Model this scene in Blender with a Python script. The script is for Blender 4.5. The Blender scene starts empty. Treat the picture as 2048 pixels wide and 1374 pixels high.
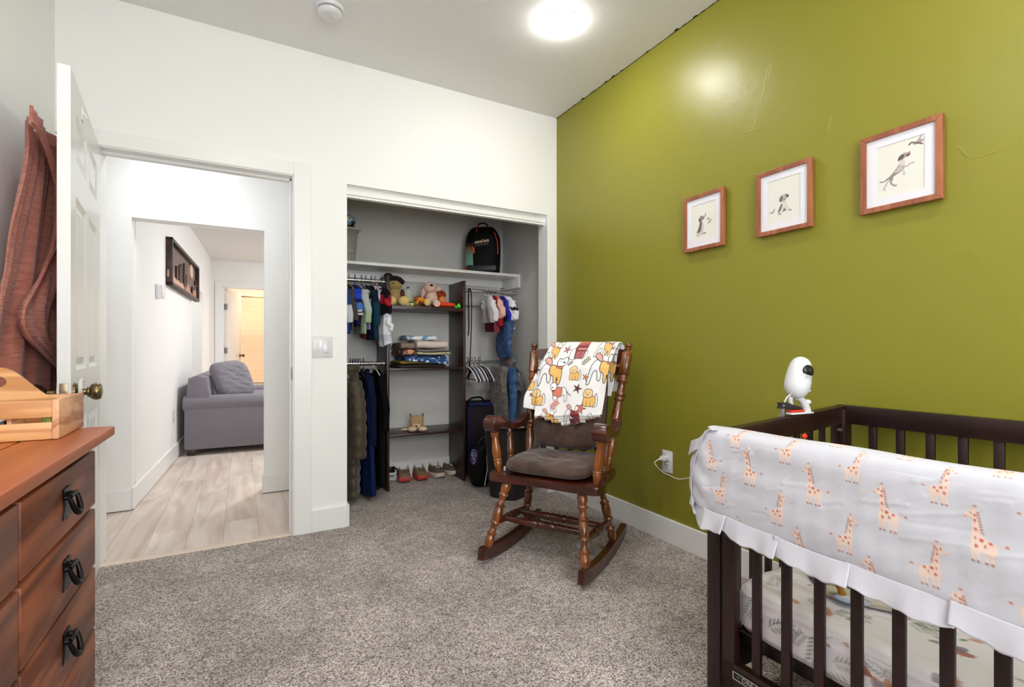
import bpy, bmesh, math, random
import numpy as np
from mathutils import Vector, Matrix, Euler
PI = math.pi
random.seed(7)
SC = bpy.context.scene
COL = SC.collection
# ---------------------------------------------------------------- camera facts (metres, room frame)
# corner of closet wall / green wall = origin, room at x<0, y<0; closet wall is y=0, green wall is x=0
CAM = Vector((-2.04, -3.03, 1.06))
CF = 982.0
CX, CY = 1024.0, 696.0
AX = (0.8767, -0.4810)   # camera right in room frame
AY = (0.4810, 0.8767)    # camera forward
def ray(px, py):
    u = (px-CX)/CF; v = -(py-CY)/CF
    return Vector((AX[0]*u+AY[0], AX[1]*u+AY[1], v))
def at(px, py, Y): return CAM + ray(px, py)*Y
def on_z(px, py, z):
    d = ray(px, py); return CAM + d*((z-CAM.z)/d.z)
def on_y(px, py, y):
    d = ray(px, py); return CAM + d*((y-CAM.y)/d.y)
def on_x(px, py, x):
    d = ray(px, py); return CAM + d*((x-CAM.x)/d.x)

# ---------------------------------------------------------------- colours / materials
def s2l(c): return c/12.92 if c <= 0.04045 else ((c+0.055)/1.055)**2.4
def hexc(h):
    if isinstance(h, (tuple, list)): return tuple(h[:3])
    h = h.lstrip('#'); h = h if len(h) == 6 else ''.join(c*2 for c in h); return tuple(s2l(int(h[i:i+2], 16)/255) for i in (0, 2, 4))
MATS = {}
def mat(name, color='#888888', rough=0.6, metal=0.0, bump=None, spec=0.5, coat=0.0, sheen=0.0,
        emis=None, estr=0.0, trans=0.0, var=None, attr=None, bdist=0.002, alpha=1.0):
    """simple principled material; bump=(scale,strength); var=(scale, colour2, lo, hi) noise mix; attr=colour attribute"""
    if name in MATS: return MATS[name]
    m = bpy.data.materials.new(name); m.use_nodes = True
    nt = m.node_tree; b = nt.nodes['Principled BSDF']
    b.inputs['Base Color'].default_value = (*hexc(color), 1)
    b.inputs['Roughness'].default_value = rough
    b.inputs['Metallic'].default_value = metal
    b.inputs['Specular IOR Level'].default_value = spec
    b.inputs['Coat Weight'].default_value = coat
    b.inputs['Sheen Weight'].default_value = sheen
    b.inputs['Transmission Weight'].default_value = trans
    b.inputs['Alpha'].default_value = alpha
    if emis:
        b.inputs['Emission Color'].default_value = (*hexc(emis), 1)
        b.inputs['Emission Strength'].default_value = estr
    tc = None
    def coord():
        nonlocal tc
        if tc is None: tc = nt.nodes.new('ShaderNodeTexCoord')
        return tc.outputs['Object']
    if attr:
        a = nt.nodes.new('ShaderNodeAttribute'); a.attribute_name = attr
        nt.links.new(a.outputs['Color'], b.inputs['Base Color'])
    if var:
        n = nt.nodes.new('ShaderNodeTexNoise'); n.inputs['Scale'].default_value = var[0]; n.inputs['Detail'].default_value = 5
        nt.links.new(coord(), n.inputs['Vector'])
        r = nt.nodes.new('ShaderNodeMapRange'); r.inputs['From Min'].default_value = var[2]; r.inputs['From Max'].default_value = var[3]
        nt.links.new(n.outputs['Fac'], r.inputs['Value'])
        x = nt.nodes.new('ShaderNodeMix'); x.data_type = 'RGBA'
        x.inputs['A'].default_value = (*hexc(color), 1); x.inputs['B'].default_value = (*hexc(var[1]), 1)
        nt.links.new(r.outputs['Result'], x.inputs['Factor'])
        nt.links.new(x.outputs['Result'], b.inputs['Base Color'])
    if bump:
        n = nt.nodes.new('ShaderNodeTexNoise'); n.inputs['Scale'].default_value = bump[0]; n.inputs['Detail'].default_value = 4
        nt.links.new(coord(), n.inputs['Vector'])
        bp = nt.nodes.new('ShaderNodeBump'); bp.inputs['Strength'].default_value = bump[1]; bp.inputs['Distance'].default_value = bdist
        nt.links.new(n.outputs['Fac'], bp.inputs['Height']); nt.links.new(bp.outputs['Normal'], b.inputs['Normal'])
    MATS[name] = m
    return m

def wood(name, dark, light, axis='y', scale=9.0, stretch=0.06, rough=0.35, coat=0.3, contrast=(0.35, 0.7), bump=0.15, rings=0.0):
    """procedural timber grain running along the given object axis"""
    if name in MATS: return MATS[name]
    m = bpy.data.materials.new(name); m.use_nodes = True
    nt = m.node_tree; b = nt.nodes['Principled BSDF']; L = nt.links.new
    tc = nt.nodes.new('ShaderNodeTexCoord'); mp = nt.nodes.new('ShaderNodeMapping')
    sc = [1.0, 1.0, 1.0]; sc['xyz'.index(axis)] = stretch
    mp.inputs['Scale'].default_value = sc
    L(tc.outputs['Object'], mp.inputs['Vector'])
    n1 = nt.nodes.new('ShaderNodeTexNoise'); n1.inputs['Scale'].default_value = scale; n1.inputs['Detail'].default_value = 3; n1.inputs['Distortion'].default_value = 0.6
    L(mp.outputs['Vector'], n1.inputs['Vector'])
    mul = nt.nodes.new('ShaderNodeMath'); mul.operation = 'MULTIPLY'; mul.inputs[1].default_value = 22.0
    L(n1.outputs['Fac'], mul.inputs[0])
    sn = nt.nodes.new('ShaderNodeMath'); sn.operation = 'SINE'; L(mul.outputs[0], sn.inputs[0])
    n2 = nt.nodes.new('ShaderNodeTexNoise'); n2.inputs['Scale'].default_value = scale*9; n2.inputs['Detail'].default_value = 4
    L(mp.outputs['Vector'], n2.inputs['Vector'])
    mr = nt.nodes.new('ShaderNodeMapRange'); mr.inputs['From Min'].default_value = -1.2; mr.inputs['From Max'].default_value = 1.2
    mr.inputs['To Min'].default_value = 0.0; mr.inputs['To Max'].default_value = 1.0
    L(sn.outputs[0], mr.inputs['Value'])
    mx = nt.nodes.new('ShaderNodeMix'); mx.data_type = 'FLOAT'; mx.inputs['Factor'].default_value = 0.55-rings
    L(mr.outputs['Result'], mx.inputs['A']); L(n2.outputs['Fac'], mx.inputs['B'])
    r2 = nt.nodes.new('ShaderNodeMapRange'); r2.inputs['From Min'].default_value = contrast[0]; r2.inputs['From Max'].default_value = contrast[1]
    L(mx.outputs['Result'], r2.inputs['Value'])
    c = nt.nodes.new('ShaderNodeMix'); c.data_type = 'RGBA'
    c.inputs['A'].default_value = (*hexc(dark), 1); c.inputs['B'].default_value = (*hexc(light), 1)
    L(r2.outputs['Result'], c.inputs['Factor']); L(c.outputs['Result'], b.inputs['Base Color'])
    b.inputs['Roughness'].default_value = rough; b.inputs['Coat Weight'].default_value = coat; b.inputs['Coat Roughness'].default_value = 0.2
    bp = nt.nodes.new('ShaderNodeBump'); bp.inputs['Strength'].default_value = bump; bp.inputs['Distance'].default_value = 0.001
    L(mx.outputs['Result'], bp.inputs['Height']); L(bp.outputs['Normal'], b.inputs['Normal'])
    MATS[name] = m
    return m

# ---------------------------------------------------------------- object helpers
PMAT = {}
def tag(o, label=None, cat=None, group=None, kind=None):
    if label: o['label'] = label
    if cat: o['category'] = cat
    if group: o['group'] = group
    if kind: o['kind'] = kind
    return o
def thing(name, label, cat, loc=(0, 0, 0), rotz=0.0, group=None, kind=None, rot=None):
    o = bpy.data.objects.new(name, None); COL.objects.link(o)
    o.empty_display_size = 0.05
    o.location = loc; o.rotation_euler = rot if rot else (0, 0, rotz)
    PMAT[o] = Matrix.Translation(Vector(loc)) @ Euler(rot if rot else (0, 0, rotz)).to_matrix().to_4x4()
    return tag(o, label, cat, group, kind)
def dup(root, loc=None, rotz=None, label=None, group=None, rot=None):
    r = root.copy(); COL.objects.link(r)
    if loc is not None: r.location = loc
    if rotz is not None: r.rotation_euler = (0, 0, rotz)
    if rot is not None: r.rotation_euler = rot
    if label: r['label'] = label
    if group: r['group'] = group
    for ch in list(root.children):
        c = ch.copy(); COL.objects.link(c); c.parent = r
        for g in list(ch.children):
            d = g.copy(); COL.objects.link(d); d.parent = c
    return r

class MB:
    """collects shapes; build() links them as one mesh object"""
    def __init__(s): s.bm = bmesh.new(); s.mi = 0; s.cols = None
    def _fin(s, vs, M=None):
        if M is not None: bmesh.ops.transform(s.bm, matrix=M, verts=vs)
        fs = set()
        for v in vs:
            for f in v.link_faces: fs.add(f)
        for f in fs: f.material_index = s.mi
        return vs
    def box(s, x0, y0, z0, x1, y1, z1, bev=0.0, M=None, seg=2):
        r = bmesh.ops.create_cube(s.bm, size=1.0); vs = r['verts']
        T = Matrix.Translation(((x0+x1)/2, (y0+y1)/2, (z0+z1)/2)) @ Matrix.Diagonal((abs(x1-x0), abs(y1-y0), abs(z1-z0), 1))
        bmesh.ops.transform(s.bm, matrix=T, verts=vs)
        if bev > 0:
            es = list({e for v in vs for e in v.link_edges})
            rr = bmesh.ops.bevel(s.bm, geom=es, offset=bev, segments=seg, profile=0.5, affect='EDGES', clamp_overlap=True)
            vs = list({v for v in rr['verts']} | {v for f in rr['faces'] for v in f.verts})
        return s._fin(vs, M)
    def frame2(s, p0, p1):
        d = (Vector(p1)-Vector(p0)); L = d.length; q = d.to_track_quat('Z', 'Y')
        return Matrix.Translation(p0) @ q.to_matrix().to_4x4(), L
    def lathe(s, p0, p1, prof, n=16, cap=True, M=None):
        """prof: list of (t 0..1, radius) along p0->p1"""
        T, L = s.frame2(p0, p1)
        if M is not None: T = M @ T
        rings = []
        for t, r in prof:
            rings.append([s.bm.verts.new(T @ Vector((r*math.cos(2*PI*k/n), r*math.sin(2*PI*k/n), t*L))) for k in range(n)])
        for a, b in zip(rings, rings[1:]):
            for k in range(n):
                f = s.bm.faces.new((a[k], a[(k+1) % n], b[(k+1) % n], b[k])); f.material_index = s.mi
        if cap:
            for rg, rev in ((rings[0], True), (rings[-1], False)):
                f = s.bm.faces.new(rg[::-1] if rev else rg); f.material_index = s.mi
        return [v for r in rings for v in r]
    def cyl(s, p0, p1, r0, r1=None, n=16, M=None):
        return s.lathe(p0, p1, [(0, r0), (1, r0 if r1 is None else r1)], n, M=M)
    def tube(s, pts, r, n=8, closed=False, cap=True, M=None, flat=1.0):
        """tube through points; r number or list; flat squashes one axis"""
        P = [Vector(p) for p in pts]
        if M is not None: P = [M @ p for p in P]
        N = len(P); rr = r if isinstance(r, (list, tuple)) else [r]*N
        rings = []; prevn = None
        for i in range(N):
            if closed: d = P[(i+1) % N]-P[i-1]
            elif i == 0: d = P[1]-P[0]
            elif i == N-1: d = P[-1]-P[-2]
            else: d = P[i+1]-P[i-1]
            if d.length < 1e-9: d = Vector((0, 0, 1))
            d.normalize()
            if prevn is None:
                a = Vector((0, 0, 1)) if abs(d.z) < 0.9 else Vector((1, 0, 0))
                nn = d.cross(a).normalized()
            else:
                nn = (prevn - d*prevn.dot(d))
                nn = nn.normalized() if nn.length > 1e-6 else d.orthogonal().normalized()
            prevn = nn; bb = d.cross(nn)
            rings.append([s.bm.verts.new(P[i] + nn*(rr[i]*math.cos(2*PI*k/n)) + bb*(rr[i]*flat*math.sin(2*PI*k/n))) for k in range(n)])
        pairs = list(zip(rings, rings[1:]))
        if closed: pairs.append((rings[-1], rings[0]))
        for a, b in pairs:
            for k in range(n):
                f = s.bm.faces.new((a[k], a[(k+1) % n], b[(k+1) % n], b[k])); f.material_index = s.mi
        if cap and not closed:
            for rg in (rings[0][::-1], rings[-1]):
                f = s.bm.faces.new(rg); f.material_index = s.mi
        return [v for r in rings for v in r]
    def ell(s, c, r, M=None, nu=20, nv=12, e=1.0):
        """ellipsoid; e<1 makes it boxier"""
        def pw(v): return math.copysign(abs(v)**e, v)
        T = Matrix.Translation(c)
        if M is not None: T = T @ M
        rows = []
        for j in range(1, nv):
            ph = PI*j/nv
            rows.append([s.bm.verts.new(T @ Vector((r[0]*pw(math.sin(ph))*pw(math.cos(2*PI*k/nu)), r[1]*pw(math.sin(ph))*pw(math.sin(2*PI*k/nu)), r[2]*pw(math.cos(ph))))) for k in range(nu)])
        top = s.bm.verts.new(T @ Vector((0, 0, r[2]))); bot = s.bm.verts.new(T @ Vector((0, 0, -r[2])))
        fs = []
        for a, b in zip(rows, rows[1:]):
            for k in range(nu): fs.append(s.bm.faces.new((b[k], b[(k+1) % nu], a[(k+1) % nu], a[k])))
        for k in range(nu):
            fs.append(s.bm.faces.new((rows[0][k], rows[0][(k+1) % nu], top)))
            fs.append(s.bm.faces.new((rows[-1][(k+1) % nu], rows[-1][k], bot)))
        for f in fs: f.material_index = s.mi
        return [v for r_ in rows for v in r_]+[top, bot]
    def prism(s, poly, h0, h1, M=None, bev=0.0):
        """2-D polygon (x,y) extruded in local z from h0 to h1, then M"""
        a = [s.bm.verts.new((p[0], p[1], h0)) for p in poly]; b = [s.bm.verts.new((p[0], p[1], h1)) for p in poly]
        n = len(poly); fs = [s.bm.faces.new(a[::-1]), s.bm.faces.new(b)]
        for k in range(n): fs.append(s.bm.faces.new((a[k], a[(k+1) % n], b[(k+1) % n], b[k])))
        vs = a+b
        if bev > 0:
            es = list(fs[0].edges)+list(fs[1].edges)
            rr = bmesh.ops.bevel(s.bm, geom=es, offset=bev, segments=2, profile=0.5, affect='EDGES', clamp_overlap=True)
            vs = list(set(v for v in vs if v.is_valid) | set(rr['verts']))
        return s._fin(vs, M)
    def grid(s, fn, nu, nv, wrapu=False, M=None, flip=False):
        """fn(u,v)->point, u,v in 0..1; returns rows of verts"""
        rows = []
        for j in range(nv+1):
            row = []
            for i in range(nu if wrapu else nu+1):
                p = Vector(fn(i/nu, j/nv))
                row.append(s.bm.verts.new(M @ p if M is not None else p))
            rows.append(row)
        m = nu if wrapu else nu
        for j in range(nv):
            for i in range(m):
                i2 = (i+1) % nu if wrapu else i+1
                q = (rows[j][i], rows[j][i2], rows[j+1][i2], rows[j+1][i])
                f = s.bm.faces.new(q[::-1] if flip else q); f.material_index = s.mi
        return rows
    def cap(s, row, flip=False):
        f = s.bm.faces.new(row[::-1] if flip else row); f.material_index = s.mi
    def build(s, name, material, parent=None, smooth=True, world=False, loc=None, rotz=0.0, sub=0, solid=0.0,
              angle=40, label=None, kind=None, colfn=None, recalc=True, soff=-1.0):
        me = bpy.data.meshes.new(name)
        if recalc: bmesh.ops.recalc_face_normals(s.bm, faces=s.bm.faces[:])
        if world:
            M = PMAT[parent] if parent is not None else Matrix.Translation(Vector(loc or (0, 0, 0))) @ Matrix.Rotation(rotz, 4, 'Z')
            Mi = M.inverted()
            bmesh.ops.transform(s.bm, matrix=Mi, verts=s.bm.verts[:])
        s.bm.to_mesh(me); s.bm.free()
        for m in (material if isinstance(material, (list, tuple)) else [material]): me.materials.append(m)
        if smooth:
            me.polygons.foreach_set('use_smooth', [True]*len(me.polygons))
            try: me.set_sharp_from_angle(angle=math.radians(angle))
            except Exception: pass
        o = bpy.data.objects.new(name, me); COL.objects.link(o)
        if parent is not None:
            o.parent = parent; PMAT[o] = PMAT.get(parent, Matrix())
        else:
            if loc is not None: o.location = loc
            o.rotation_euler = (0, 0, rotz)
            PMAT[o] = Matrix.Translation(Vector(loc or (0, 0, 0))) @ Matrix.Rotation(rotz, 4, 'Z')
        if solid:
            md = o.modifiers.new('Solidify', 'SOLIDIFY'); md.thickness = solid; md.offset = soff
        if sub:
            md = o.modifiers.new('Subdivision', 'SUBSURF'); md.levels = sub; md.render_levels = sub
        if label: o['label'] = label
        if kind: o['kind'] = kind
        if colfn is not None:
            n = len(me.vertices); co = np.empty(n*3); me.vertices.foreach_get('co', co); co = co.reshape(-1, 3)
            c = colfn(co); c = np.concatenate([c, np.ones((n, 1))], 1)
            at_ = me.color_attributes.new('Col', 'FLOAT_COLOR', 'POINT')
            at_.data.foreach_set('color', c.astype(np.float32).ravel())
        return o

def struct(name, mb, material, **k):
    return mb.build(name, material, kind='structure', smooth=False, **k)

# ---------------------------------------------------------------- little 2-D painter working on point arrays
def sst(d, w): return np.clip(0.5-d/w, 0, 1)
class Paint:
    """paints flat shapes on Nx2 points; every shape is given in its own 2-D units with an affine placement"""
    def __init__(s, pts, base, soft=0.001):
        s.p = pts; s.c = np.tile(np.array(hexc(base), float), (len(pts), 1)); s.soft = soft; s.off = np.zeros(2); s.sc = np.ones(2)
    def place(s, ox, oy, sx=1.0, sy=None): s.off = np.array([ox, oy]); s.sc = np.array([sx, sx if sy is None else sy])
    def _sel(s, lo, hi):
        a = lo*s.sc+s.off; b = hi*s.sc+s.off
        mn = np.minimum(a, b)-3*s.soft; mx = np.maximum(a, b)+3*s.soft
        idx = np.nonzero(((s.p >= mn) & (s.p <= mx)).all(1))[0]
        return idx, (s.p[idx]-s.off)/s.sc
    def _mix(s, idx, a, col, op=1.0):
        a = (a*op)[:, None]; s.c[idx] = s.c[idx]*(1-a)+np.array(hexc(col))*a
    def ell(s, cx, cy, rx, ry, col, rot=0.0, op=1.0):
        R = max(rx, ry); c = np.array([cx, cy])
        idx, q = s._sel(c-R, c+R)
        if not len(idx): return
        q = q-c; ca, sa = math.cos(rot), math.sin(rot)
        x = (q[:, 0]*ca+q[:, 1]*sa)/rx; y = (-q[:, 0]*sa+q[:, 1]*ca)/ry
        d = (np.sqrt(x*x+y*y)-1)*min(rx, ry)*abs(s.sc[0])
        s._mix(idx, sst(d, s.soft), col, op)
    def line(s, pts, w, col, op=1.0):
        P = np.array(pts, float); ww = w if isinstance(w, (list, tuple)) else [w]*len(P)
        M = max(ww)
        idx, q = s._sel(P.min(0)-M, P.max(0)+M)
        if not len(idx): return
        best = np.full(len(idx), 1e9)
        for i in range(len(P)-1):
            a, b = P[i], P[i+1]; ab = b-a; t = np.clip(((q-a)@ab)/max(ab@ab, 1e-12), 0, 1)
            d = np.linalg.norm(q-(a+t[:, None]*ab), axis=1)-(ww[i]*(1-t)+ww[i+1]*t)/2
            best = np.minimum(best, d)
        s._mix(idx, sst(best*abs(s.sc[0]), s.soft), col, op)
    def poly(s, pts, col, op=1.0, outline=None, ow=0.02):
        P = np.array(pts, float)
        idx, q = s._sel(P.min(0), P.max(0))
        if len(idx):
            ins = np.zeros(len(idx), bool); best = np.full(len(idx), 1e9); n = len(P)
            for i in range(n):
                a, b = P[i], P[(i+1) % n]
                ab = b-a; t = np.clip(((q-a)@ab)/max(ab@ab, 1e-12), 0, 1)
                best = np.minimum(best, np.linalg.norm(q-(a+t[:, None]*ab), axis=1))
                c = ((a[1] > q[:, 1]) != (b[1] > q[:, 1]))
                with np.errstate(divide='ignore', invalid='ignore'):
                    xx = (b[0]-a[0])*(q[:, 1]-a[1])/(b[1]-a[1])+a[0]
                ins ^= c & (q[:, 0] < xx)
            d = np.where(ins, -best, best)*abs(s.sc[0])
            if col: s._mix(idx, sst(d, s.soft), col, op)
        if outline: s.line(list(pts)+[pts[0]], ow, outline)
def smooth_poly(pts, n=4):
    """closed Catmull-Rom through points"""
    out = []; N = len(pts)
    for i in range(N):
        p0, p1, p2, p3 = [np.array(pts[(i+k) % N], float) for k in (-1, 0, 1, 2)]
        for j in range(n):
            t = j/n
            out.append(tuple(0.5*((2*p1)+(-p0+p2)*t+(2*p0-5*p1+4*p2-p3)*t*t+(-p0+3*p1-3*p2+p3)*t**3)))
    return out
def smooth_path(pts, n=6):
    out = []; N = len(pts)
    for i in range(N-1):
        p0 = np.array(pts[max(i-1, 0)], float); p1 = np.array(pts[i], float); p2 = np.array(pts[i+1], float); p3 = np.array(pts[min(i+2, N-1)], float)
        for j in range(n):
            t = j/n
            out.append(tuple(0.5*((2*p1)+(-p0+p2)*t+(2*p0-5*p1+4*p2-p3)*t*t+(-p0+3*p1-3*p2+p3)*t**3)))
    out.append(tuple(pts[-1])); return out
def nz(x, y=0.0, z=0.0):
    """cheap smooth pseudo noise"""
    return (math.sin(x*1.7+y*2.3+1.3)+math.sin(x*3.1-y*1.9+z*2.7+4.1)+math.sin(y*4.3+z*3.3+x*0.7+2.2))/3
# ================================================================ SETTING
def wallmat(name, color, rough=0.6, bs=90, st=0.12):
    return mat(name, color, rough=rough, bump=(bs, st), bdist=0.0015)
M_white = wallmat('white_wall_paint', '#F1F1F0', 0.55)
M_ceil = mat('white_ceiling_texture', '#E8E8E6', rough=0.8, bump=(38, 0.35), bdist=0.002)
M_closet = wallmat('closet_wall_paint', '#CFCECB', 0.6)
M_trim = mat('white_trim_paint', '#EEEEED', rough=0.35, spec=0.5)
M_door = mat('white_door_paint', '#E6E8E8', rough=0.3, bump=(160, 0.15), bdist=0.001)
CEIL = 2.76
# green wall: satin paint over hand-trowelled texture
def green_mat():
    m = bpy.data.materials.new('olive_green_wall_paint'); m.use_nodes = True
    nt = m.node_tree; b = nt.nodes['Principled BSDF']; L = nt.links.new
    b.inputs['Base Color'].default_value = (*hexc('#89852A'), 1)
    b.inputs['Roughness'].default_value = 0.36; b.inputs['Specular IOR Level'].default_value = 0.45
    tc = nt.nodes.new('ShaderNodeTexCoord')
    n = nt.nodes.new('ShaderNodeTexNoise'); n.inputs['Scale'].default_value = 7; n.inputs['Detail'].default_value = 6; n.inputs['Roughness'].default_value = 0.55
    v = nt.nodes.new('ShaderNodeTexVoronoi'); v.feature = 'DISTANCE_TO_EDGE'; v.inputs['Scale'].default_value = 2.6
    mp = nt.nodes.new('ShaderNodeMapping'); mp.inputs['Rotation'].default_value = (0.5, 0, 0)
    n2 = nt.nodes.new('ShaderNodeTexNoise'); n2.inputs['Scale'].default_value = 3.0
    L(tc.outputs['Object'], n.inputs['Vector']); L(tc.outputs['Object'], mp.inputs['Vector'])
    L(tc.outputs['Object'], n2.inputs['Vector'])
    vm = nt.nodes.new('ShaderNodeVectorMath'); vm.operation = 'MULTIPLY_ADD'
    vm.inputs[1].default_value = (0.5, 0.5, 0.5); L(n2.outputs['Color'], vm.inputs[0]); L(mp.outputs['Vector'], vm.inputs[2])
    L(vm.outputs['Vector'], v.inputs['Vector'])
    r = nt.nodes.new('ShaderNodeMapRange'); r.inputs['From Max'].default_value = 0.012; r.inputs['To Min'].default_value = 1.0; r.inputs['To Max'].default_value = 0.0
    L(v.outputs['Distance'], r.inputs['Value'])
    g = nt.nodes.new('ShaderNodeMapRange'); g.inputs['From Min'].default_value = 0.56; g.inputs['From Max'].default_value = 0.66
    n3 = nt.nodes.new('ShaderNodeTexNoise'); n3.inputs['Scale'].default_value = 4.5; L(tc.outputs['Object'], n3.inputs['Vector'])
    L(n3.outputs['Fac'], g.inputs['Value'])
    mm = nt.nodes.new('ShaderNodeMath'); mm.operation = 'MULTIPLY'; L(r.outputs['Result'], mm.inputs[0]); L(g.outputs['Result'], mm.inputs[1])
    ad = nt.nodes.new('ShaderNodeMath'); ad.operation = 'MULTIPLY_ADD'; ad.inputs[1].default_value = 0.35
    L(mm.outputs[0], ad.inputs[0]); L(n.outputs['Fac'], ad.inputs[2])
    bp = nt.nodes.new('ShaderNodeBump'); bp.inputs['Strength'].default_value = 0.35; bp.inputs['Distance'].default_value = 0.006
    L(ad.outputs[0], bp.inputs['Height']); L(bp.outputs['Normal'], b.inputs['Normal'])
    return m
M_green = green_mat()
def carpet_mat():
    m = bpy.data.materials.new('grey_brown_cut_pile_carpet'); m.use_nodes = True
    nt = m.node_tree; b = nt.nodes['Principled BSDF']; L = nt.links.new
    b.inputs['Roughness'].default_value = 1.0; b.inputs['Specular IOR Level'].default_value = 0.05; b.inputs['Sheen Weight'].default_value = 0.25
    tc = nt.nodes.new('ShaderNodeTexCoord')
    v = nt.nodes.new('ShaderNodeTexVoronoi'); v.inputs['Scale'].default_value = 215; v.feature = 'F1'
    n = nt.nodes.new('ShaderNodeTexNoise'); n.inputs['Scale'].default_value = 190; n.inputs['Detail'].default_value = 3; n.inputs['Roughness'].default_value = 0.7
    big = nt.nodes.new('ShaderNodeTexNoise'); big.inputs['Scale'].default_value = 3.2; big.inputs['Detail'].default_value = 4
    mid = nt.nodes.new('ShaderNodeTexNoise'); mid.inputs['Scale'].default_value = 16; mid.inputs['Detail'].default_value = 5; mid.inputs['Distortion'].default_value = 1.5
    for x in (v, n, big, mid): L(tc.outputs['Object'], x.inputs['Vector'])
    sp = nt.nodes.new('ShaderNodeSeparateColor'); L(v.outputs['Color'], sp.inputs['Color'])
    a = nt.nodes.new('ShaderNodeMath'); a.operation = 'MULTIPLY_ADD'; a.inputs[1].default_value = 0.5
    L(sp.outputs[0], a.inputs[0]); L(n.outputs['Fac'], a.inputs[2])
    rp = nt.nodes.new('ShaderNodeValToRGB'); e = rp.color_ramp.elements
    e[0].position = 0.48; e[0].color = (*hexc('#594E49'), 1)
    e[1].position = 1.08; e[1].color = (*hexc('#FBEFEA'), 1)
    k = rp.color_ramp.elements.new(0.67); k.color = (*hexc('#B6A49E'), 1)
    k = rp.color_ramp.elements.new(0.86); k.color = (*hexc('#E6DAD5'), 1)
    L(a.outputs[0], rp.inputs['Fac'])
    # pile laid in different directions: large soft patches
    r1 = nt.nodes.new('ShaderNodeMapRange'); r1.inputs['From Min'].default_value = 0.35; r1.inputs['From Max'].default_value = 0.65
    r1.inputs['To Min'].default_value = 0.80; r1.inputs['To Max'].default_value = 1.12
    L(big.outputs['Fac'], r1.inputs['Value'])
    r2 = nt.nodes.new('ShaderNodeMapRange'); r2.inputs['From Min'].default_value = 0.35; r2.inputs['From Max'].default_value = 0.62
    r2.inputs['To Min'].default_value = 0.80; r2.inputs['To Max'].default_value = 1.06
    L(mid.outputs['Fac'], r2.inputs['Value'])
    mu = nt.nodes.new('ShaderNodeMath'); mu.operation = 'MULTIPLY'; L(r1.outputs['Result'], mu.inputs[0]); L(r2.outputs['Result'], mu.inputs[1])
    vm = nt.nodes.new('ShaderNodeVectorMath'); vm.operation = 'SCALE'; L(rp.outputs['Color'], vm.inputs[0]); L(mu.outputs[0], vm.inputs['Scale'])
    L(vm.outputs['Vector'], b.inputs['Base Color'])
    hh = nt.nodes.new('ShaderNodeMath'); hh.operation = 'MULTIPLY_ADD'; hh.inputs[1].default_value = 0.8
    L(mid.outputs['Fac'], hh.inputs[0]); L(a.outputs[0], hh.inputs[2])
    bp = nt.nodes.new('ShaderNodeBump'); bp.inputs['Strength'].default_value = 1.0; bp.inputs['Distance'].default_value = 0.010
    L(hh.outputs[0], bp.inputs['Height']); L(bp.outputs['Normal'], b.inputs['Normal'])
    return m
M_carpet = carpet_mat()
def plank_mat():
    m = bpy.data.materials.new('pale_oak_plank_floor'); m.use_nodes = True
    nt = m.node_tree; b = nt.nodes['Principled BSDF']; L = nt.links.new
    b.inputs['Roughness'].default_value = 0.42; b.inputs['Specular IOR Level'].default_value = 0.4
    tc = nt.nodes.new('ShaderNodeTexCoord'); mp = nt.nodes.new('ShaderNodeMapping')
    mp.inputs['Rotation'].default_value = (0, 0, PI/2); L(tc.outputs['Object'], mp.inputs['Vector'])
    br = nt.nodes.new('ShaderNodeTexBrick'); br.inputs['Scale'].default_value = 1.0
    br.inputs['Brick Width'].default_value = 1.22; br.inputs['Row Height'].default_value = 0.178; br.inputs['Mortar Size'].default_value = 0.0016
    br.inputs['Color1'].default_value = (0.25, 0.25, 0.25, 1); br.inputs['Color2'].default_value = (0.75, 0.75, 0.75, 1); br.inputs['Mortar'].default_value = (0, 0, 0, 1)
    br.offset = 0.37; L(mp.outputs['Vector'], br.inputs['Vector'])
    st = nt.nodes.new('ShaderNodeMapping'); st.inputs['Scale'].default_value = (0.12, 1, 1); L(mp.outputs['Vector'], st.inputs['Vector'])
    sp = nt.nodes.new('ShaderNodeSeparateColor'); L(br.outputs['Color'], sp.inputs['Color'])
    n = nt.nodes.new('ShaderNodeTexNoise'); n.noise_dimensions = '4D'; n.inputs['Scale'].default_value = 9; n.inputs['Detail'].default_value = 6; n.inputs['Distortion'].default_value = 1.2
    L(st.outputs['Vector'], n.inputs['Vector']); w = nt.nodes.new('ShaderNodeMath'); w.operation = 'MULTIPLY'; w.inputs[1].default_value = 12
    L(sp.outputs[0], w.inputs[0]); L(w.outputs[0], n.inputs['W'])
    rp = nt.nodes.new('ShaderNodeValToRGB'); e = rp.color_ramp.elements
    e[0].position = 0.3; e[0].color = (*hexc('#BBA696'), 1); e[1].position = 0.62; e[1].color = (*hexc('#DDD0C5'), 1)
    L(n.outputs['Fac'], rp.inputs['Fac'])
    mx = nt.nodes.new('ShaderNodeMix'); mx.data_type = 'RGBA'; mx.inputs['B'].default_value = (*hexc('#9A8474'), 1)
    L(rp.outputs['Color'], mx.inputs['A']); mf = nt.nodes.new('ShaderNodeMath'); mf.operation = 'MULTIPLY'; mf.inputs[1].default_value = 0.7
    L(br.outputs['Fac'], mf.inputs[0]); L(mf.outputs[0], mx.inputs['Factor'])
    L(mx.outputs['Result'], b.inputs['Base Color'])
    return m
M_plank = plank_mat()

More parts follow.
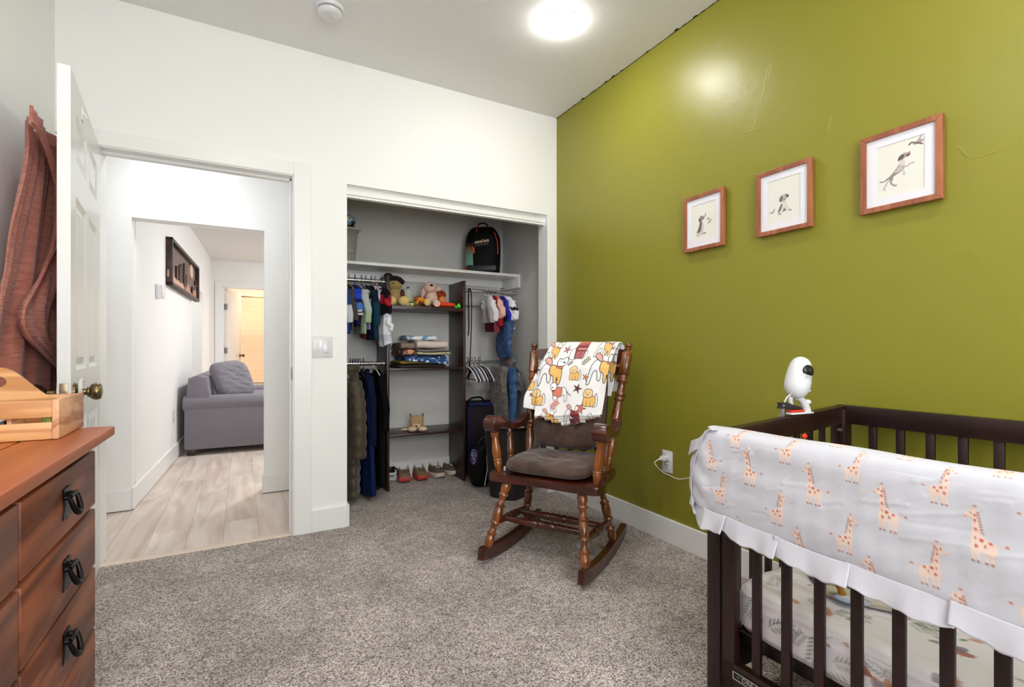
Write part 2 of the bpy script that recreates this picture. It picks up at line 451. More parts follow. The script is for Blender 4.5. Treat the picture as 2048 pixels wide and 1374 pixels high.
# ---- floors
mb = MB(); mb.box(-2.95, -4.3, -0.08, 0.0, 0.02, 0.0); mb.box(-1.65, 0.02, -0.08, 0.06, 0.93, 0.0)
struct('floor', mb, M_carpet)
mb = MB(); mb.box(-3.8, 0.02, -0.08, -1.65, 1.0, -0.006); mb.box(-3.9, 1.0, -0.08, 2.2, 8.2, -0.006)
struct('floor_hall', mb, M_plank)
mb = MB(); mb.box(-2.649, 0.005, -0.02, -1.787, 0.05, 0.004, bev=0.004)
struct('trim_1', mb, mat('pale_oak_threshold', '#DCC9B8', 0.45))

# ---- bedroom walls
DX0, DX1, DZ = -2.649, -1.787, 2.035      # doorway
KX0, KX1, KZ = -1.496, -0.08, 2.035       # closet opening
mb = MB()
mb.box(-2.95, 0, 0, DX0, 0.12, CEIL); mb.box(DX0, 0, DZ, DX1, 0.12, CEIL)
mb.box(DX1, 0, 0, KX0, 0.12, CEIL, bev=0.0); mb.box(KX0, 0, KZ, KX1, 0.12, CEIL)
mb.box(KX1, 0, 0, 0.02, 0.12, CEIL)
struct('wall_back', mb, M_white)
mb = MB(); mb.box(0.0, -4.3, 0, 0.12, -0.0005, CEIL); struct('wall_right', mb, M_green)
mb = MB(); mb.box(-2.95, -4.3, 0, -2.807, 0, CEIL); struct('wall_left', mb, M_white)
# unseen wall behind the camera; its window is added to let in fill light
WZ0, WZ1, WX0, WX1 = 0.85, 2.25, -2.2, -0.7
mb = MB()
mb.box(-2.95, -4.42, 0, WX0, -4.3, CEIL); mb.box(WX1, -4.42, 0, 0.12, -4.3, CEIL)
mb.box(WX0, -4.42, 0, WX1, -4.3, WZ0); mb.box(WX0, -4.42, WZ1, WX1, -4.3, CEIL)
struct('wall_front', mb, M_white)
mb = MB(); mb.box(-2.95, -4.42, CEIL, 0.12, 0.12, CEIL+0.1); struct('ceiling', mb, M_ceil)
w = thing('added_window_1', 'white framed window added in the unseen wall behind the camera for fill light', None, ((WX0+WX1)/2, -4.36, WZ0), kind='structure')
mb = MB()
for (a, b_, c, d) in ((WX0, WZ0, WX1, WZ0+0.05), (WX0, WZ1-0.05, WX1, WZ1), (WX0, WZ0, WX0+0.05, WZ1), (WX1-0.05, WZ0, WX1, WZ1), ((WX0+WX1)/2-0.025, WZ0, (WX0+WX1)/2+0.025, WZ1)):
    mb.box(a, -4.39, b_, c, -4.33, d)
mb.build('window_frame', M_trim, w, world=True)
mb = MB(); mb.box(WX0+0.04, -4.362, WZ0+0.04, WX1-0.04, -4.358, WZ1-0.04)
mb.build('window_pane', mat('window_glass', '#FFFFFF', rough=0.0, trans=1.0, alpha=0.15), w, world=True)

# ---- trims / baseboards
def board(mb, p, q, h=0.13, t=0.014, z0=0.0, nrm=(0, -1)):
    """baseboard between p,q (xy), projecting along nrm"""
    p = Vector((*p, 0)); q = Vector((*q, 0)); d = (q-p).normalized(); n = Vector((*nrm, 0)).normalized()
    M = Matrix(((d.x, n.x, 0, p.x), (d.y, n.y, 0, p.y), (0, 0, 1, 0), (0, 0, 0, 1)))
    mb.box(0, 0, z0, (q-p).length, t, z0+h, bev=0.003, M=M)
mb = MB(); board(mb, (-1.692, 0), (KX0+0.0, 0)); mb.box(KX0, -0.0, 0, KX0+0.014, 0.12, 0.13, bev=0.002)
struct('baseboard_back', mb, M_trim)
mb = MB(); board(mb, (0, -4.3), (0, 0), nrm=(-1, 0)); struct('baseboard_right', mb, M_trim)
mb = MB(); board(mb, (-2.807, -4.3), (-2.807, 0), nrm=(1, 0)); struct('baseboard_left', mb, M_trim)
# door casing + jamb + stop
mb = MB()
mb.box(DX1, -0.016, 0, -1.692, 0, 2.11, bev=0.003); mb.box(-2.742, -0.016, 0, DX0, 0, 2.11, bev=0.003)
mb.box(DX0, -0.016, DZ, DX1, 0, 2.11, bev=0.003)
mb.box(DX1-0.006, -0.012, 0, DX1, 0.13, DZ, bev=0.002); mb.box(DX0, -0.012, 0, DX0+0.006, 0.13, DZ)
mb.box(DX0, -0.012, DZ-0.006, DX1, 0.13, DZ, bev=0.002)
mb.box(DX1-0.018, 0.045, 0, DX1-0.006, 0.085, DZ, bev=0.002); mb.box(DX0, 0.045, DZ-0.02, DX1, 0.085, DZ-0.006, bev=0.002)
struct('trim_2', mb, M_trim)
# strike plate
s_ = MB(); s_.box(DX1-0.0085, 0.012, 0.88, DX1-0.006, 0.04, 0.95, bev=0.001)
tag(s_.build('strike_plate', mat('dull_brass', '#8A7B62', 0.4, metal=1.0)), 'small metal strike plate on the right door jamb', 'strike plate')
# closet casing: right jamb, header track fascia
mb = MB(); mb.box(KX1-0.0, -0.008, 0, -0.03, 0.0, KZ+0.0, bev=0.002); mb.box(KX1-0.004, -0.006, 0, KX1+0.0, 0.12, KZ)
struct('trim_3', mb, M_trim)
mb = MB()
mb.prism([(0.022, KZ), (0.022, KZ-0.006), (0.03, KZ-0.008), (0.03, KZ-0.05), (0.038, KZ-0.054), (0.038, KZ-0.066), (0.075, KZ-0.066), (0.075, KZ-0.052), (0.09, KZ-0.05), (0.09, KZ)],
         KX0, KX1-0.004, M=Matrix(((0, 0, 1, 0), (1, 0, 0, 0), (0, 1, 0, 0), (0, 0, 0, 1))))
tag(mb.build('closet_door_track', M_trim, smooth=False), 'white sliding door track across the top of the closet opening', 'track')
# ragged unpainted strip beside the green wall and at the ceiling line
mb = MB()
for i in range(60):
    z = 0.15+i*(CEIL-0.2)/60; mb.box(-0.004-0.003*abs(nz(i*1.3)), -0.0015, z, -0.0002, -0.0005, z+(CEIL-0.2)/60)
struct('trim_4', mb, mat('old_yellowed_plaster_edge', '#E6DFC6', 0.8, bump=(60, .5)))
mb = MB()
rr = random.Random(3)
for i in range(140):
    y = -3.4+i*3.4/140; h = 0.004+0.006*max(0, nz(i*0.9, 1.0))+(0.008 if rr.random() < 0.05 else 0)
    mb.box(-h, y, CEIL-0.0015, -0.0001, y+3.4/140, CEIL-0.0003)
struct('trim_5', mb, mat('olive_overpaint_edge', '#35350F', 0.6))

# ---- closet interior
mb = MB()
mb.box(-1.66, 0.90, 0, 0.20, 0.97, 2.44); mb.box(0.02, 0.12, 0, 0.20, 0.90, 2.44); mb.box(-1.66, 0.12, 0, -1.60, 0.90, 2.44)
mb.box(-1.66, 0.12, 2.44, 0.20, 0.97, 2.54)
struct('wall_closet', mb, M_closet)
mb = MB(); board(mb, (-1.60, 0.90), (0.02, 0.90), h=0.14); board(mb, (0.02, 0.12), (0.02, 0.9), h=0.14, nrm=(-1, 0)); board(mb, (-1.60, 0.12), (-1.60, 0.9), nrm=(1, 0))
struct('baseboard_closet', mb, M_trim)

# ---- hall and living room beyond
A0 = Vector((-2.68, 1.0, 0)); EX = Vector((0.99903, -0.04400, 0)); EY = Vector((0.04400, 0.99903, 0))
BW = Matrix(((EX.x, EY.x, 0, A0.x), (EX.y, EY.y, 0, A0.y), (0, 0, 1, 0), (0, 0, 0, 1)))   # beyond-room frame
BROT = math.atan2(EX.y, EX.x)
def bw(a, b, z=0.0): return BW @ Vector((a, b, z))
M_hall = wallmat('white_hall_paint', '#F0F0EE', 0.6)
HX0, HX1, HZ = -2.68, -1.90, 1.92
mb = MB()
mb.box(-3.8, 1.0, 0, HX0, 1.12, 2.44); mb.box(HX1, 1.0, 0, 2.3, 1.12, 2.44); mb.box(HX0, 1.0, HZ, HX1, 1.12, 2.44)
mb.box(-3.92, 0.12, 0, -3.8, 1.12, 2.44); mb.box(-1.715, 0.12, 0, -1.66, 1.0, 2.44)
mb.box(-3.92, 0.0, 0, -2.95, 0.12, 2.44)
struct('wall_hall', mb, M_hall)
mb = MB(); mb.box(-3.9, 0.12, 2.44, -1.66, 1.12, 2.54); struct('ceiling_hall', mb, M_ceil)
mb = MB()
board(mb, (-3.8, 1.0), (HX0, 1.0)); board(mb, (HX1-0.012, 1.0), (-1.66, 1.0)); mb.box(HX1-0.014, 0.987, 0, HX1, 1.12, 0.13, bev=0.002)
struct('baseboard_hall', mb, M_trim)
mb = MB()
mb.box(-0.12, 0.12, 0, 0, 2.76, 2.44, M=BW); mb.box(-0.12, 2.76, 1.80, 0, 3.75, 2.44, M=BW); mb.box(-0.12, 3.75, 0, 0, 4.97, 2.44, M=BW)
mb.box(-1.3, 2.5, 0, -1.2, 4.2, 2.44, M=BW)
mb.box(-1.3, 2.5, 0, -0.12, 2.6, 2.44, M=BW); mb.box(-1.3, 4.1, 0, -0.12, 4.2, 2.44, M=BW)
BA0, BA1, BZ = 0.143, 0.89, 2.03
mb.box(-0.12, 4.97, 0, BA0, 5.09, 2.44, M=BW); mb.box(BA0, 4.97, BZ, BA1, 5.09, 2.44, M=BW); mb.box(BA1, 4.97, 0, 4.2, 5.09, 2.44, M=BW)
mb.box(4.1, 0.0, 0, 4.2, 5.0, 2.44, M=BW)
struct('wall_living_room', mb, M_hall)
mb = MB(); mb.box(-1.3, 0.1, 2.44, 4.2, 5.09, 2.54, M=BW); struct('ceiling_living_room', mb, M_ceil)
mb = MB(); mb.box(0, 0.0, 0, 0.014, 2.76, 0.14, M=BW, bev=0.003); mb.box(0, 3.75, 0, 0.014, 4.97, 0.14, M=BW, bev=0.003)
struct('baseboard_living_room', mb, M_trim)
mb = MB()
mb.box(BA0-0.10, 4.955, 0, BA0, 4.97, BZ+0.09, M=BW, bev=0.003); mb.box(BA1, 4.955, 0, BA1+0.10, 4.97, BZ+0.09, M=BW, bev=0.003)
mb.box(BA0, 4.955, BZ, BA1, 4.97, BZ+0.09, M=BW, bev=0.003)
mb.box(BA0, 4.96, 0, BA0+0.015, 5.10, BZ, M=BW); mb.box(BA0, 4.96, BZ-0.015, BA1, 5.10, BZ, M=BW)
mb.box(0.0, 4.90, 0, 0.03, 4.97, 2.44, M=BW)
struct('trim_6', mb, M_trim)
# bathroom
def tile_mat():
    m = bpy.data.materials.new('cream_bath_tile'); m.use_nodes = True
    nt = m.node_tree; b = nt.nodes['Principled BSDF']; L = nt.links.new
    b.inputs['Roughness'].default_value = 0.3
    tc = nt.nodes.new('ShaderNodeTexCoord'); mp = nt.nodes.new('ShaderNodeMapping'); mp.inputs['Rotation'].default_value = (PI/2, 0, 0)
    L(tc.outputs['Object'], mp.inputs['Vector'])
    br = nt.nodes.new('ShaderNodeTexBrick'); br.inputs['Scale'].default_value = 1; br.inputs['Brick Width'].default_value = 0.20; br.inputs['Row Height'].default_value = 0.10
    br.inputs['Mortar Size'].default_value = 0.003
    br.inputs['Color1'].default_value = (*hexc('#E9DDCB'), 1); br.inputs['Color2'].default_value = (*hexc('#E6DAC8'), 1); br.inputs['Mortar'].default_value = (*hexc('#DCCDB9'), 1)
    L(mp.outputs['Vector'], br.inputs['Vector']); L(br.outputs['Color'], b.inputs['Base Color'])
    bp = nt.nodes.new('ShaderNodeBump'); bp.invert = True; bp.inputs['Strength'].default_value = 0.3; bp.inputs['Distance'].default_value = 0.003
    L(br.outputs['Fac'], bp.inputs['Height']); L(bp.outputs['Normal'], b.inputs['Normal'])
    return m
M_tile = tile_mat()
mb = MB()
mb.box(-0.6, 7.3, 0, 2.0, 7.4, 2.08, M=BW)
struct('wall_bathroom_tiled', mb, M_tile)
mb = MB()
mb.box(-0.6, 7.31, 2.08, 2.0, 7.41, 2.44, M=BW); mb.box(-0.7, 5.09, 0, -0.6, 7.4, 2.44, M=BW); mb.box(2.0, 5.09, 0, 2.1, 7.4, 2.44, M=BW); mb.box(-0.7, 5.09, 2.44, 2.1, 7.4, 2.54, M=BW)
struct('wall_bathroom', mb, M_hall)
def adopt(o): return o
t = thing('bathtub', 'white bathtub against the tiled wall of the far bathroom', 'bathtub', bw(0.7, 6.9, 0), BROT)
mb = MB(); mb.box(-1.25, -0.36, 0.0, 1.25, 0.395, 0.40, bev=0.03)
mb.build('tub_body', mat('white_enamel', '#F1ECE4', 0.2), t)
mb = MB(); mb.box(-1.26, -0.375, 0.40, 1.26, -0.29, 0.43, bev=0.012); mb.build('tub_rim', MATS['white_enamel'], t)
mb = MB(); p0, p1 = bw(-0.6, 6.55, 2.03), bw(2.0, 6.55, 2.03); mb.cyl(p0, p1, 0.012)
tag(mb.build('shower_rod', mat('bronze_rod', '#6B5238', 0.35, metal=0.8)), 'dark shower curtain rod over the bathtub', 'rod')
mb = MB(); c = on_y(465, 668, 8.28); mb.box(c.x-0.10, 8.16, c.z-0.02, c.x+0.10, 8.275, c.z, bev=0.008); mb.box(c.x-0.08, 8.20, c.z-0.05, c.x+0.08, 8.275, c.z-0.02, bev=0.01)
tag(mb.build('soap_shelf', mat('cream_ceramic', '#EADFCF', 0.25)), 'small ceramic soap shelf on the bathroom tiles', 'shelf')
# bathroom door swung inwards
t = thing('door_2', 'white bathroom door swung open on three hinges', 'door', bw(BA0+0.018, 5.09, 0), BROT+math.radians(76), kind='structure')
mb = MB(); mb.box(0.0, -0.035, 0.01, 0.70, 0.0, 2.01, bev=0.002); mb.build('door_slab', M_door, t)
for z in (1.72, 1.02, 0.25):
    mb = MB(); mb.box(-0.012, -0.042, z-0.045, 0.004, 0.002, z+0.045, bev=0.002); mb.cyl((-0.008, -0.044, z-0.045), (-0.008, -0.044, z+0.045), 0.006)
    mb.build('hinge', mat('nickel_hinge', '#9A9A98', 0.35, metal=1.0), t)
mb = MB(); mb.lathe((0.63, -0.035, 0.93), (0.63, -0.11, 0.93), [(0, .03), (.1, .03), (.14, .012), (.45, .012), (.55, .024), (.8, .03), (1, .016)], 20)
mb.build('door_knob', mat('aged_brass', '#7C6A4C', 0.32, metal=1.0), t)

# ---------------------------------------------------------------- bedroom door
DROT = math.atan2(-0.9945, 0.1050)
def panel_door(parent, W=0.84, H=2.02, T=0.035):
    mb = MB(); z0 = 0.012
    cols = [(0.115, 0.385), (0.455, 0.725)]; rows = [(0.24, 0.80), (0.98, 1.605), (1.73, 1.905)]
    xs = [(0, 0.115), (0.385, 0.455), (0.725, W)]
    for a, b_ in xs: mb.box(a, -T, z0, b_, 0, H)
    zs = [(z0, 0.24), (0.80, 0.98), (1.605, 1.73), (1.905, H)]
    for c0, c1 in cols:
        for a, b_ in zs: mb.box(c0, -T, a, c1, 0, b_)
        for a, b_ in rows:
            for yf, sg in ((0, 1), (-T, -1)):
                # sloping moulding down to recess, then raised field
                def ring(ins, y): return [mb.bm.verts.new((x, yf-sg*y, z)) for x, z in ((c0+ins, a+ins), (c1-ins, a+ins), (c1-ins, b_-ins), (c0+ins, b_-ins))]
                rs = [ring(0, 0), ring(0.012, 0.009), ring(0.020, 0.011), ring(0.045, 0.003)]
                for r0, r1 in zip(rs, rs[1:]):
                    for k in range(4): mb.bm.faces.new((r0[k], r0[(k+1) % 4], r1[(k+1) % 4], r1[k]))
                mb.bm.faces.new(rs[-1])
    return mb.build('door_slab', M_door, parent, smooth=False, recalc=False)
t = thing('door_1', 'white six-panel bedroom door standing open beside the dresser', 'door', (DX0+0.008, -0.008, 0), DROT, kind='structure')
panel_door(t)
M_brass = MATS['aged_brass']
M_clear = mat('clear_plastic', '#F4F4F2', 0.1, alpha=0.55)
for sg, yb in ((1, 0.0), (-1, -0.035)):
    mb = MB()
    mb.lathe((0.775, yb, 0.905), (0.775, yb+sg*0.012, 0.905), [(0, .032), (.6, .032), (1, .026)], 24)
    mb.lathe((0.775, yb+sg*0.01, 0.905), (0.775, yb+sg*0.078, 0.905), [(0, .012), (.35, .011), (.42, .020), (.48, .019), (.55, .026), (.72, .031), (.85, .030), (.95, .026), (1, .010)], 24)
    mb.build('door_knob', M_brass, t)
mb = MB(); mb.box(0.838, -0.029, 0.87, 0.842, -0.006, 0.94, bev=0.001); mb.cyl((0.84, -0.0175, 0.905), (0.848, -0.0175, 0.905), 0.008)
mb.build('latch_plate', MATS['dull_brass'], t)
mb = MB(); mb.box(0.56, 0.0, 1.90+0.03, 0.60, 0.004, 1.98, bev=0.002); mb.tube([(0.58, 0.004, 1.965), (0.58, 0.014, 1.945), (0.58, 0.02, 1.955), (0.58, 0.02, 1.968)], 0.003)
tag(mb.build('adhesive_hook', M_trim, parent=None, loc=(DX0+0.008, -0.008, 0), rotz=DROT), 'small white adhesive hook near the top of the open door', 'hook')
# clear plastic guard ring over the spindle
mb = MB(); mb.tube([(0.79+0.028*math.cos(a), 0.022, 0.915+0.034*math.sin(a)) for a in np.linspace(0, 2*PI, 21)[:-1]], 0.006, closed=True)
tag(mb.build('knob_guard_ring', M_clear, loc=(DX0+0.008, -0.008, 0), rotz=DROT), 'clear plastic ring behind the brass door knob', 'knob guard')

# ---------------------------------------------------------------- lights
def downlight(x, y, z, power, label, color=(1, 0.97, 0.93), r=0.085, group=None, name='recessed_light'):
    t = thing(name, label, 'ceiling light', (x, y, z), group=group)
    mb = MB()
    pr = [(r, -0.001), (r+0.002, -0.003), (r+0.007, -0.0025), (r+0.009, 0.0)]
    rows = [[mb.bm.verts.new((rr_*math.cos(2*PI*k/40), rr_*math.sin(2*PI*k/40), zz)) for k in range(40)] for rr_, zz in pr]
    for a, b_ in zip(rows, rows[1:]):
        for k in range(40): mb.bm.faces.new((a[k], a[(k+1) % 40], b_[(k+1) % 40], b_[k]))
    mb.build('trim_ring', M_trim, t)
    mb = MB(); rws = [[mb.bm.verts.new((r*f*math.cos(2*PI*k/40), r*f*math.sin(2*PI*k/40), -0.003-0.028*math.sqrt(max(0, 1-f*f)))) for k in range(40)] for f in (1.0, 0.95, 0.85, 0.6, 0.3)]
    for a, b_ in zip(rws, rws[1:]):
        for k in range(40): mb.bm.faces.new((a[(k+1) % 40], a[k], b_[k], b_[(k+1) % 40]))
    mb.cap(rws[-1], flip=True)
    m = mat('led_lens_%d_%d' % (int(power*10), int(color[0]*100)), '#FFFFFF', emis='#FFFFFF', estr=power)
    b = m.node_tree.nodes['Principled BSDF']; b.inputs['Emission Color'].default_value = (*color, 1)
    mb.build('lens', m, t, recalc=False)
    return t
LP = 128
downlight(-0.593, -0.914, CEIL, LP, 'glowing round recessed ceiling light near the green wall')
downlight(-2.10, -2.05, CEIL, LP, 'recessed ceiling light above the middle of the left side, out of frame', group=None)
downlight(-0.593, -2.9, CEIL, LP, 'recessed ceiling light above the crib, out of frame')
downlight(-2.10, -3.6, CEIL, LP, 'recessed ceiling light behind the camera, out of frame')
downlight(-2.4, 0.56, 2.44, 75, 'recessed ceiling light in the hall outside the bedroom', color=(0.95, 0.97, 1.0))
p = bw(1.6, 1.6, 2.44); downlight(p.x, p.y, 2.44, 330, 'living room recessed ceiling light nearest the hall', r=0.1, color=(0.95, 0.97, 1.0))
p = bw(1.9, 3.6, 2.44); downlight(p.x, p.y, 2.44, 330, 'living room recessed ceiling light nearest the bathroom', r=0.1, color=(0.95, 0.97, 1.0))
p = bw(0.6, 6.2, 2.44); downlight(p.x, p.y, 2.44, 300, 'warm recessed ceiling light in the bathroom', color=(1.0, 0.72, 0.50), r=0.1)
p = bw(-0.7, 3.3, 2.44); downlight(p.x, p.y, 2.44, 120, 'recessed ceiling light in the side passage by the living room')
# soft fill lamp outside the added window, brightens the room from behind the camera
l = bpy.data.lights.new('window_fill_light', 'AREA'); l.shape = 'RECTANGLE'; l.size = WX1-WX0; l.size_y = WZ1-WZ0; l.energy = 85; l.color = (0.93, 0.96, 1.0)
lo = bpy.data.objects.new('window_fill_light', l); COL.objects.link(lo); lo.location = ((WX0+WX1)/2, -4.5, (WZ0+WZ1)/2); lo.rotation_euler = (PI/2, 0, 0)
w_ = bpy.data.worlds.new('World'); SC.world = w_; w_.use_nodes = True
bg = w_.node_tree.nodes['Background']; bg.inputs[0].default_value = (0.85, 0.92, 1.0, 1); bg.inputs[1].default_value = 1.2

# camera
cd = bpy.data.cameras.new('camera'); cd.sensor_width = 36.0; cd.lens = CF/2048*36.0; cd.shift_y = (CY-687)/2048; cd.clip_start = 0.02
co = bpy.data.objects.new('camera', cd); COL.objects.link(co)
co.location = CAM; co.rotation_euler = (PI/2, 0, math.atan2(-AY[0], AY[1]))
SC.camera = co
vs = SC.view_settings; vs.view_transform = 'Standard'; vs.look = 'None'; vs.gamma = 1.0; vs.use_curve_mapping = False; vs.exposure = 0.12
SC.cycles.use_denoising = True
SC.cycles.max_bounces = 6; SC.cycles.diffuse_bounces = 5; SC.cycles.glossy_bounces = 2; SC.cycles.transmission_bounces = 3; SC.cycles.transparent_max_bounces = 6
SC.cycles.use_adaptive_sampling = True; SC.cycles.adaptive_threshold = 0.07; SC.cycles.adaptive_min_samples = 16; SC.cycles.caustics_reflective = False; SC.cycles.caustics_refractive = False
SC.cycles.sample_clamp_indirect = 8.0
# ================================================================ ROCKING CHAIR
W_chair = wood('glossy_brown_maple', '#44200A', '#A35B22', axis='z', scale=10, stretch=0.12, rough=0.25, coat=0.6, contrast=(0.2, 0.9), bump=0.05)
W_chair2 = wood('glossy_reddish_maple', '#2C1008', '#5E2612', axis='x', scale=8, stretch=0.12, rough=0.28, coat=0.6, contrast=(0.2, 0.9), bump=0.05)
RC = thing('rocking_chair', 'brown turned-wood rocking chair standing in front of the green wall', 'rocking chair', (-0.893, -1.091, 0), math.radians(-57.5))
LEG = [(0, .012), (.02, .016), (.09, .0245), (.15, .023), (.185, .019), (.20, .0245), (.225, .0245), (.24, .018), (.29, .0145), (.34, .0175), (.355, .0245), (.38, .0245), (.395, .02), (.43, .0235), (.50, .0245), (.56, .0225), (.585, .019), (.60, .025), (.625, .025), (.64, .0175), (.69, .0155), (.745, .018), (.76, .0245), (.785, .0245), (.80, .019), (.87, .0255), (.93, .022), (1, .012)]
def turned(parent, name, p0, p1, prof, sc=1.0, m=None):
    mb = MB(); mb.lathe(p0, p1, [(t, r*sc) for t, r in prof], 18)
    return mb.build(name, m or W_chair, parent, angle=50)
# rockers
def rocker(s):
    pts = []; N = 26
    for i in range(N+1):
        y = -0.005+0.665*i/N; zb = 0.36*(y-0.30)**2+0.006*max(0, (y-0.5))*10*max(0, y-0.5); pts.append((y, zb))
    top = [(y, z+0.060-0.014*max(0, (y-0.45)/0.2)) for y, z in pts]
    top[0] = (top[0][0]+0.012, top[0][1]-0.004); top[1] = (top[1][0]+0.002, top[1][1])
    poly = pts+top[::-1]
    mb = MB()
    M = Matrix(((0, 0, 1, s*0.258), (1, 0, 0, 0), (0, 1, 0, 0), (0, 0, 0, 1)))
    mb.prism(poly, -0.017, 0.017, M=M, bev=0.005)
    o = mb.build('rocker', W_chair2, RC)
for s in (-1, 1):
    rocker(s)
    turned(RC, 'leg', (s*0.256, 0.060, 0.070), (s*0.198, 0.170, 0.395), LEG)
    turned(RC, 'leg', (s*0.256, 0.475, 0.056), (s*0.195, 0.420, 0.395), LEG, 0.95)
SPI = [(0, .010), (.02, .013), (.3, .017), (.38, .020), (.40, .0145), (.42, .021), (.445, .021), (.46, .017), (.5, .021), (.54, .017), (.555, .021), (.58, .021), (.60, .0145), (.62, .020), (.7, .017), (.98, .013), (1, .010)]
for s in (-1, 1):
    turned(RC, 'side_stretcher', (s*0.238, 0.095, 0.185), (s*0.236, 0.455, 0.165), SPI, 1.0, W_chair2)
for y, z in ((0.20, 0.181), (0.35, 0.174)):
    mb = MB(); mb.lathe((-0.236, y, z), (0.236, y, z), [(t, r*1.05) for t, r in SPI], 18); mb.build('cross_stretcher', W_chair2, RC, angle=50)
# seat
seat = [(-0.292, 0.150), (-0.270, 0.128), (-0.15, 0.128), (0, 0.136), (0.15, 0.128), (0.270, 0.128), (0.294, 0.150), (0.298, 0.215), (0.275, 0.30), (0.262, 0.40), (0.255, 0.50), (0.20, 0.535), (-0.20, 0.535), (-0.255, 0.50), (-0.262, 0.40), (-0.275, 0.30), (-0.298, 0.215)]
mb = MB(); mb.prism(smooth_poly(seat, 4), 0.385, 0.424, bev=0.008); mb.build('seat', W_chair2, RC)
# back posts
def bpost(s):
    b0 = Vector((s*0.227, 0.455, 0.42)); b1 = Vector((s*0.288, 0.655, 1.088)); f = lambda t: b0.lerp(b1, t)
    mb = MB()
    pr = [(0, .013), (.03, .019), (.06, .019), (.08, .022), (.10, .022), (.115, .016), (.16, .019), (.25, .026), (.33, .022), (.37, .018), (.385, .0245), (.405, .0245), (.415, .02), (.43, .0255), (.455, .0255), (.465, .019), (.50, .023), (.56, .027), (.66, .023), (.72, .02), (.735, .027), (.755, .027), (.77, .024), (.785, .028), (.81, .028), (.82, .021), (.87, .0195), (.92, .021), (.935, .028), (.955, .028), (.965, .022), (1, .022)]
    mb.lathe(f(0), f(0.735), pr, 18)
    T, L = mb.frame2(f(0.735), f(0.925)); R = Matrix.Rotation(0.18, 4, 'Z')
    h = L/2
    mb.box(-0.024, -0.024, 0.0, 0.024, 0.024, L, bev=0.009, seg=1, M=T @ R)
    mb.lathe(f(0.915), f(1.0)+(f(1)-f(.945)).normalized()*0.004, [(0, .02), (.1, .020), (.18, .010), (.28, .010), (.34, .017), (.42, .017), (.46, .011), (.52, .016), (.65, .0205), (.8, .0195), (.93, .011), (1, .001)], 18)
    mb.build('back_post', W_chair, RC, angle=45)
for s in (-1, 1): bpost(s)
def bk(x, t, off=0.0):   # point on back plane: t 0 bottom..1 top, bowed backwards
    y = 0.455+0.200*t+0.035*(1-(x/0.26)**2)-off; return Vector((x, y, 0.42+0.668*t))
def crest(t0, t1, th=0.018):
    mb = MB(); N = 16
    rings = []
    for i in range(N+1):
        x = -0.27+0.54*i/N; e = (1-(x/0.27)**2)*0.012
        a = bk(x, t0); b = bk(x, t1); b.z += e
        rings.append([mb.bm.verts.new(p) for p in (a+Vector((0, -th/2, 0)), b+Vector((0, -th/2, 0)), b+Vector((0, th/2, 0)), a+Vector((0, th/2, 0)))])
    for p, q in zip(rings, rings[1:]):
        for k in range(4): mb.bm.faces.new((p[k], p[(k+1) % 4], q[(k+1) % 4], q[k]))
    mb.cap(rings[0], True); mb.cap(rings[-1])
    mb.build('back_rail', W_chair2, RC)
crest(0.855, 0.945); crest(0.745, 0.80)
for k in range(5):
    x = -0.17+0.085*k
    pr = [(0.0, .007), (.12, .008), (.2, .016), (.28, .024), (.42, .026), (.6, .020), (.8, .012), (1.0, .008)]
    mb = MB(); N = len(pr); rings = []
    for t, w in pr:
        p = bk(x*(0.9+0.2*t), -0.01+0.79*t)
        rings.append([mb.bm.verts.new(p+Vector(d)) for d in ((-w, -.006, 0), (w, -.006, 0), (w, .006, 0), (-w, .006, 0))])
    for p, q in zip(rings, rings[1:]):
        for j in range(4): mb.bm.faces.new((p[j], p[(j+1) % 4], q[(j+1) % 4], q[j]))
    mb.build('back_slat', W_chair2, RC)
# arms
APR = [(0.140, 0.640), (0.132, 0.665), (0.140, 0.694), (0.165, 0.708), (0.205, 0.706), (0.25, 0.684), (0.31, 0.657), (0.38, 0.650), (0.45, 0.662), (0.515, 0.690), (0.53, 0.682), (0.525, 0.655), (0.46, 0.632), (0.39, 0.620), (0.31, 0.625), (0.25, 0.645), (0.215, 0.662), (0.195, 0.655), (0.180, 0.635), (0.160, 0.630)]
APR = smooth_poly(APR, 4)
for s in (-1, 1):
    M = Matrix(((0, -s*0.02*0, 1, s*0.292), (1, 0, 0, 0), (0, 1, 0, 0), (0, 0, 0, 1)))
    mb = MB(); mb.prism(APR, -0.035, 0.035, M=M, bev=0.006)
    for v in mb.bm.verts:
        f = max(0.0, (v.co.y-0.2)/0.33); v.co.x += -s*0.026*f
        c = s*0.292-s*0.026*f; v.co.x = c+(v.co.x-c)*(1.0-0.42*min(1, f))
    mb.build('armrest', W_chair2, RC, angle=50)
    ASP = [(0, .012), (.1, .017), (.2, .022), (.235, .018), (.25, .0225), (.275, .0225), (.29, .0185), (.4, .0245), (.52, .022), (.7, .0165), (.755, .015), (.77, .021), (.79, .021), (.80, .018), (.83, .022), (.86, .022), (.87, .0165), (.94, .0165), (1, .015)]
    turned(RC, 'arm_support', (s*0.262, 0.185, 0.422), (s*0.290, 0.178, 0.655), ASP)
    turned(RC, 'arm_support', (s*0.254, 0.30, 0.422), (s*0.278, 0.325, 0.635), ASP, 0.78)

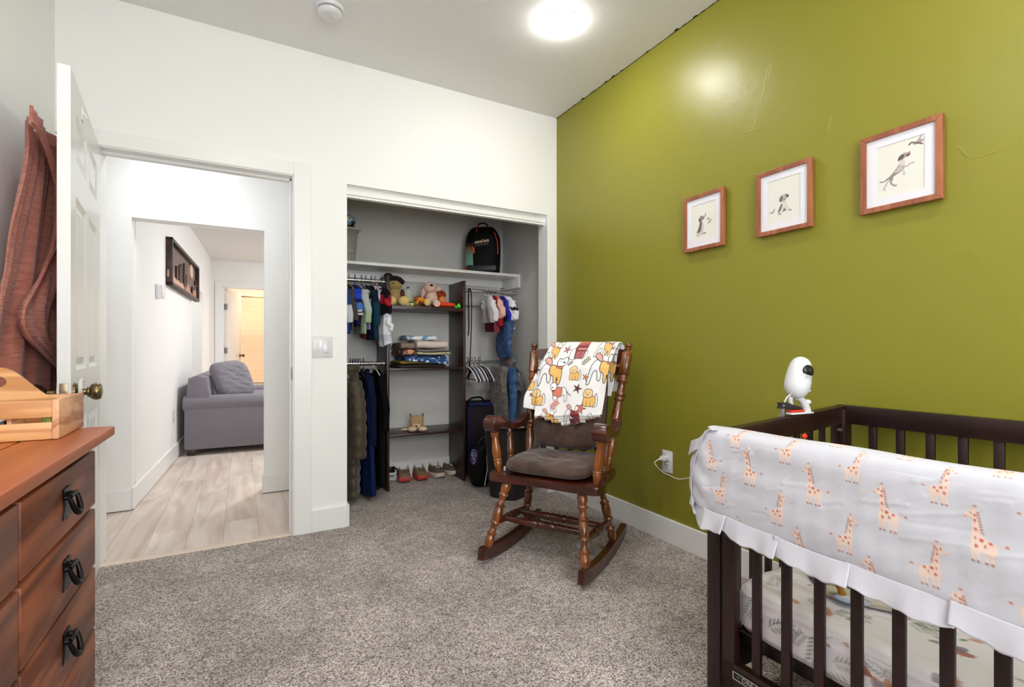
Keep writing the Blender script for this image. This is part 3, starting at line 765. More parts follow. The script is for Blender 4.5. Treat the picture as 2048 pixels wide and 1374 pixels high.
# cushions ------------------------------------------------------
def suede(name, c1, c2):
    return mat(name, c1, rough=0.85, sheen=0.25, var=(14, c2, 0.35, 0.65), bump=(120, 0.25), bdist=0.001)
M_suede = suede('brown_suede', '#38261F', '#574038')
def cushion(w, d, h, dimples, n=40, wr=0.0, corner=5.0, ed=0.35):
    """closed pillow mesh centred at origin, lying flat"""
    mb = MB()
    def top(u, v, s):
        x = (u*2-1); y = (v*2-1)
        q = (abs(x)**corner+abs(y)**corner)
        m = max(0.0, 1-q)
        z = h/2*(m**ed)
        for dx, dy, dr, dd in dimples:
            z -= dd*math.exp(-(((x-dx)*w/2)**2+((y-dy)*d/2)**2)/dr**2)*m**0.3
        z += wr*nz(x*5+1, y*6, 2.0)*m
        # round the outline
        k = 1.0/max(1.0, (q)**(1/corner))
        return (x*k*w/2, y*k*d/2, s*z)
    t = mb.grid(lambda u, v: top(u, v, 1), n, n); b = mb.grid(lambda u, v: top(u, v, -0.8), n, n, flip=True)
    bmesh.ops.remove_doubles(mb.bm, verts=mb.bm.verts[:], dist=1e-5)
    return mb
M0 = PMAT[RC]
sc_ = thing('seat_cushion', 'brown suede cushion lying on the rocking chair seat', 'cushion', M0 @ Vector((-0.005, 0.335, 0.462)), math.radians(-57.5))
mb = cushion(0.455, 0.39, 0.086, [(0.0, 0.1, 0.07, 0.022), (.8, -.6, 0.03, .008)], wr=0.003, ed=0.3)
for v in mb.bm.verts: v.co.z += 0.0045*nz(v.co.x*16, v.co.y*11, 1)*(1 if v.co.z > 0 else 0)
mb.build('cushion_body', M_suede, sc_, angle=60)
mb = MB(); mb.box(-0.228, -0.150, -0.034, -0.224, -0.132, -0.012, bev=0.001); mb.build('care_tag', mat('white_label', '#E8E4DE', 0.6), sc_)
bt = [(-0.42, -0.36), (0.30, -0.36), (-0.42, 0.45), (0.30, 0.45)]
mb = cushion(0.41, 0.46, 0.095, [(a, b, 0.035, 0.030) for a, b in bt], wr=0.004, ed=0.28)
for v in mb.bm.verts:   # soft quilting valleys running between the buttons
    for a in (-0.42, 0.30): v.co.z -= 0.012*math.exp(-((v.co.x-a*0.205)/0.014)**2)*(1 if v.co.z > 0.01 else 0)
    for b_ in (-0.36, 0.45): v.co.z -= 0.012*math.exp(-((v.co.y-b_*0.23)/0.014)**2)*(1 if v.co.z > 0.01 else 0)
ang = math.atan2(0.668, 0.2)
LB = Matrix.Translation((-0.006, 0.533, 0.735)) @ Matrix.Rotation(ang, 4, 'X')   # cushion local: y up the back, z to the front
def chairrot(M):
    e = (M0 @ M); return e.to_translation(), e.to_euler()
lo_, ro_ = chairrot(LB)
bc_ = thing('back_cushion', 'buttoned brown suede cushion tied against the rocking chair back', 'cushion', lo_, rot=ro_)
mb.build('cushion_body', M_suede, bc_, angle=60)
for a, b in bt:
    mb = MB(); mb.ell((a*0.205, b*0.23, 0.018), (0.012, 0.012, 0.007)); mb.build('button', mat('dark_suede_button', '#33211F', 0.8), bc_)

# ---------------------------------------------------------------- printed throw blanket over the chair back
INK = '#2A1C1E'; YEL = '#EFBE6C'; RED = '#8E2F35'; SAL = '#DB7F66'; PINKE = '#E3A6A0'
def dog_stand(P, ox, oy, s, coat=YEL, scarf=SAL, flip=1, rot=0):
    P.place(ox, oy, s*flip, s); w = 0.028
    P.poly(smooth_poly([(-.48, -.5), (-.38, -.52), (-.28, -.15), (-.15, -.1), (-.1, -.38), (0, -.38), (.02, -.05), (.0, .2), (-.2, .28), (-.35, .1)], 4), '#EDEBF0', outline=INK, ow=w)
    P.poly(smooth_poly([(-.22, .30), (-.34, .42), (-.2, .5), (-.05, .38), (-.02, .2)], 4), PINKE, outline=INK, ow=w)
    P.poly(smooth_poly([(-.02, .2), (.1, .22), (.38, .12), (.42, -.1), (.36, -.45), (.28, -.45), (.25, -.2), (.2, -.46), (.12, -.44), (.1, -.18), (-.04, -.08)], 4), coat, outline=INK, ow=w)
    P.poly([(.2, .14), (.44, .1), (.46, .2), (.2, .24)], scarf, outline=INK, ow=w*.7)
    P.poly(smooth_poly([(.2, .22), (.22, .46), (.34, .44), (.5, .52), (.58, .36), (.44, .2)], 4), '#F6F4F4', outline=INK, ow=w)
    P.ell(.44, .33, .045, .035, INK); P.ell(.32, .35, .018, .02, INK)
def dog_sit(P, ox, oy, s, coat=YEL, flip=1):
    P.place(ox, oy, s*flip, s); w = 0.036
    P.poly(smooth_poly([(.2, -.5), (.45, -.45), (.5, -.1), (.38, .25), (.3, .05)], 4), '#EDEBF0', outline=INK, ow=w)
    P.poly(smooth_poly([(-.42, -.48), (-.05, -.52), (.25, -.48), (.36, -.2), (.25, .08), (-.3, .14), (-.42, -.1)], 4), coat, outline=INK, ow=w)
    P.line([(-.2, -.48), (-.2, -.2)], w*.7, INK); P.line([(.02, -.5), (.03, -.2)], w*.7, INK)
    P.poly(smooth_poly([(-.46, .1), (-.35, .42), (-.05, .5), (.14, .36), (.1, .06), (-.2, -.02)], 4), '#F2D39B', outline=INK, ow=w)
    P.ell(-.3, .25, .03, .03, INK); P.ell(-.05, .26, .03, .03, INK); P.ell(-.17, .14, .05, .035, INK)
def dog_run(P, ox, oy, s, flip=1):
    P.place(ox, oy, s*flip, s); w = 0.028
    P.line(smooth_path([(.3, .15), (.5, -.05), (.62, -.12)], 5), w*1.4, INK)
    P.poly(smooth_poly([(.05, .2), (.3, .2), (.42, -.1), (.4, -.4), (.3, -.4), (.26, -.1), (.1, -.2)], 4), '#F6F4F4', outline=INK, ow=w)
    P.poly(smooth_poly([(-.3, .18), (.1, .2), (.12, -.12), (-.1, -.28), (-.3, -.15)], 4), SAL, outline=INK, ow=w)
    P.poly([(-.4, .05), (-.24, .2), (-.18, .1), (-.33, -.04)], RED)
    P.poly(smooth_poly([(-.3, -.2), (-.2, -.42), (-.08, -.4), (-.08, -.2)], 4), '#F6F4F4', outline=INK, ow=w)
    P.poly(smooth_poly([(-.42, .1), (-.46, .36), (-.28, .44), (-.16, .3), (-.22, .1)], 4), '#F6F4F4', outline=INK, ow=w); P.ell(-.36, .2, .04, .03, INK)
def leaf(P, ox, oy, s, col, rot=0.0):
    P.place(ox, oy, s)
    for k in range(5):
        a = rot+k*2*PI/5; P.poly([(0.12*math.cos(a+1.2), .12*math.sin(a+1.2)), (.5*math.cos(a), .5*math.sin(a)), (.12*math.cos(a-1.2), .12*math.sin(a-1.2))], col, outline=INK, ow=.05)
    P.ell(0, 0, .2, .2, col)
def sprig(P, ox, oy, s, col, rot=0.8):
    P.place(ox, oy, s); d = (math.cos(rot), math.sin(rot)); n = (-d[1], d[0])
    P.line([(-.5*d[0], -.5*d[1]), (.5*d[0], .5*d[1])], .06, INK)
    for k in range(4):
        for sg in (-1, 1):
            t = -.3+.22*k; P.ell(t*d[0]+sg*.16*n[0], t*d[1]+sg*.16*n[1], .15, .07, col, rot=rot+sg*.8)
def dog_plaid(P, ox, oy, s):
    P.place(ox, oy, s); w = .03
    P.poly(smooth_poly([(-.5, -.45), (-.5, .0), (-.25, .1), (-.1, -.45)], 4), '#F6F4F4', outline=INK, ow=w); P.poly(smooth_poly([(.3, -.4), (.5, -.2), (.4, .05), (.2, .0)], 4), '#F6F4F4', outline=INK, ow=w)
    P.poly([(-.22, -.45), (.32, -.45), (.4, .2), (.45, .62), (-.15, .55), (-.3, .15)], RED, outline=INK, ow=w)
    P.poly([(-.17, .42), (.42, .48), (.45, .62), (-.12, .6)], '#E08A62'); P.poly([(-.2, .3), (.4, .36), (.42, .46), (-.18, .40)], '#C9584E')
    for k in range(6):
        P.ell(-.12+.09*k, .1, .035, .05, '#E9B3A8'); P.line([(-.15+.09*k, -.4), (-.13+.09*k, -.05)], .022, '#E3A6A0')
    P.line([(-.24, .0), (.36, .02)], .03, INK); P.line([(-.25, .2), (.38, .24)], .03, INK)
def blanket_cols(co):
    # co: local chair coords; paint on (x, arc height)
    pts = np.stack([co[:, 0], co[:, 2]], 1)
    P = Paint(pts, '#F1EFEE', soft=0.0016)
    X = lambda c: -0.180+(c-235)/(1150-235)*0.395
    Z = lambda r: 1.095-(r-90)/(1170-90)*0.425
    def at_(c, r):
        k = (r-100)/1070; xl = 400-165*k; xr = 1200-60*k; u = (c-xl)/(xr-xl)
        return -0.172+0.012*-k+u*(0.395-0.01*k), 1.092-(r-95+70*u*k)/1075*0.425
    S = 0.395/800
    for f, c, r, s, kw in ((dog_stand, 450, 220, 250, {}), (dog_stand, 480, 505, 380, {}), (dog_stand, 1110, 430, 400, {}), (dog_stand, 1085, 160, 260, {}), (dog_sit, 790, 510, 185, {}), (dog_sit, 1000, 800, 225, {}), (dog_sit, 312, 865, 215, {}), (dog_run, 590, 775, 290, {}), (dog_plaid, 790, 215, 250, {}),
                          (dog_sit, 200, 690, 190, {}), (dog_stand, 770, 1040, 260, dict(coat=RED)), (dog_stand, 430, 1120, 230, {}), (dog_run, 1080, 1080, 220, {})):
        x, z = at_(c, r); f(P, x, z, s*S*0.80, **kw)
    for c, r, s, col, fn in ((830, 705, 110, '#5A2233', leaf), (262, 500, 110, '#4A1C22', leaf), (630, 205, 95, '#C26C74', leaf), (925, 552, 85, '#C27A35', leaf), (890, 945, 120, '#D46A55', leaf), (530, 945, 120, '#D46A55', sprig), (905, 350, 110, '#7A8060', sprig), (710, 388, 70, '#4A4A3C', sprig), (215, 845, 60, '#A33', leaf), (1190, 180, 60, '#888', leaf)):
        x, z = at_(c, r); fn(P, x, z, s*S, col)
    for k in range(9):   # the print shows on the folded layers below too
        P.place(-0.14+k*0.045, 0.675-0.006*(k % 3), 0.030); P.poly([(-.4, -.5), (.5, -.4), (.3, .5), (-.5, .4)], (RED, '#5A1F28', YEL)[k % 3], outline=INK, ow=.06) if k % 2 == 0 else None
    return P.c
def blanket():
    mb = MB()
    def bl(x, t, off): return bk(x, t, off)
    nu, nv = 150, 190
    def main(u, v):
        # v 0..0.16 behind the crest, then over it, then down the front
        wob = 0.004*nz(u*7, v*5)
        if v < 0.14:
            q = v/0.14; x = -0.165+0.42*u; p = bk(x, 0.60+0.38*q, -0.030); return (p.x, p.y+wob, p.z)
        if v < 0.20:
            q = (v-0.14)/0.06; x = -0.170+0.405*u+0.01*(1-q)*u; a = PI*q; p = bk(x, 0.985+0.0, 0.0)
            return (p.x, p.y+0.030*math.cos(a), p.z+0.014*math.sin(a)+wob*0.5)
        q = (v-0.20)/0.80; x = -0.170-0.004*q+u*(0.405-0.020*q)
        t = 0.985-0.585*q
        off = 0.034+0.100*min(1, q*3.0)**0.8+0.006*math.sin(u*9+q*3)*q+wob
        p = bk(x, t, off); p.z += 0.0; p.z += 0.030*u*q
        return p
    mb.grid(main, nu, nv)
    # second layer peeping out on the left
    def wing(u, v):
        x = -0.175-0.075*min(1, v*1.25)*(1-u)+0.10*u; t = 0.93-0.47*v-0.05*u*v
        return bk(x, t, 0.055+0.055*min(1, v*2)+0.008*math.sin(v*9+u*4)+0.012*u)
    mb.grid(wing, 50, 110)
    def wingr(u, v):
        x = 0.12+0.115*u-0.02*v; t = 0.97-0.40*v
        return bk(x, t, 0.012+0.006*math.sin(v*8))
    mb.grid(wingr, 30, 80)
    # folded layers below the front panel
    for k in range(4):
        x0 = -0.170+0.045*k+0.01*(k % 2); x1 = 0.200-0.030*k
        def fold(u, v, k=k, x0=x0, x1=x1):
            a = PI*v; x = x0+(x1-x0)*u
            t = 0.400-0.018*k+0.042*u
            p = bk(x, t, 0.124-0.009*k+0.016*math.sin(a)); p.z += 0.012*math.cos(a)+0.002*math.sin(u*14+k); return p
        mb.grid(fold, 90, 10)
    return mb
mb = blanket()
M_fleece = mat('printed_fleece', '#FFFFFF', rough=0.9, sheen=0.4, attr='Col', bump=(300, 0.2), bdist=0.001)
o = mb.build('throw_blanket', M_fleece, None, loc=(-0.893, -1.091, 0), rotz=math.radians(-57.5), colfn=blanket_cols, solid=0.006, recalc=False, soff=0)
tag(o, 'white fleece throw printed with dogs and leaves, draped over the rocking chair back', 'blanket')
# ================================================================ CRIB
W_crib = wood('espresso_crib_wood', '#170706', '#2A0D0A', axis='z', scale=6, stretch=0.08, rough=0.38, coat=0.05, contrast=(0.2, 0.9), bump=0.04)
CR_O = Vector((-0.82, -2.02, 0)); CR_A = math.radians(-88.18)
# crib frame: local x = along the length towards the viewer, local y = towards the green wall... (x: length, y: width)
CR = thing('crib', 'dark espresso slatted wooden crib standing along the green wall', 'crib', CR_O, CR_A)
# with this rotation local +x points to room -y, local +y points to room +x
LN, WD = 1.37, 0.76
def cz_top(y): return 0.812+0.036*y/WD       # the end rail rises slightly to the back
def cbox(name, x0, y0, z0, x1, y1, z1, bev=0.003):
    mb = MB(); mb.box(x0, y0, z0, x1, y1, z1, bev=bev); return mb.build(name, W_crib, CR)
for x0 in (0.0, LN-0.045):
    mb = MB(); mb.box(x0, 0.0, 0.0, x0+0.045, 0.055, 0.800, bev=0.004)
    mb.build('post', W_crib, CR)
    mb = MB(); mb.box(x0, WD-0.055, 0.0, x0+0.045, WD, 0.835, bev=0.004); mb.build('post', W_crib, CR)
cbox('front_stile', 0.047, 0.004, 0.085, 0.090, 0.030, 0.755)
# front and back rails
cbox('front_top_rail', 0.045, 0.0, 0.752, LN-0.045, 0.032, 0.812, 0.006)
cbox('front_bottom_rail', 0.045, 0.004, 0.080, LN-0.045, 0.030, 0.160)
cbox('back_top_rail', 0.0, WD-0.034, 0.782, LN, WD+0.004, 0.848, 0.004)
cbox('back_bottom_rail', 0.045, WD-0.030, 0.080, LN-0.045, WD-0.004, 0.160)
def slats(xs, y, z0, z1):
    for x in xs:
        mb = MB(); mb.box(x-0.0125, y-0.007, z0, x+0.0125, y+0.007, z1, bev=0.003); mb.build('slat', W_crib, CR)
slats([0.150+0.0825*k for k in range(15)], 0.017, 0.158, 0.755)
slats([0.120+0.0825*k for k in range(15)], WD-0.017, 0.158, 0.785)
# end panels
for x0 in (0.004, LN-0.034):
    mb = MB(); M = Matrix(((0, 0, 1, 0), (1, 0, 0, 0), (0, 1, 0, 0), (0, 0, 0, 1)))
    mb.prism([(0.0, 0.748), (WD, 0.784), (WD, 0.848), (0.0, 0.812)], x0, x0+0.034, M=M, bev=0.003); mb.build('end_top_rail', W_crib, CR)
    mb = MB(); mb.box(x0+0.004, 0.05, 0.08, x0+0.028, WD-0.05, 0.16, bev=0.003); mb.build('end_bottom_rail', W_crib, CR)
    for k in range(8):
        y = 0.055+0.081*(k+1)-0.02
        mb = MB(); mb.box(x0+0.009, y-0.0125, 0.155, x0+0.023, y+0.0125, 0.76+0.036*y/WD, bev=0.003); mb.build('slat', W_crib, CR)
mb = MB(); mb.cyl((0.052, WD-0.085, 0.765), (0.038, WD-0.085, 0.765), 0.0065); mb.build('bolt', mat('steel_bolt', '#B5B0AA', 0.3, metal=1.0), CR)
# mattress support
mb = MB(); mb.box(0.06, 0.045, 0.205, LN-0.06, 0.065, 0.238, bev=0.003); mb.box(0.06, WD-0.065, 0.205, LN-0.06, WD-0.045, 0.238, bev=0.003); mb.box(0.06, 0.045, 0.205, 0.08, WD-0.045, 0.238, bev=0.003)
for k in range(6): mb.box(0.15+k*0.2, 0.06, 0.212, 0.19+k*0.2, WD-0.06, 0.228, bev=0.002)
mb.build('mattress_support', mat('black_support_frame', '#14090B', 0.45), CR)
# nameplate on the bottom rail
mb = MB(); mb.box(0.085, 0.001, 0.118, 0.255, 0.0045, 0.144, bev=0.001); pl = mb.build('nameplate', mat('black_nameplate', '#120C0B', 0.35), CR)
M_silver = mat('silver_letters', '#C9C2BC', 0.3, metal=0.6)
mb = MB()
for (a, b, c, d) in ((0.087, 0.120, 0.253, 0.122), (0.087, 0.140, 0.253, 0.142), (0.087, 0.120, 0.089, 0.142), (0.251, 0.120, 0.253, 0.142)): mb.box(a, -0.0005, b, c, 0.002, d)
mb.build('plate_border', M_silver, pl)
def text_obj(name, s, size, parent, mat_, M, extrude=0.0004, sx=1.0):
    cu = bpy.data.curves.new(name, 'FONT'); cu.body = s; cu.size = size; cu.extrude = extrude; cu.align_x = 'CENTER'; cu.align_y = 'CENTER'
    o = bpy.data.objects.new(name, cu); COL.objects.link(o)
    me = bpy.data.meshes.new_from_object(o); bpy.data.objects.remove(o)
    me.transform(M @ Matrix.Diagonal((sx, 1, 1, 1))); me.materials.clear(); me.materials.append(mat_)
    o = bpy.data.objects.new(name, me); COL.objects.link(o); o.parent = parent
    return o
text_obj('lettering', '\u223c DREAM ON ME', 0.017, pl, M_silver, Matrix.Translation((0.170, 0.0004, 0.131)) @ Matrix.Rotation(PI/2, 4, 'X'), sx=1.1)

# ---------------------------------------------------------------- mattress with woodland sheet
MT = thing('crib_mattress', 'white crib mattress in a fitted sheet printed with leaves and birds', 'mattress', CR_O, CR_A)
def rbox_surface(x0, x1, y0, y1, z0, z1, r, nu, nv):
    """rounded slab: points of a superellipse loop (horizontal) lofted over a rounded vertical section"""
    cx, cy = (x0+x1)/2, (y0+y1)/2; hx, hy = (x1-x0)/2, (y1-y0)/2
    def loop(u, ins):
        a = 2*PI*u; e = 0.16
        c, s = math.cos(a), math.sin(a)
        return cx+(hx-ins)*math.copysign(abs(c)**e, c), cy+(hy-ins)*math.copysign(abs(s)**e, s)
    return loop
def sheet_cols(co):
    pts = np.stack([co[:, 0], co[:, 1]+np.where(co[:, 2] < 0.352, (co[:, 2]-0.36), 0)], 1)
    P = Paint(pts, '#E6E1E6', soft=0.0022); r = random.Random(11)
    def fern(x, y, s, c, a):
        P.place(x, y, s); d = (math.cos(a), math.sin(a)); n = (-d[1], d[0])
        P.line(smooth_path([(-.5*d[0], -.5*d[1]), (.1*n[0], .1*n[1]), (.5*d[0], .5*d[1])], 4), .03, c, .8)
        for k in range(6):
            for sg in (-1, 1):
                t = -.35+.15*k; P.ell(t*d[0]+sg*.14*n[0], t*d[1]+sg*.14*n[1], .13, .035, c, rot=a+sg*.9, op=.7)
    def bird(x, y, s, a, c1, c2):
        P.place(x, y, s); ca, sa = math.cos(a), math.sin(a); R = lambda p: (p[0]*ca-p[1]*sa, p[0]*sa+p[1]*ca)
        P.poly([R(p) for p in smooth_poly([(-.5, 0), (-.2, .25), (.2, .2), (.45, .05), (.2, -.2), (-.2, -.2)], 4)], c1, op=.85)
        P.poly([R(p) for p in smooth_poly([(-.3, .05), (-.1, .45), (.2, .5), (.15, .1)], 4)], c2, op=.8)
        for k in range(4): P.line([R((-.25+.1*k, .1)), R((-.05+.08*k, .42))], .02, '#4A4450', .8)
        P.line([R((-.5, 0)), R((-.66, -.03))], .04, '#333', .9); P.ell(*R((-.38, .06)), .025, .025, '#222')
        P.line([R((.05, -.2)), R((.1, -.42))], .02, '#555'); P.line([R((-.05, -.2)), R((-.05, -.42))], .02, '#555')
    greens = ['#85947A', '#66745F', '#9CA88C', '#4E554E', '#738468']; warm = ['#B9744F', '#A34A30', '#7A3A2E', '#CC8C64', '#6E6A7C']
    for i in range(270):
        x = r.uniform(-0.02, 1.4); y = r.uniform(-0.12, 0.8); k = r.random(); a = r.uniform(0, 2*PI)
        if k < .42: fern(x, y, r.uniform(.04, .085), r.choice(greens+['#5A5450']), a)
        elif k < .62:
            P.place(x, y, r.uniform(.015, .028)); P.ell(0, 0, .5, .28, r.choice(greens), rot=a, op=.8); P.line([(-.5*math.cos(a), -.5*math.sin(a)), (.7*math.cos(a), .7*math.sin(a))], .07, '#4E5648', .7)
        elif k < .74: P.place(x, y, .05); P.line(smooth_path([(-.5, -.1), (-.1, .1), (.5, 0)], 5), [.03]*11, '#44403C', .8); P.ell(.4, .05, .14, .08, r.choice(warm), rot=a, op=.8)
        elif k < .9: bird(x, y, r.uniform(.04, .07), a, r.choice(warm), r.choice(['#7C7888', '#A8705A', '#9A96A4']))
        else: P.place(x, y, .035); P.ell(0, 0, .4, .22, '#C2702F', rot=a, op=.7)
    return P.c
def mattress():
    mb = MB(); x0, x1, y0, y1 = 0.040, LN-0.042, 0.040, WD-0.040; z0, z1 = 0.236, 0.368
    loop = rbox_surface(x0, x1, y0, y1, z0, z1, 0.04, 0, 0)
    prof = [(0.030, z0-0.012), (0.010, z0+0.002), (0.0, z0+0.02), (0.0, z0+0.05), (0.0, z1-0.045), (0.004, z1-0.022), (0.014, z1-0.008), (0.030, z1-0.001), (0.05, z1)]
    NU = 1200; rows = []
    pf = []
    for (a, b), (c, d) in zip(prof, prof[1:]):
        m = max(1, int(math.hypot(c-a, d-b)/0.0028))
        for k in range(m): pf.append((a+(c-a)*k/m, b+(d-b)*k/m))
    pf.append(prof[-1])
    # perimeter points evenly spaced
    per = [loop(k/6000, 0.0) for k in range(6000)]
    L = [0]
    for k in range(6000): L.append(L[-1]+math.dist(per[k], per[(k+1) % 6000]))
    tot = L[-1]; us = []; j = 0
    for i in range(NU):
        t = tot*i/NU
        while L[j+1] < t: j += 1
        us.append((j+(t-L[j])/max(1e-9, L[j+1]-L[j]))/6000)
    for ins, z in pf:
        row = []
        for i, u in enumerate(us):
            x, y = loop(u, ins+0.0)
            wv = 0.003*math.sin(i*0.06)*math.sin(i*0.017)*(1 if z < z1-0.03 else 0.2)
            row.append(mb.bm.verts.new((x+(x-(x0+x1)/2)*wv, y+(0.7*wv if y < 0.3 else 0), z+0.0025*nz(x*14, y*14))))
        rows.append(row)
    for a, b in zip(rows, rows[1:]):
        for i in range(NU): mb.bm.faces.new((a[i], a[(i+1) % NU], b[(i+1) % NU], b[i]))
    # top as shrinking loops so the print has vertices
    last = rows[-1]; cx, cy = (x0+x1)/2, (y0+y1)/2
    K = 120
    for q in range(1, K+1):
        f = 1-q/K; row = []
        if q == K: break
        for v in last0 if q > 1 else last:
            pass
        base = rows[len(pf)-1]
        row = [mb.bm.verts.new((cx+(v.co.x-cx)*f, cy+(v.co.y-cy)*f, z1+0.0035*nz((cx+(v.co.x-cx)*f)*10, (cy+(v.co.y-cy)*f)*12)*min(1, q/8))) for v in base]
        for i in range(NU): mb.bm.faces.new((last[i], last[(i+1) % NU], row[(i+1) % NU], row[i]))
        last = row; last0 = row
    mb.cap(last)
    return mb
M_sheet = mat('printed_cotton_sheet', '#FFF', rough=0.8, attr='Col', bump=(9, 0.15), bdist=0.01)
mattress().build('fitted_sheet', M_sheet, MT, colfn=sheet_cols)

# ---------------------------------------------------------------- giraffe rail cover
CV = thing('crib_rail_cover', 'white giraffe-print padded cover draped over the front crib rail', 'rail cover', CR_O, CR_A)
def gir(P, ox, oz, h, fl=1, tilt=0.0):
    """giraffe, unit height 1, feet at 0, head facing +x"""
    P.place(ox, oz, h*fl*0.74, h); B = '#E4CBBE'; S = '#B85634'; D = '#96503E'
    for x0, x1 in ((-.23, -.15), (-.12, -.05), (.03, .10), (.13, .20)):
        P.poly([(x0, .03), (x1-.01, .03), (x1, .24), (x0-.0, .24)], B, op=.9); P.ell((x0+x1)/2-.005, .035, .030, .022, D)
    P.poly(smooth_poly([(-.27, .36), (-.2, .40), (0, .47), (.05, .62), (.09, .84), (.2, .86), (.20, .60), (.21, .30), (.2, .21), (-.02, .20), (-.24, .20), (-.27, .28)], 4), B)
    P.poly(smooth_poly([(.10, .78), (.10, .90), (.19, .93), (.28, .88), (.37, .78), (.33, .75), (.2, .78)], 4), B)
    P.ell(.335, .775, .035, .022, '#D8B9AE'); P.ell(.32, .765, .012, .008, '#444'); P.ell(.23, .855, .016, .02, '#2A2420')
    P.poly([(.14, .92), (.13, .985), (.16, .985), (.17, .92)], '#DCC5B4'); P.ell(.15, .985, .035, .017, '#B8674E'); P.poly([(.09, .90), (.01, .95), (.06, .88)], '#CDBCAE'); P.poly([(.22, .92), (.27, .98), (.19, .93)], '#CDBCAE')
    for k in range(10):
        t = k/9; P.line([(-.012+.09*t, .52+.35*t), (.035+.09*t, .535+.35*t)], .017, '#9C4A32')
    for x, z, a, b in ((.15, .82, .028, .022), (.15, .73, .028, .030), (.13, .58, .024, .030), (.02, .41, .045, .032), (-.14, .385, .04, .024), (-.05, .32, .026, .028), (.11, .30, .030, .036), (.13, .43, .02, .022)):
        P.ell(x, z, a, b, S)
    P.line([(-.26, .36), (-.36, .41), (-.42, .40)], .010, '#DDBBA6'); P.ell(-.43, .395, .038, .022, '#BC6A48')
# px centres in the photo, feet row, height in px, facing
GIR = [(1469, 898, 50, 1), (1500, 972, 75, -1), (1571, 929, 60, 1), (1441, 1009, 66, 1), (1627, 1011, 84, -1), (1556, 1051, 72, 1), (1705, 967, 72, 1), (1692, 1108, 84, 1), (1776, 1064, 96, -1), (1879, 1011, 88, 1), (1862, 1175, 98, 1), (1966, 1128, 114, -1),
       (1482, 1110, 74, -1), (1605, 1145, 88, -1), (1752, 1215, 100, -1), (1938, 1300, 118, -1), (1655, 883, 60, -1), (1795, 913, 75, -1), (1995, 955, 92, -1), (2085, 1078, 105, 1), (2075, 1270, 120, 1), (1425, 942, 60, -1), (1535, 860, 50, -1)]
COVX = -0.045   # local y of the cover's outer face
Rcr = Matrix.Rotation(CR_A, 4, 'Z'); MCR = Matrix.Translation(CR_O) @ Rcr; MCRi = MCR.inverted()
def cover_pt(px, py):
    o = MCRi @ CAM; d = MCRi.to_3x3() @ ray(px, py); t = (COVX-o.y)/d.y; p = o+d*t; return p.x, p.z
def cover_cols(co):
    # arc coordinate: outer face uses z, past the top it continues over the rail
    zz = np.where(co[:, 1] > COVX+0.014, np.maximum(co[:, 2], 0.80)+(co[:, 1]-COVX-0.014)*1.0, co[:, 2])
    P = Paint(np.stack([co[:, 0], zz], 1), '#C8C8D0', soft=0.0014)
    for px, py, h, f in GIR:
        x, z = cover_pt(px, py); _, z2 = cover_pt(px, py-h)
        gir(P, x, z, max(z2-z, 0.085) if z2-z < 0.11 else min(z2-z, 0.118), f)
    r = random.Random(5)
    for i in range(40):
        x0 = r.uniform(-.05, 1.3); z0 = r.uniform(.55, .82)
        for k in range(7): P.place(x0+r.uniform(-.02, .02), z0+r.uniform(-.007, .007), .004); P.ell(0, 0, .5, .3, '#DAD6C4', rot=r.uniform(0, 3), op=.8)
    return P.c
EDGE = [(0.828, 0.030), (0.815, 0.004), (0.79, -0.012), (0.76, -0.024), (0.72, -0.036), (0.68, -0.044), (0.64, -0.046), (0.60, -0.044), (0.57, -0.040), (0.545, -0.030)]
def edge_x(z):
    if z >= EDGE[0][0]: return EDGE[0][1]
    for (za, xa), (zb, xb) in zip(EDGE, EDGE[1:]):
        if za >= z >= zb: return xa+(xb-xa)*(za-z)/(za-zb)
    return EDGE[-1][1]
def seam_up(x): return 0.021+0.032*math.exp(-max(0.0, x+0.03)/0.28)
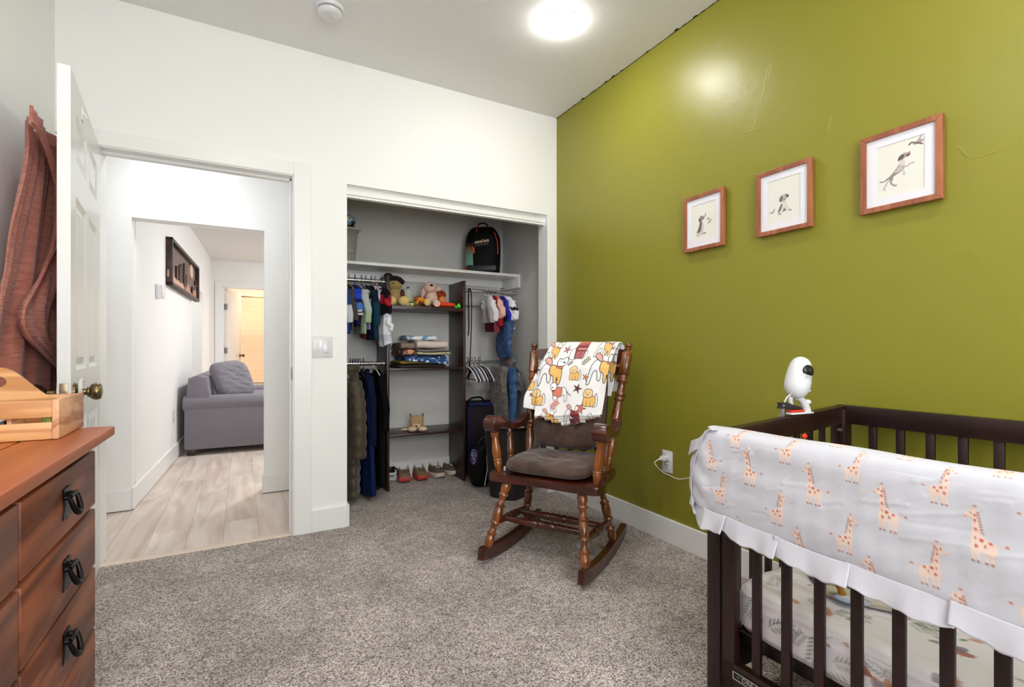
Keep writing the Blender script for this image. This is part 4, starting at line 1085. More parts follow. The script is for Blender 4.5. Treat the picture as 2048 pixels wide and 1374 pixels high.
def cover():
    mb = MB(); NU, NV = 560, 190; XE = 1.385
    SEC = smooth_path([(0.046, 0.700), (0.050, 0.740), (0.050, 0.785), (0.042, 0.815), (0.020, 0.829), (-0.012, 0.829), (-0.034, 0.816), (COVX+0.001, 0.785), (COVX, 0.74), (COVX-0.003, 0.68), (COVX-0.004, 0.62), (COVX, 0.57), (COVX+0.004, 0.545)], 8)
    L = [0]
    for a, b in zip(SEC, SEC[1:]): L.append(L[-1]+math.dist(a, b))
    def sec(v):
        t = v*L[-1]
        for i in range(len(SEC)-1):
            if L[i+1] >= t-1e-9:
                f = (t-L[i])/max(1e-9, L[i+1]-L[i]); return (SEC[i][0]+(SEC[i+1][0]-SEC[i][0])*f, SEC[i][1]+(SEC[i+1][1]-SEC[i][1])*f)
        return SEC[-1]
    sv = [sec(j/NV) for j in range(NV+1)]
    def fn(u, v):
        y, z = sv[min(NV, int(round(v*NV)))]
        x0 = edge_x(z) if y < 0.03 else 0.0
        if y > -0.02 and z > 0.8: x0 = 0.0+(x0)*0.6
        uu = u**1.15; x = x0+(XE-x0)*uu
        # wrap round the end post
        w = 0.0
        if z < 0.82 or y < -0.02:
            q = max(0.0, (0.03-x)/(0.03-x0+1e-6)) if x < 0.03 else 0.0
            y = y+0.034*(1-math.sqrt(max(0, 1-min(1, q)**2)))
        # quilting, creases and gentle sag
        puff = 0.0026*nz(x*9+z*6, z*14, 1.0)+0.0007*nz(x*31+z*18, z*30-x*21, 3.0)
        cr = 0.0
        for (xa, za, xb, zb, d) in CREASE:
            ex, ez = xb-xa, zb-za; tt = max(0, min(1, ((x-xa)*ex+(z-za)*ez)/(ex*ex+ez*ez))); dd = math.hypot(x-xa-tt*ex, z-za-tt*ez); cr += d*math.exp(-(dd/0.005)**2)
        if x < 0.06: puff += 0.003*math.sin(z*60+x*60)*min(1, (0.06-x)/0.08)
        dz = 0.004*nz(x*6, 2.0) if z > 0.8 else 0.0
        lower = (0.60-z)/0.055 if z < 0.60 else 0; dz += seam_up(x)*max(0.0, min(1.0, (0.80-z)/0.25))
        return (x, y-puff+cr*0.7, z+dz-lower*0.008*nz(x*7, 5.0)+0.02*0)
    rr = random.Random(9); global CREASE
    CREASE = []
    for i in range(38):
        xa = rr.uniform(0, 1.1); za = rr.uniform(.57, .80); a = rr.uniform(0.2, 0.9); l = rr.uniform(.03, .12)
        CREASE.append((xa, za, xa+l*math.cos(a), za+l*math.sin(a)*0.7, rr.choice((-1, 1))*rr.uniform(.001, .0022)))
    mb.grid(fn, NU, NV)
    return mb
M_cover = mat('printed_white_cotton', '#FFF', rough=0.75, attr='Col', bump=(45, 0.25), bdist=0.003)
cover().build('cover_panel', M_cover, CV, colfn=cover_cols)
# ruffle
M_ruf = mat('white_cotton_trim', '#C6C5CD', 0.75, bump=(30, 0.3), bdist=0.003)
mb = MB(); r = random.Random(4)
pleats = [-0.052, 0.085, 0.235, 0.40, 0.585, 0.79, 1.01, 1.24, 1.39]
for a, b in zip(pleats, pleats[1:]):
    def rf(u, v, a=a, b=b):
        x = a+(b-a+0.012)*u; zt = 0.551-0.004*math.sin(u*3)+(0.0 if x > 0.0 else -0.1*x)
        d = 0.044+0.006*math.sin(u*PI)+0.005*u+0.0015*math.sin(x*60)
        xx = max(0.0, 0.03-x)
        yy = COVX+0.006-0.012*v+0.004*math.sin(u*11+a*9)*v-0.010*u*v+xx*0.55-0.002*(a*10 % 3)
        lift = 0.25*max(0.0, 0.02-x)+seam_up(x)
        return (x, yy, zt-d*v+lift+0.0016*math.sin(x*150)*v)
    mb.grid(rf, 44, 14)
mb.build('ruffle', M_ruf, CV, solid=0.0015, recalc=False)
# stacked pleats up the left end
mb = MB()
OUTL = [cover_pt(*q) for q in smooth_path([(1430, 862), (1418, 862), (1403, 868), (1393, 890), (1400, 897), (1386, 915), (1374, 938), (1369, 962), (1373, 984), (1384, 1001), (1379, 1014), (1390, 1030)], 5)]
NO = len(OUTL)-1
def ef(u, v):
    i = min(NO-1, int(u*NO)); f = u*NO-i; xo = OUTL[i][0]+(OUTL[i+1][0]-OUTL[i][0])*f; zo = OUTL[i][1]+(OUTL[i+1][1]-OUTL[i][1])*f
    xi = edge_x(zo)+0.030; k = v
    pl = 0.006*math.sin(u*26)*k+0.004*math.sin(u*11+1)*k
    return (xi+(xo-xi)*k, COVX-0.001+0.006*k+0.030*k*k+pl*0.8, zo-0.010*(1-k)*0+0.004*math.sin(u*15)*(1-k))
mb.grid(ef, 120, 20)
def ef2(u, v):   # folded flap at the upper corner
    return (0.018-0.052*u-0.010*v, COVX+0.002-0.006*math.sin(u*PI)+0.014*u, 0.800-0.022*u-0.034*v-0.010*u*v)
mb.grid(ef2, 20, 16)
mb.build('ruffle', M_ruf, CV, solid=0.0015, recalc=False)

# ---------------------------------------------------------------- things on the mattress
def crib_w(x, y, z): return MCR @ Vector((x, y, z))
pc = on_z(1694, 1198, 0.385)
t = thing('pacifier', 'pale blue and white pacifier with amber teat lying on the crib mattress', 'pacifier', (pc.x, pc.y, 0.374), math.radians(-70)); t.scale = (1.2, 1.2, 1.2)
mb = MB(); mb.ell((0, 0, 0.010), (0.026, 0.019, 0.006), e=0.9); mb.build('shield', mat('pale_blue_plastic', '#B9CBE8', 0.25), t)
mb = MB(); mb.ell((0.0, 0.0, 0.0145), (0.020, 0.014, 0.004)); mb.build('shield_face', mat('white_plastic', '#DCDCE0', 0.25), t)
mb = MB(); mb.ell((0.012, 0, 0.0185), (0.0035, 0.0035, 0.001)); mb.build('air_hole', mat('black_plastic', '#101012', 0.35), t)
mb = MB(); mb.lathe((-0.008, 0, 0.012), (-0.020, 0.004, 0.052), [(0, .010), (.15, .009), (.35, .0065), (.55, .009), (.78, .0125), (.93, .009), (1, .003)], 16); mb.build('teat', mat('amber_latex', '#C98A2C', 0.2, trans=0.2), t)
mb = MB(); mb.tube([(0.018*math.cos(a)+0.024, 0.015*math.sin(a)+0.01, 0.010) for a in np.linspace(0, 2*PI, 17)[:-1]], 0.0025, closed=True); mb.build('ring_handle', MATS['pale_blue_plastic'], t)
# grey speckled blanket bundle behind the pacifier
pg = on_z(1652, 1134, 0.40)
mb = MB()
def bun(u, v):
    a = 2*PI*u; r = v
    x = 0.125*r*math.cos(a)*(1+0.15*math.sin(3*a)); y = 0.085*r*math.sin(a)*(1+0.12*math.cos(2*a))
    return (x, y, 0.045*(1-r**3)*(1+0.3*math.sin(7*x*20)*0.5)+0.006*nz(x*50, y*60)+0.001)
mb.grid(bun, 48, 14, wrapu=True)
tag(mb.build('speckled_blanket', mat('grey_speckled_fleece', '#5C524E', 0.9, var=(120, '#B7AEA6', 0.4, 0.6), bump=(80, .6), bdist=0.003), loc=(pg.x+0.05, pg.y+0.0, 0.374), rotz=0.5, recalc=True), 'crumpled grey speckled blanket lying in the crib behind the pacifier', 'blanket')
ps = on_z(1745, 1207, 0.375)
mb = MB(); mb.prism(smooth_poly([(-0.11, -0.02), (0.02, -0.035), (0.10, -0.015), (0.12, 0.01), (0.02, 0.03), (-0.11, 0.03)], 4), 0.0, 0.010, bev=0.003)
tag(mb.build('bib', mat('beige_terry', '#CFC6B8', 0.9, bump=(200, .5)), loc=(ps.x+0.01, ps.y, 0.3745), rotz=math.radians(-58)), 'folded beige bib lying on the crib mattress beside the pacifier', 'bib')
mb = MB(); mb.ell((0, 0, 0.014), (0.020, 0.016, 0.012)); mb.ell((0.018, 0.006, 0.012), (0.010, 0.010, 0.010)); mb.tube([(0.01, -0.01, 0.018), (0.02, -0.012, 0.026), (0.028, -0.004, 0.018)], 0.003)
pr_ = on_z(1712, 1170, 0.385)
tag(mb.build('rattle_toy', mat('coral_plastic', '#C9685A', 0.35, var=(90, '#F0DDD4', .45, .55)), loc=(pr_.x, pr_.y, 0.376)), 'small coral and white rattle toy half hidden under the rail cover in the crib', 'toy')

# ---------------------------------------------------------------- camera clamped to the end rail
def er(px, py):    # point on the top of the end rail
    o = MCRi @ CAM; d = MCRi.to_3x3() @ ray(px, py); t = (0.004-o.x)/d.x; return o+d*t
P1 = crib_w(0.020, 0.445, cz_top(0.445)); P1r = 0
BC = thing('baby_monitor_camera', 'white egg-shaped baby monitor camera perched on the crib end rail', 'camera', P1, math.radians(-6))
# local frame of the camera body: +x roughly to the image right along the rail
M_wp = MATS['white_plastic']; M_bp = MATS['black_plastic']
mb = MB()
T = Matrix.Translation((0.006, 0, 0.125)) @ Matrix.Rotation(math.radians(14), 4, 'Y')
pr = [(-.072, .004), (-.069, .016), (-.062, .027), (-.05, .036), (-.03, .0415), (0, .0405), (.03, .037), (.05, .0325), (.062, .026), (.070, .016), (.074, .004)]
rings = [[mb.bm.verts.new(T @ Vector((r_*math.cos(2*PI*k/32), r_*math.sin(2*PI*k/32), z))) for k in range(32)] for z, r_ in pr]
for a, b in zip(rings, rings[1:]):
    for k in range(32): mb.bm.faces.new((a[k], a[(k+1) % 32], b[(k+1) % 32], b[k]))
mb.cap(rings[0], True); mb.cap(rings[-1])
body = mb.build('camera_body', M_wp, BC, sub=1)
# face points to the crib: towards +x and slightly to the viewer
F = T @ Matrix.Rotation(math.radians(-95), 4, 'Z')
mb = MB(); mb.ell((0, 0, 0), (0.010, 0.022, 0.031), M=F @ Matrix.Translation((0.0300, 0, 0.004)), e=0.9); mb.build('face_recess', mat('light_grey_plastic', '#B9B9BE', 0.3), BC)
mb = MB(); mb.ell((0, 0, 0), (0.0085, 0.0235, 0.021), M=F @ Matrix.Translation((0.0335, 0, 0.024)), nu=24, nv=16); mb.build('lens_window', M_bp, BC)
mb = MB(); mb.ell((0, 0, 0), (0.004, 0.006, 0.006), M=F @ Matrix.Translation((0.0395, 0, 0.026))); mb.build('lens', mat('dark_glass', '#2E2E34', 0.08), BC)
mb = MB(); mb.tube([(0.020, 0, 0.076), (0.042, 0, 0.078)], 0.003); mb.ell((0.052, 0, 0.079), (0.013, 0.008, 0.006)); mb.build('antenna', M_wp, BC)
mb = MB()
mb.tube(smooth_path([(-0.014, 0.010, 0.070), (-0.018, 0.012, 0.048), (-0.010, 0.014, 0.030)], 6), [.007]*13, n=12)
mb.tube(smooth_path([(0.000, 0, 0.060), (0.016, 0, 0.052), (0.034, 0, 0.034), (0.044, 0, 0.018), (0.048, 0, 0.004)], 6), [.011+.003*(i/24) for i in range(25)], n=12)
mb.ell((0.050, 0, 0.040), (0.013, 0.012, 0.009))
mb.box(-0.050, -0.018, 0.0015, 0.060, 0.018, 0.008, bev=0.003)
mb.build('stand', M_wp, BC)
mb = MB(); mb.tube(smooth_path([(-0.026, 0.0, 0.072), (-0.044, 0.004, 0.060), (-0.054, 0.006, 0.044), (-0.060, 0.012, 0.020), (-0.062, 0.030, -0.06), (-0.062, 0.032, -0.20)], 6), 0.002)
mb.build('cable', mat('white_cable', '#ECEAE4', 0.4), BC)
CL = thing('spring_clamp', 'black and red bar clamp gripping the crib end rail under the monitor', 'clamp', P1, math.radians(-6))
mb = MB(); mb.prism([(-0.088, 0.026), (-0.086, 0.042), (-0.050, 0.041), (-0.010, 0.030), (0.018, 0.022), (0.018, 0.016), (-0.05, 0.019), (-0.06, 0.026)], -0.008, 0.008, M=Matrix(((1, 0, 0, 0), (0, 0, 1, 0), (0, 1, 0, 0), (0, 0, 0, 1))), bev=0.002)
mb.box(-0.090, -0.010, 0.0415, -0.055, 0.010, 0.0435); mb.box(-0.092, -0.010, 0.0245, -0.058, 0.010, 0.0265)
mb.build('clamp_arm', mat('charcoal_plastic', '#2B272C', 0.4), CL)
mb = MB(); mb.cyl((-0.078, -0.0085, 0.034), (-0.078, -0.0105, 0.034), 0.0035); mb.build('rivet', M_silver, CL)
mb = MB(); mb.box(-0.078, -0.006, -0.010, -0.066, 0.006, 0.026, bev=0.002); mb.build('clamp_bar', mat('grey_metal_bar', '#A9A6A4', 0.35, metal=0.7), CL)
mb = MB(); mb.box(-0.0655, -0.006, -0.06, -0.0635, 0.006, 0.026); mb.build('bar_edge', M_bp, CL)
mb = MB(); mb.box(-0.045, -0.0135, 0.009, 0.022, 0.0135, 0.016, bev=0.003); mb.build('jaw_pad', mat('red_rubber', '#DF3A22', 0.45), CL)
mb = MB(); mb.ell((0.018, -0.012, -0.074), (0.012, 0.008, 0.010)); mb.build('lower_jaw_pad', MATS['red_rubber'], CL)
# ================================================================ DRESSER
W_top = wood('cherry_dresser_top', '#96430F', '#C0692A', axis='y', scale=7, stretch=0.08, rough=0.45, coat=0.1, contrast=(0.1, 1.0), bump=0.08)
W_fr = wood('cherry_dresser_front', '#5A2C18', '#935334', axis='y', scale=9, stretch=0.14, rough=0.5, coat=0.05, contrast=(0.15, 0.85), bump=0.2, rings=0.3)
XF, YE, YN = -2.372, -1.458, -2.900      # front plane, far end, near end
DR = thing('dresser', 'cherry-stained wooden dresser with black iron ring pulls against the left wall', 'dresser', (-2.57, -2.18, 0))
def dpart(name, boxes, m, bev=0.003, parent=None, **k):
    mb = MB()
    for b in boxes: mb.box(*b, bev=bev)
    return mb.build(name, m, parent or DR, world=True, **k)
dpart('body', [(-2.79, YN, 0.06, XF-0.006, YE, 0.835)], W_fr)
dpart('plinth', [(-2.78, YN+0.01, 0.0, XF-0.02, YE-0.01, 0.06)], W_fr)
mb = MB(); mb.box(-2.80, YN-0.028, 0.836, XF-0.088, YE+0.030, 0.860, bev=0.002); mb.box(XF-0.0865, YN-0.028, 0.836, XF+0.044, YE+0.030, 0.860, bev=0.005)
mb.build('top', W_top, DR, world=True)
mb = MB()
for y0 in (YE-0.004, YN): mb.box(XF-0.006, y0-0.004 if y0 > -2 else y0, 0.03, XF, y0+0.004 if y0 > -2 else y0+0.008, 0.836, bev=0.001)
mb.box(XF-0.006, YN, 0.812, XF-0.001, YE, 0.836)
mb.build('face_frame', W_fr, DR, world=True)
M_iron = mat('black_wrought_iron', '#121214', 0.38, metal=0.6, bump=(60, .2))
def pull(parent, y, z):
    R = Matrix.Translation((XF+0.014, y, z))
    # shield-shaped back plate
    mb = MB(); pl = [(-.024, .030), (-.010, .034), (0, .030), (.010, .034), (.024, .030), (.020, .012), (.018, -.010), (.026, -.030), (.010, -.026), (0, -.032), (-.010, -.026), (-.026, -.030), (-.018, -.010), (-.020, .012)]
    M = R @ Matrix(((0, 0, 1, 0), (1, 0, 0, 0), (0, 1, 0, 0), (0, 0, 0, 1)))
    mb.prism(pl, 0.0, 0.003, M=M, bev=0.001)
    for sy in (-0.017, 0.017): mb.cyl(R @ Vector((0.003, sy, 0.014)), R @ Vector((0.014, sy, 0.014)), 0.006, 0.005, n=12)
    h = mb.build('pull', M_iron, parent, world=True)
    mb = MB(); pts = [(0.012+0.010*math.sin(a), 0.024*math.cos(a), 0.014-0.036*math.sin(a)) for a in np.linspace(0, PI, 17)]
    mb.tube([R @ Vector(p) for p in pts], [0.0038+0.0022*math.sin(a) for a in np.linspace(0, PI, 17)], n=10)
    mb.tube([R @ Vector(p) for p in [(0.012, -0.022, 0.016), (0.014, 0, 0.018), (0.012, 0.022, 0.016)]], 0.0045, n=10)
    mb.build('ring', M_iron, h, world=False) if False else mb.build('ring', M_iron, parent, world=True)
rowsz = [(0.677, 0.808), (0.529, 0.666), (0.379, 0.522), (0.228, 0.372), (0.075, 0.221)]
cw = (YE-0.012-YN-0.012)/3
for c in range(3):
    ya = YN+0.012+c*cw+0.006; yb = ya+cw-0.012
    for z0, z1 in rowsz:
        mb = MB(); mb.box(XF-0.004, ya, z0, XF+0.014, yb, z1, bev=0.003)
        d = mb.build('drawer', W_fr, DR, world=True); PMAT[d] = PMAT[DR]
        pull(d, (ya+yb)/2, (z0+z1)/2)

# ---------------------------------------------------------------- pine caddy
W_pine = wood('knotty_pine', '#B0703A', '#DCA870', axis='x', scale=16, stretch=0.06, rough=0.5, coat=0.1, contrast=(0.0, 0.62), bump=0.1, rings=0.35)
W_pine_y = wood('pine_end_grain', '#A8663C', '#DAAA80', axis='y', scale=18, stretch=0.14, rough=0.5, coat=0.1, contrast=(0.0, 0.7), bump=0.1, rings=0.4)
KXr, KXl, KYn, KYf, KZ0, KZ1 = -2.393, -2.707, -1.608, -1.417, 0.861, 0.947
CD = thing('wooden_caddy', 'pine carry caddy with curved handle board on the dresser top', 'caddy', ((KXr+KXl)/2, (KYn+KYf)/2, KZ0))
def kp(name, b, m=W_pine, bev=0.0015):
    mb = MB(); mb.box(*b, bev=bev); return mb.build(name, m, CD, world=True)
kp('end_board', (KXr-0.012, KYn, KZ0, KXr, KYf, KZ1), W_pine_y); kp('end_board', (KXl, KYn, KZ0, KXl+0.012, KYf, KZ1), W_pine_y)
for y0 in (KYn+0.0005, KYf-0.0085):
    kp('side_slat', (KXl+0.012, y0, KZ0, KXr-0.012, y0+0.008, 0.898)); kp('side_slat', (KXl+0.012, y0, 0.909, KXr-0.012, y0+0.008, KZ1-0.001))
kp('base', (KXl+0.012, KYn+0.009, KZ0+0.004, KXr-0.012, KYf-0.009, KZ0+0.010))
kp('divider', (-2.480, KYn+0.009, KZ0+0.01, -2.472, -1.52, 0.925), W_pine_y)
xm = (KXr+KXl)/2; hw = (KXr-KXl)/2-0.012
def btop(t):
    f = 0.5*(1+math.cos(PI*max(0, min(1, (abs(t)-0.22)/0.70)))); return KZ1-0.004+0.073*f
def hole(x):
    q = abs(x)/0.045
    return None if q >= 1 else 0.0145*(1-q**4)**0.5
mb = MB(); bm = mb.bm; ZC = 0.984
xs_ = sorted(set([round(hw*t, 5) for t in np.linspace(-1, 1, 81)]+[-0.045, 0.045, -0.0445, 0.0445, -0.0435, 0.0435]))
def quadstrip(lo_f, hi_f, xs2):
    rows = []
    for x in xs2: rows.append([bm.verts.new((xm+x, y, z)) for y in (-1.5165, -1.5075) for z in (lo_f(x), hi_f(x))])
    for a, b in zip(rows, rows[1:]):
        for p, q in ((0, 1), (1, 3), (3, 2), (2, 0)): bm.faces.new((a[p], a[q], b[q], b[p]))
    for r_ in (rows[0], rows[-1]): bm.faces.new((r_[0], r_[1], r_[3], r_[2]))
quadstrip(lambda x: KZ0+0.01, lambda x: btop(x/hw), [x for x in xs_ if x <= -0.045]); quadstrip(lambda x: KZ0+0.01, lambda x: btop(x/hw), [x for x in xs_ if x >= 0.045])
hh_ = lambda x: (hole(x) or 0.0)
quadstrip(lambda x: KZ0+0.01, lambda x: ZC-hh_(x), [x for x in xs_ if abs(x) <= 0.045]); quadstrip(lambda x: ZC+hh_(x), lambda x: btop(x/hw), [x for x in xs_ if abs(x) <= 0.045])
bmesh.ops.remove_doubles(bm, verts=bm.verts[:], dist=1e-6)
mb.build('handle_board', W_pine, CD, world=True, smooth=False)
mb = MB(); mb.box(-2.66, -1.595, 0.8715, -2.485, -1.528, 0.903, bev=0.002)
tag(mb.build('notebook', mat('black_book_cover', '#17151A', 0.5), loc=(-2.57, -1.56, 0.871), world=True), 'black notebook lying inside the pine caddy', 'notebook')
mb = MB(); mb.box(-2.655, -1.597, 0.9032, -2.488, -1.53, 0.9062, bev=0.001)
tag(mb.build('paper_pad', mat('white_paper', '#E9E9EA', 0.7), loc=(-2.57, -1.56, 0.903), world=True), 'white paper pad on the black notebook in the pine caddy', 'paper')
mb = MB(); mb.box(-2.425, -1.597, 0.8715, -2.408, -1.53, 0.918, bev=0.003)
tag(mb.build('green_box', mat('olive_green_card', '#7E8F35', 0.6, var=(150, '#4F6320', .4, .6)), loc=(-2.42, -1.56, 0.871), world=True), 'small green patterned box inside the pine caddy', 'box')
mb = MB(); mb.ell((-2.60, -1.46, 0.925), (0.035, 0.028, 0.05)); mb.lathe((-2.60, -1.46, 0.96), (-2.60, -1.46, 1.0), [(0, .02), (.5, .02), (.6, .012), (1, .012)])
tag(mb.build('lotion_bottle', mat('cream_plastic', '#DFD9CC', 0.35), loc=(-2.60, -1.46, 0.872), world=True), 'cream bottle standing behind the handle board of the pine caddy', 'bottle')

# ---------------------------------------------------------------- terracotta muslin wrap hanging behind the door
def mus_mat():
    m = bpy.data.materials.new('terracotta_muslin'); m.use_nodes = True; nt = m.node_tree; b = nt.nodes['Principled BSDF']; L = nt.links.new
    b.inputs['Roughness'].default_value = 0.95; b.inputs['Sheen Weight'].default_value = 0.2
    tc = nt.nodes.new('ShaderNodeTexCoord'); mp = nt.nodes.new('ShaderNodeMapping'); mp.inputs['Rotation'].default_value = (math.radians(38), 0, 0); mp.inputs['Scale'].default_value = (1, 5, 30)
    L(tc.outputs['Object'], mp.inputs['Vector'])
    n = nt.nodes.new('ShaderNodeTexNoise'); n.inputs['Scale'].default_value = 3.2; n.inputs['Detail'].default_value = 4; n.inputs['Distortion'].default_value = 0.8; L(mp.outputs['Vector'], n.inputs['Vector'])
    n2 = nt.nodes.new('ShaderNodeTexNoise'); n2.inputs['Scale'].default_value = 260; L(tc.outputs['Object'], n2.inputs['Vector'])
    ad = nt.nodes.new('ShaderNodeMath'); ad.operation = 'MULTIPLY_ADD'; ad.inputs[1].default_value = 0.25; L(n2.outputs['Fac'], ad.inputs[0]); L(n.outputs['Fac'], ad.inputs[2])
    x = nt.nodes.new('ShaderNodeMix'); x.data_type = 'RGBA'; x.inputs['A'].default_value = (*hexc('#A86353'), 1); x.inputs['B'].default_value = (*hexc('#C07C6A'), 1)
    r = nt.nodes.new('ShaderNodeMapRange'); r.inputs['From Min'].default_value = 0.35; r.inputs['From Max'].default_value = 0.7; L(n.outputs['Fac'], r.inputs['Value']); L(r.outputs['Result'], x.inputs['Factor']); L(x.outputs['Result'], b.inputs['Base Color'])
    bp = nt.nodes.new('ShaderNodeBump'); bp.inputs['Strength'].default_value = 0.9; bp.inputs['Distance'].default_value = 0.008; L(ad.outputs[0], bp.inputs['Height']); L(bp.outputs['Normal'], b.inputs['Normal'])
    return m
M_mus = mus_mat()
def yz(px, py, x=-2.70): p = on_x(px, py, x); return p.y, p.z
def interp(tab, z):
    if z >= tab[0][1]: return tab[0][0]
    for (ya, za), (yb, zb) in zip(tab, tab[1:]):
        if za >= z >= zb: return ya+(yb-ya)*(za-z)/max(1e-9, za-zb)
    return tab[-1][0]
Lb = [yz(*p) for p in smooth_path([(52, 242), (51, 290), (44, 340), (31, 400), (18, 460), (8, 530), (-8, 600), (-22, 700), (-28, 800)], 4)]
Rb = [yz(*p, x=-2.67) for p in smooth_path([(58, 243), (76, 270), (94, 320), (108, 372), (110, 420), (104, 480), (88, 530), (66, 575), (46, 610), (40, 640), (50, 672), (80, 704), (112, 735), (128, 752)], 4)]
ztop = 1.875
TH = thing('muslin_blanket', 'terracotta crinkled muslin blanket hanging behind the open door', 'blanket', (-2.66, -0.62, 1.86))
mb = MB()
def back(u, v):
    z = 1.868-v*1.06; yl = interp(Lb, z); yr = -0.33; y = yl+(yr-yl)*u
    g = min(1, v*1.5)
    ph = u*17+v*2.2
    return (-2.715+0.016*g*math.sin(ph)+0.006*math.sin(u*41+v*9)+0.006*(1-g)+0.012*(1-math.sqrt(max(0, 1-(1-min(1, u*9))**2))), y, z-0.015*math.sin(u*3)*(1-v))
mb.grid(back, 110, 90)
mb.build('back_fold', M_mus, TH, world=True, solid=0.003)
mb = MB()
def front(u, v):
    z0 = 1.866; z = z0-v*(z0-0.955); yl = interp(Rb, z) if z > Rb[-1][1] else Rb[-1][0]; yr = -0.36
    y = yl+(yr-yl)*u
    edge = math.exp(-u*26)
    # droop so the lower hem runs diagonally
    return (-2.672+0.010*math.sin(u*12+v*5)+0.005*math.sin(u*37-v*13)+0.010*edge, y, z+0.0)
mb.grid(front, 90, 150)
mb.build('front_fold', M_mus, TH, world=True, solid=0.003)
mb = MB(); pts = [Vector((-2.664, interp(Rb, 1.876-v*0.911), 1.876-v*0.911)) for v in np.linspace(0, 1, 90)]
mb.tube(pts, 0.0055, n=8); mb.build('hem', M_mus, TH, world=True)
hk = MB(); hk.box(-2.615, -0.60, 1.84, -2.611, -0.56, 1.90, bev=0.001); hk.tube([(-2.617, -0.58, 1.86), (-2.645, -0.58, 1.855), (-2.655, -0.58, 1.875)], 0.004)
tag(hk.build('coat_hook', MATS['nickel_hinge'], loc=(-2.615, -0.58, 1.87), world=True), 'metal hook on the back of the open bedroom door', 'hook')

# ================================================================ WALL ITEMS
W_frame = wood('reddish_frame_wood', '#6E3320', '#B5704C', axis='z', scale=14, stretch=0.12, rough=0.4, coat=0.2, contrast=(0.0, 0.9), bump=0.1)
M_mat = mat('white_mount_board', '#E2E1E8', 0.7)
INKD = '#6B5F60'
def art1(P):   # sitting dog seen from behind, with butterflies (u right, v up, in metres from the centre)
    P.place(0, 0, .0128)
    P.poly(smooth_poly([(-3.6, -5.2), (-3.4, -3.6), (-2.4, -1.8), (-2.0, .2), (-1.0, .6), (-.2, -.6), (.1, -2.4), (-.4, -4.0), (.6, -4.9), (-1.4, -5.2), (-2.6, -5.6)], 4), '#C9BFBC')
    P.poly(smooth_poly([(-3.2, -4.0), (-2.2, -1.5), (-1.8, .3), (-1.0, .3), (-1.1, -1.8), (-1.6, -3.6)], 4), INKD)
    P.poly(smooth_poly([(-2.4, .6), (-2.2, 1.6), (-1.2, 2.5), (-.2, 2.0), (.3, 1.4), (-.4, .7), (-1.4, .4)], 4), '#8A7D7A'); P.poly(smooth_poly([(-2.3, .4), (-2.4, 1.4), (-1.6, 1.3), (-1.7, .3)], 4), '#5C5050')
    P.line([(0, 1.5), (.7, 2.2), (.9, 2.8)], .35, '#6B5F60'); P.line([(-.2, -4.6), (.9, -4.6)], .4, '#7A6E6C')
    for x, y in ((2.0, .6), (3.0, -.2), (2.4, -.9)): P.ell(x, y, .6, .3, '#8E8583', rot=.6); P.ell(x+.5, y+.1, .35, .2, '#A59C9A', rot=-.8)
def art2(P):   # sitting puppy from the front with a small bird
    P.place(0.001, 0, .0125)
    P.poly(smooth_poly([(-2.2, -4.0), (-1.4, -2.2), (-.8, -1.0), (1.0, -1.0), (1.4, -2.6), (2.4, -3.8), (2.6, -4.2), (1.4, -4.3), (.2, -3.9), (-1.0, -4.8), (-2.2, -4.9)], 4), '#D4CCC8')
    P.poly(smooth_poly([(-2.2, -4.0), (-1.5, -2.3), (-.9, -1.3), (-.6, -1.9), (-1.3, -3.6)], 4), INKD); P.poly([(-.6, -4.2), (.1, -2.8), (.9, -3.9)], '#7C706E')
    P.poly(smooth_poly([(-1.6, .0), (-1.2, 1.2), (-.1, 1.8), (1.0, 1.6), (1.2, .6), (.4, -.6), (-.6, -.8)], 4), '#B7ADA9')
    P.poly(smooth_poly([(-1.7, -.2), (-1.4, 1.0), (-.6, 1.4), (-.5, .2), (-1.0, -.6)], 4), '#6E6260'); P.poly(smooth_poly([(.6, 1.6), (1.5, 1.3), (1.7, .5), (.9, .5)], 4), '#5F5453')
    P.ell(-.35, .55, .14, .12, '#2E2727'); P.ell(.5, .6, .14, .12, '#2E2727'); P.ell(.1, -.05, .25, .16, '#3A3232'); P.ell(-1.5, -4.6, .5, .3, '#8A7F7C'); P.ell(2.2, -4.1, .45, .25, '#8A7F7C')
    P.poly([(-5.6, -3.2), (-4.2, -3.4), (-3.2, -2.2), (-3.4, -3.2), (-4.0, -3.9), (-4.6, -3.8)], '#8E8480')
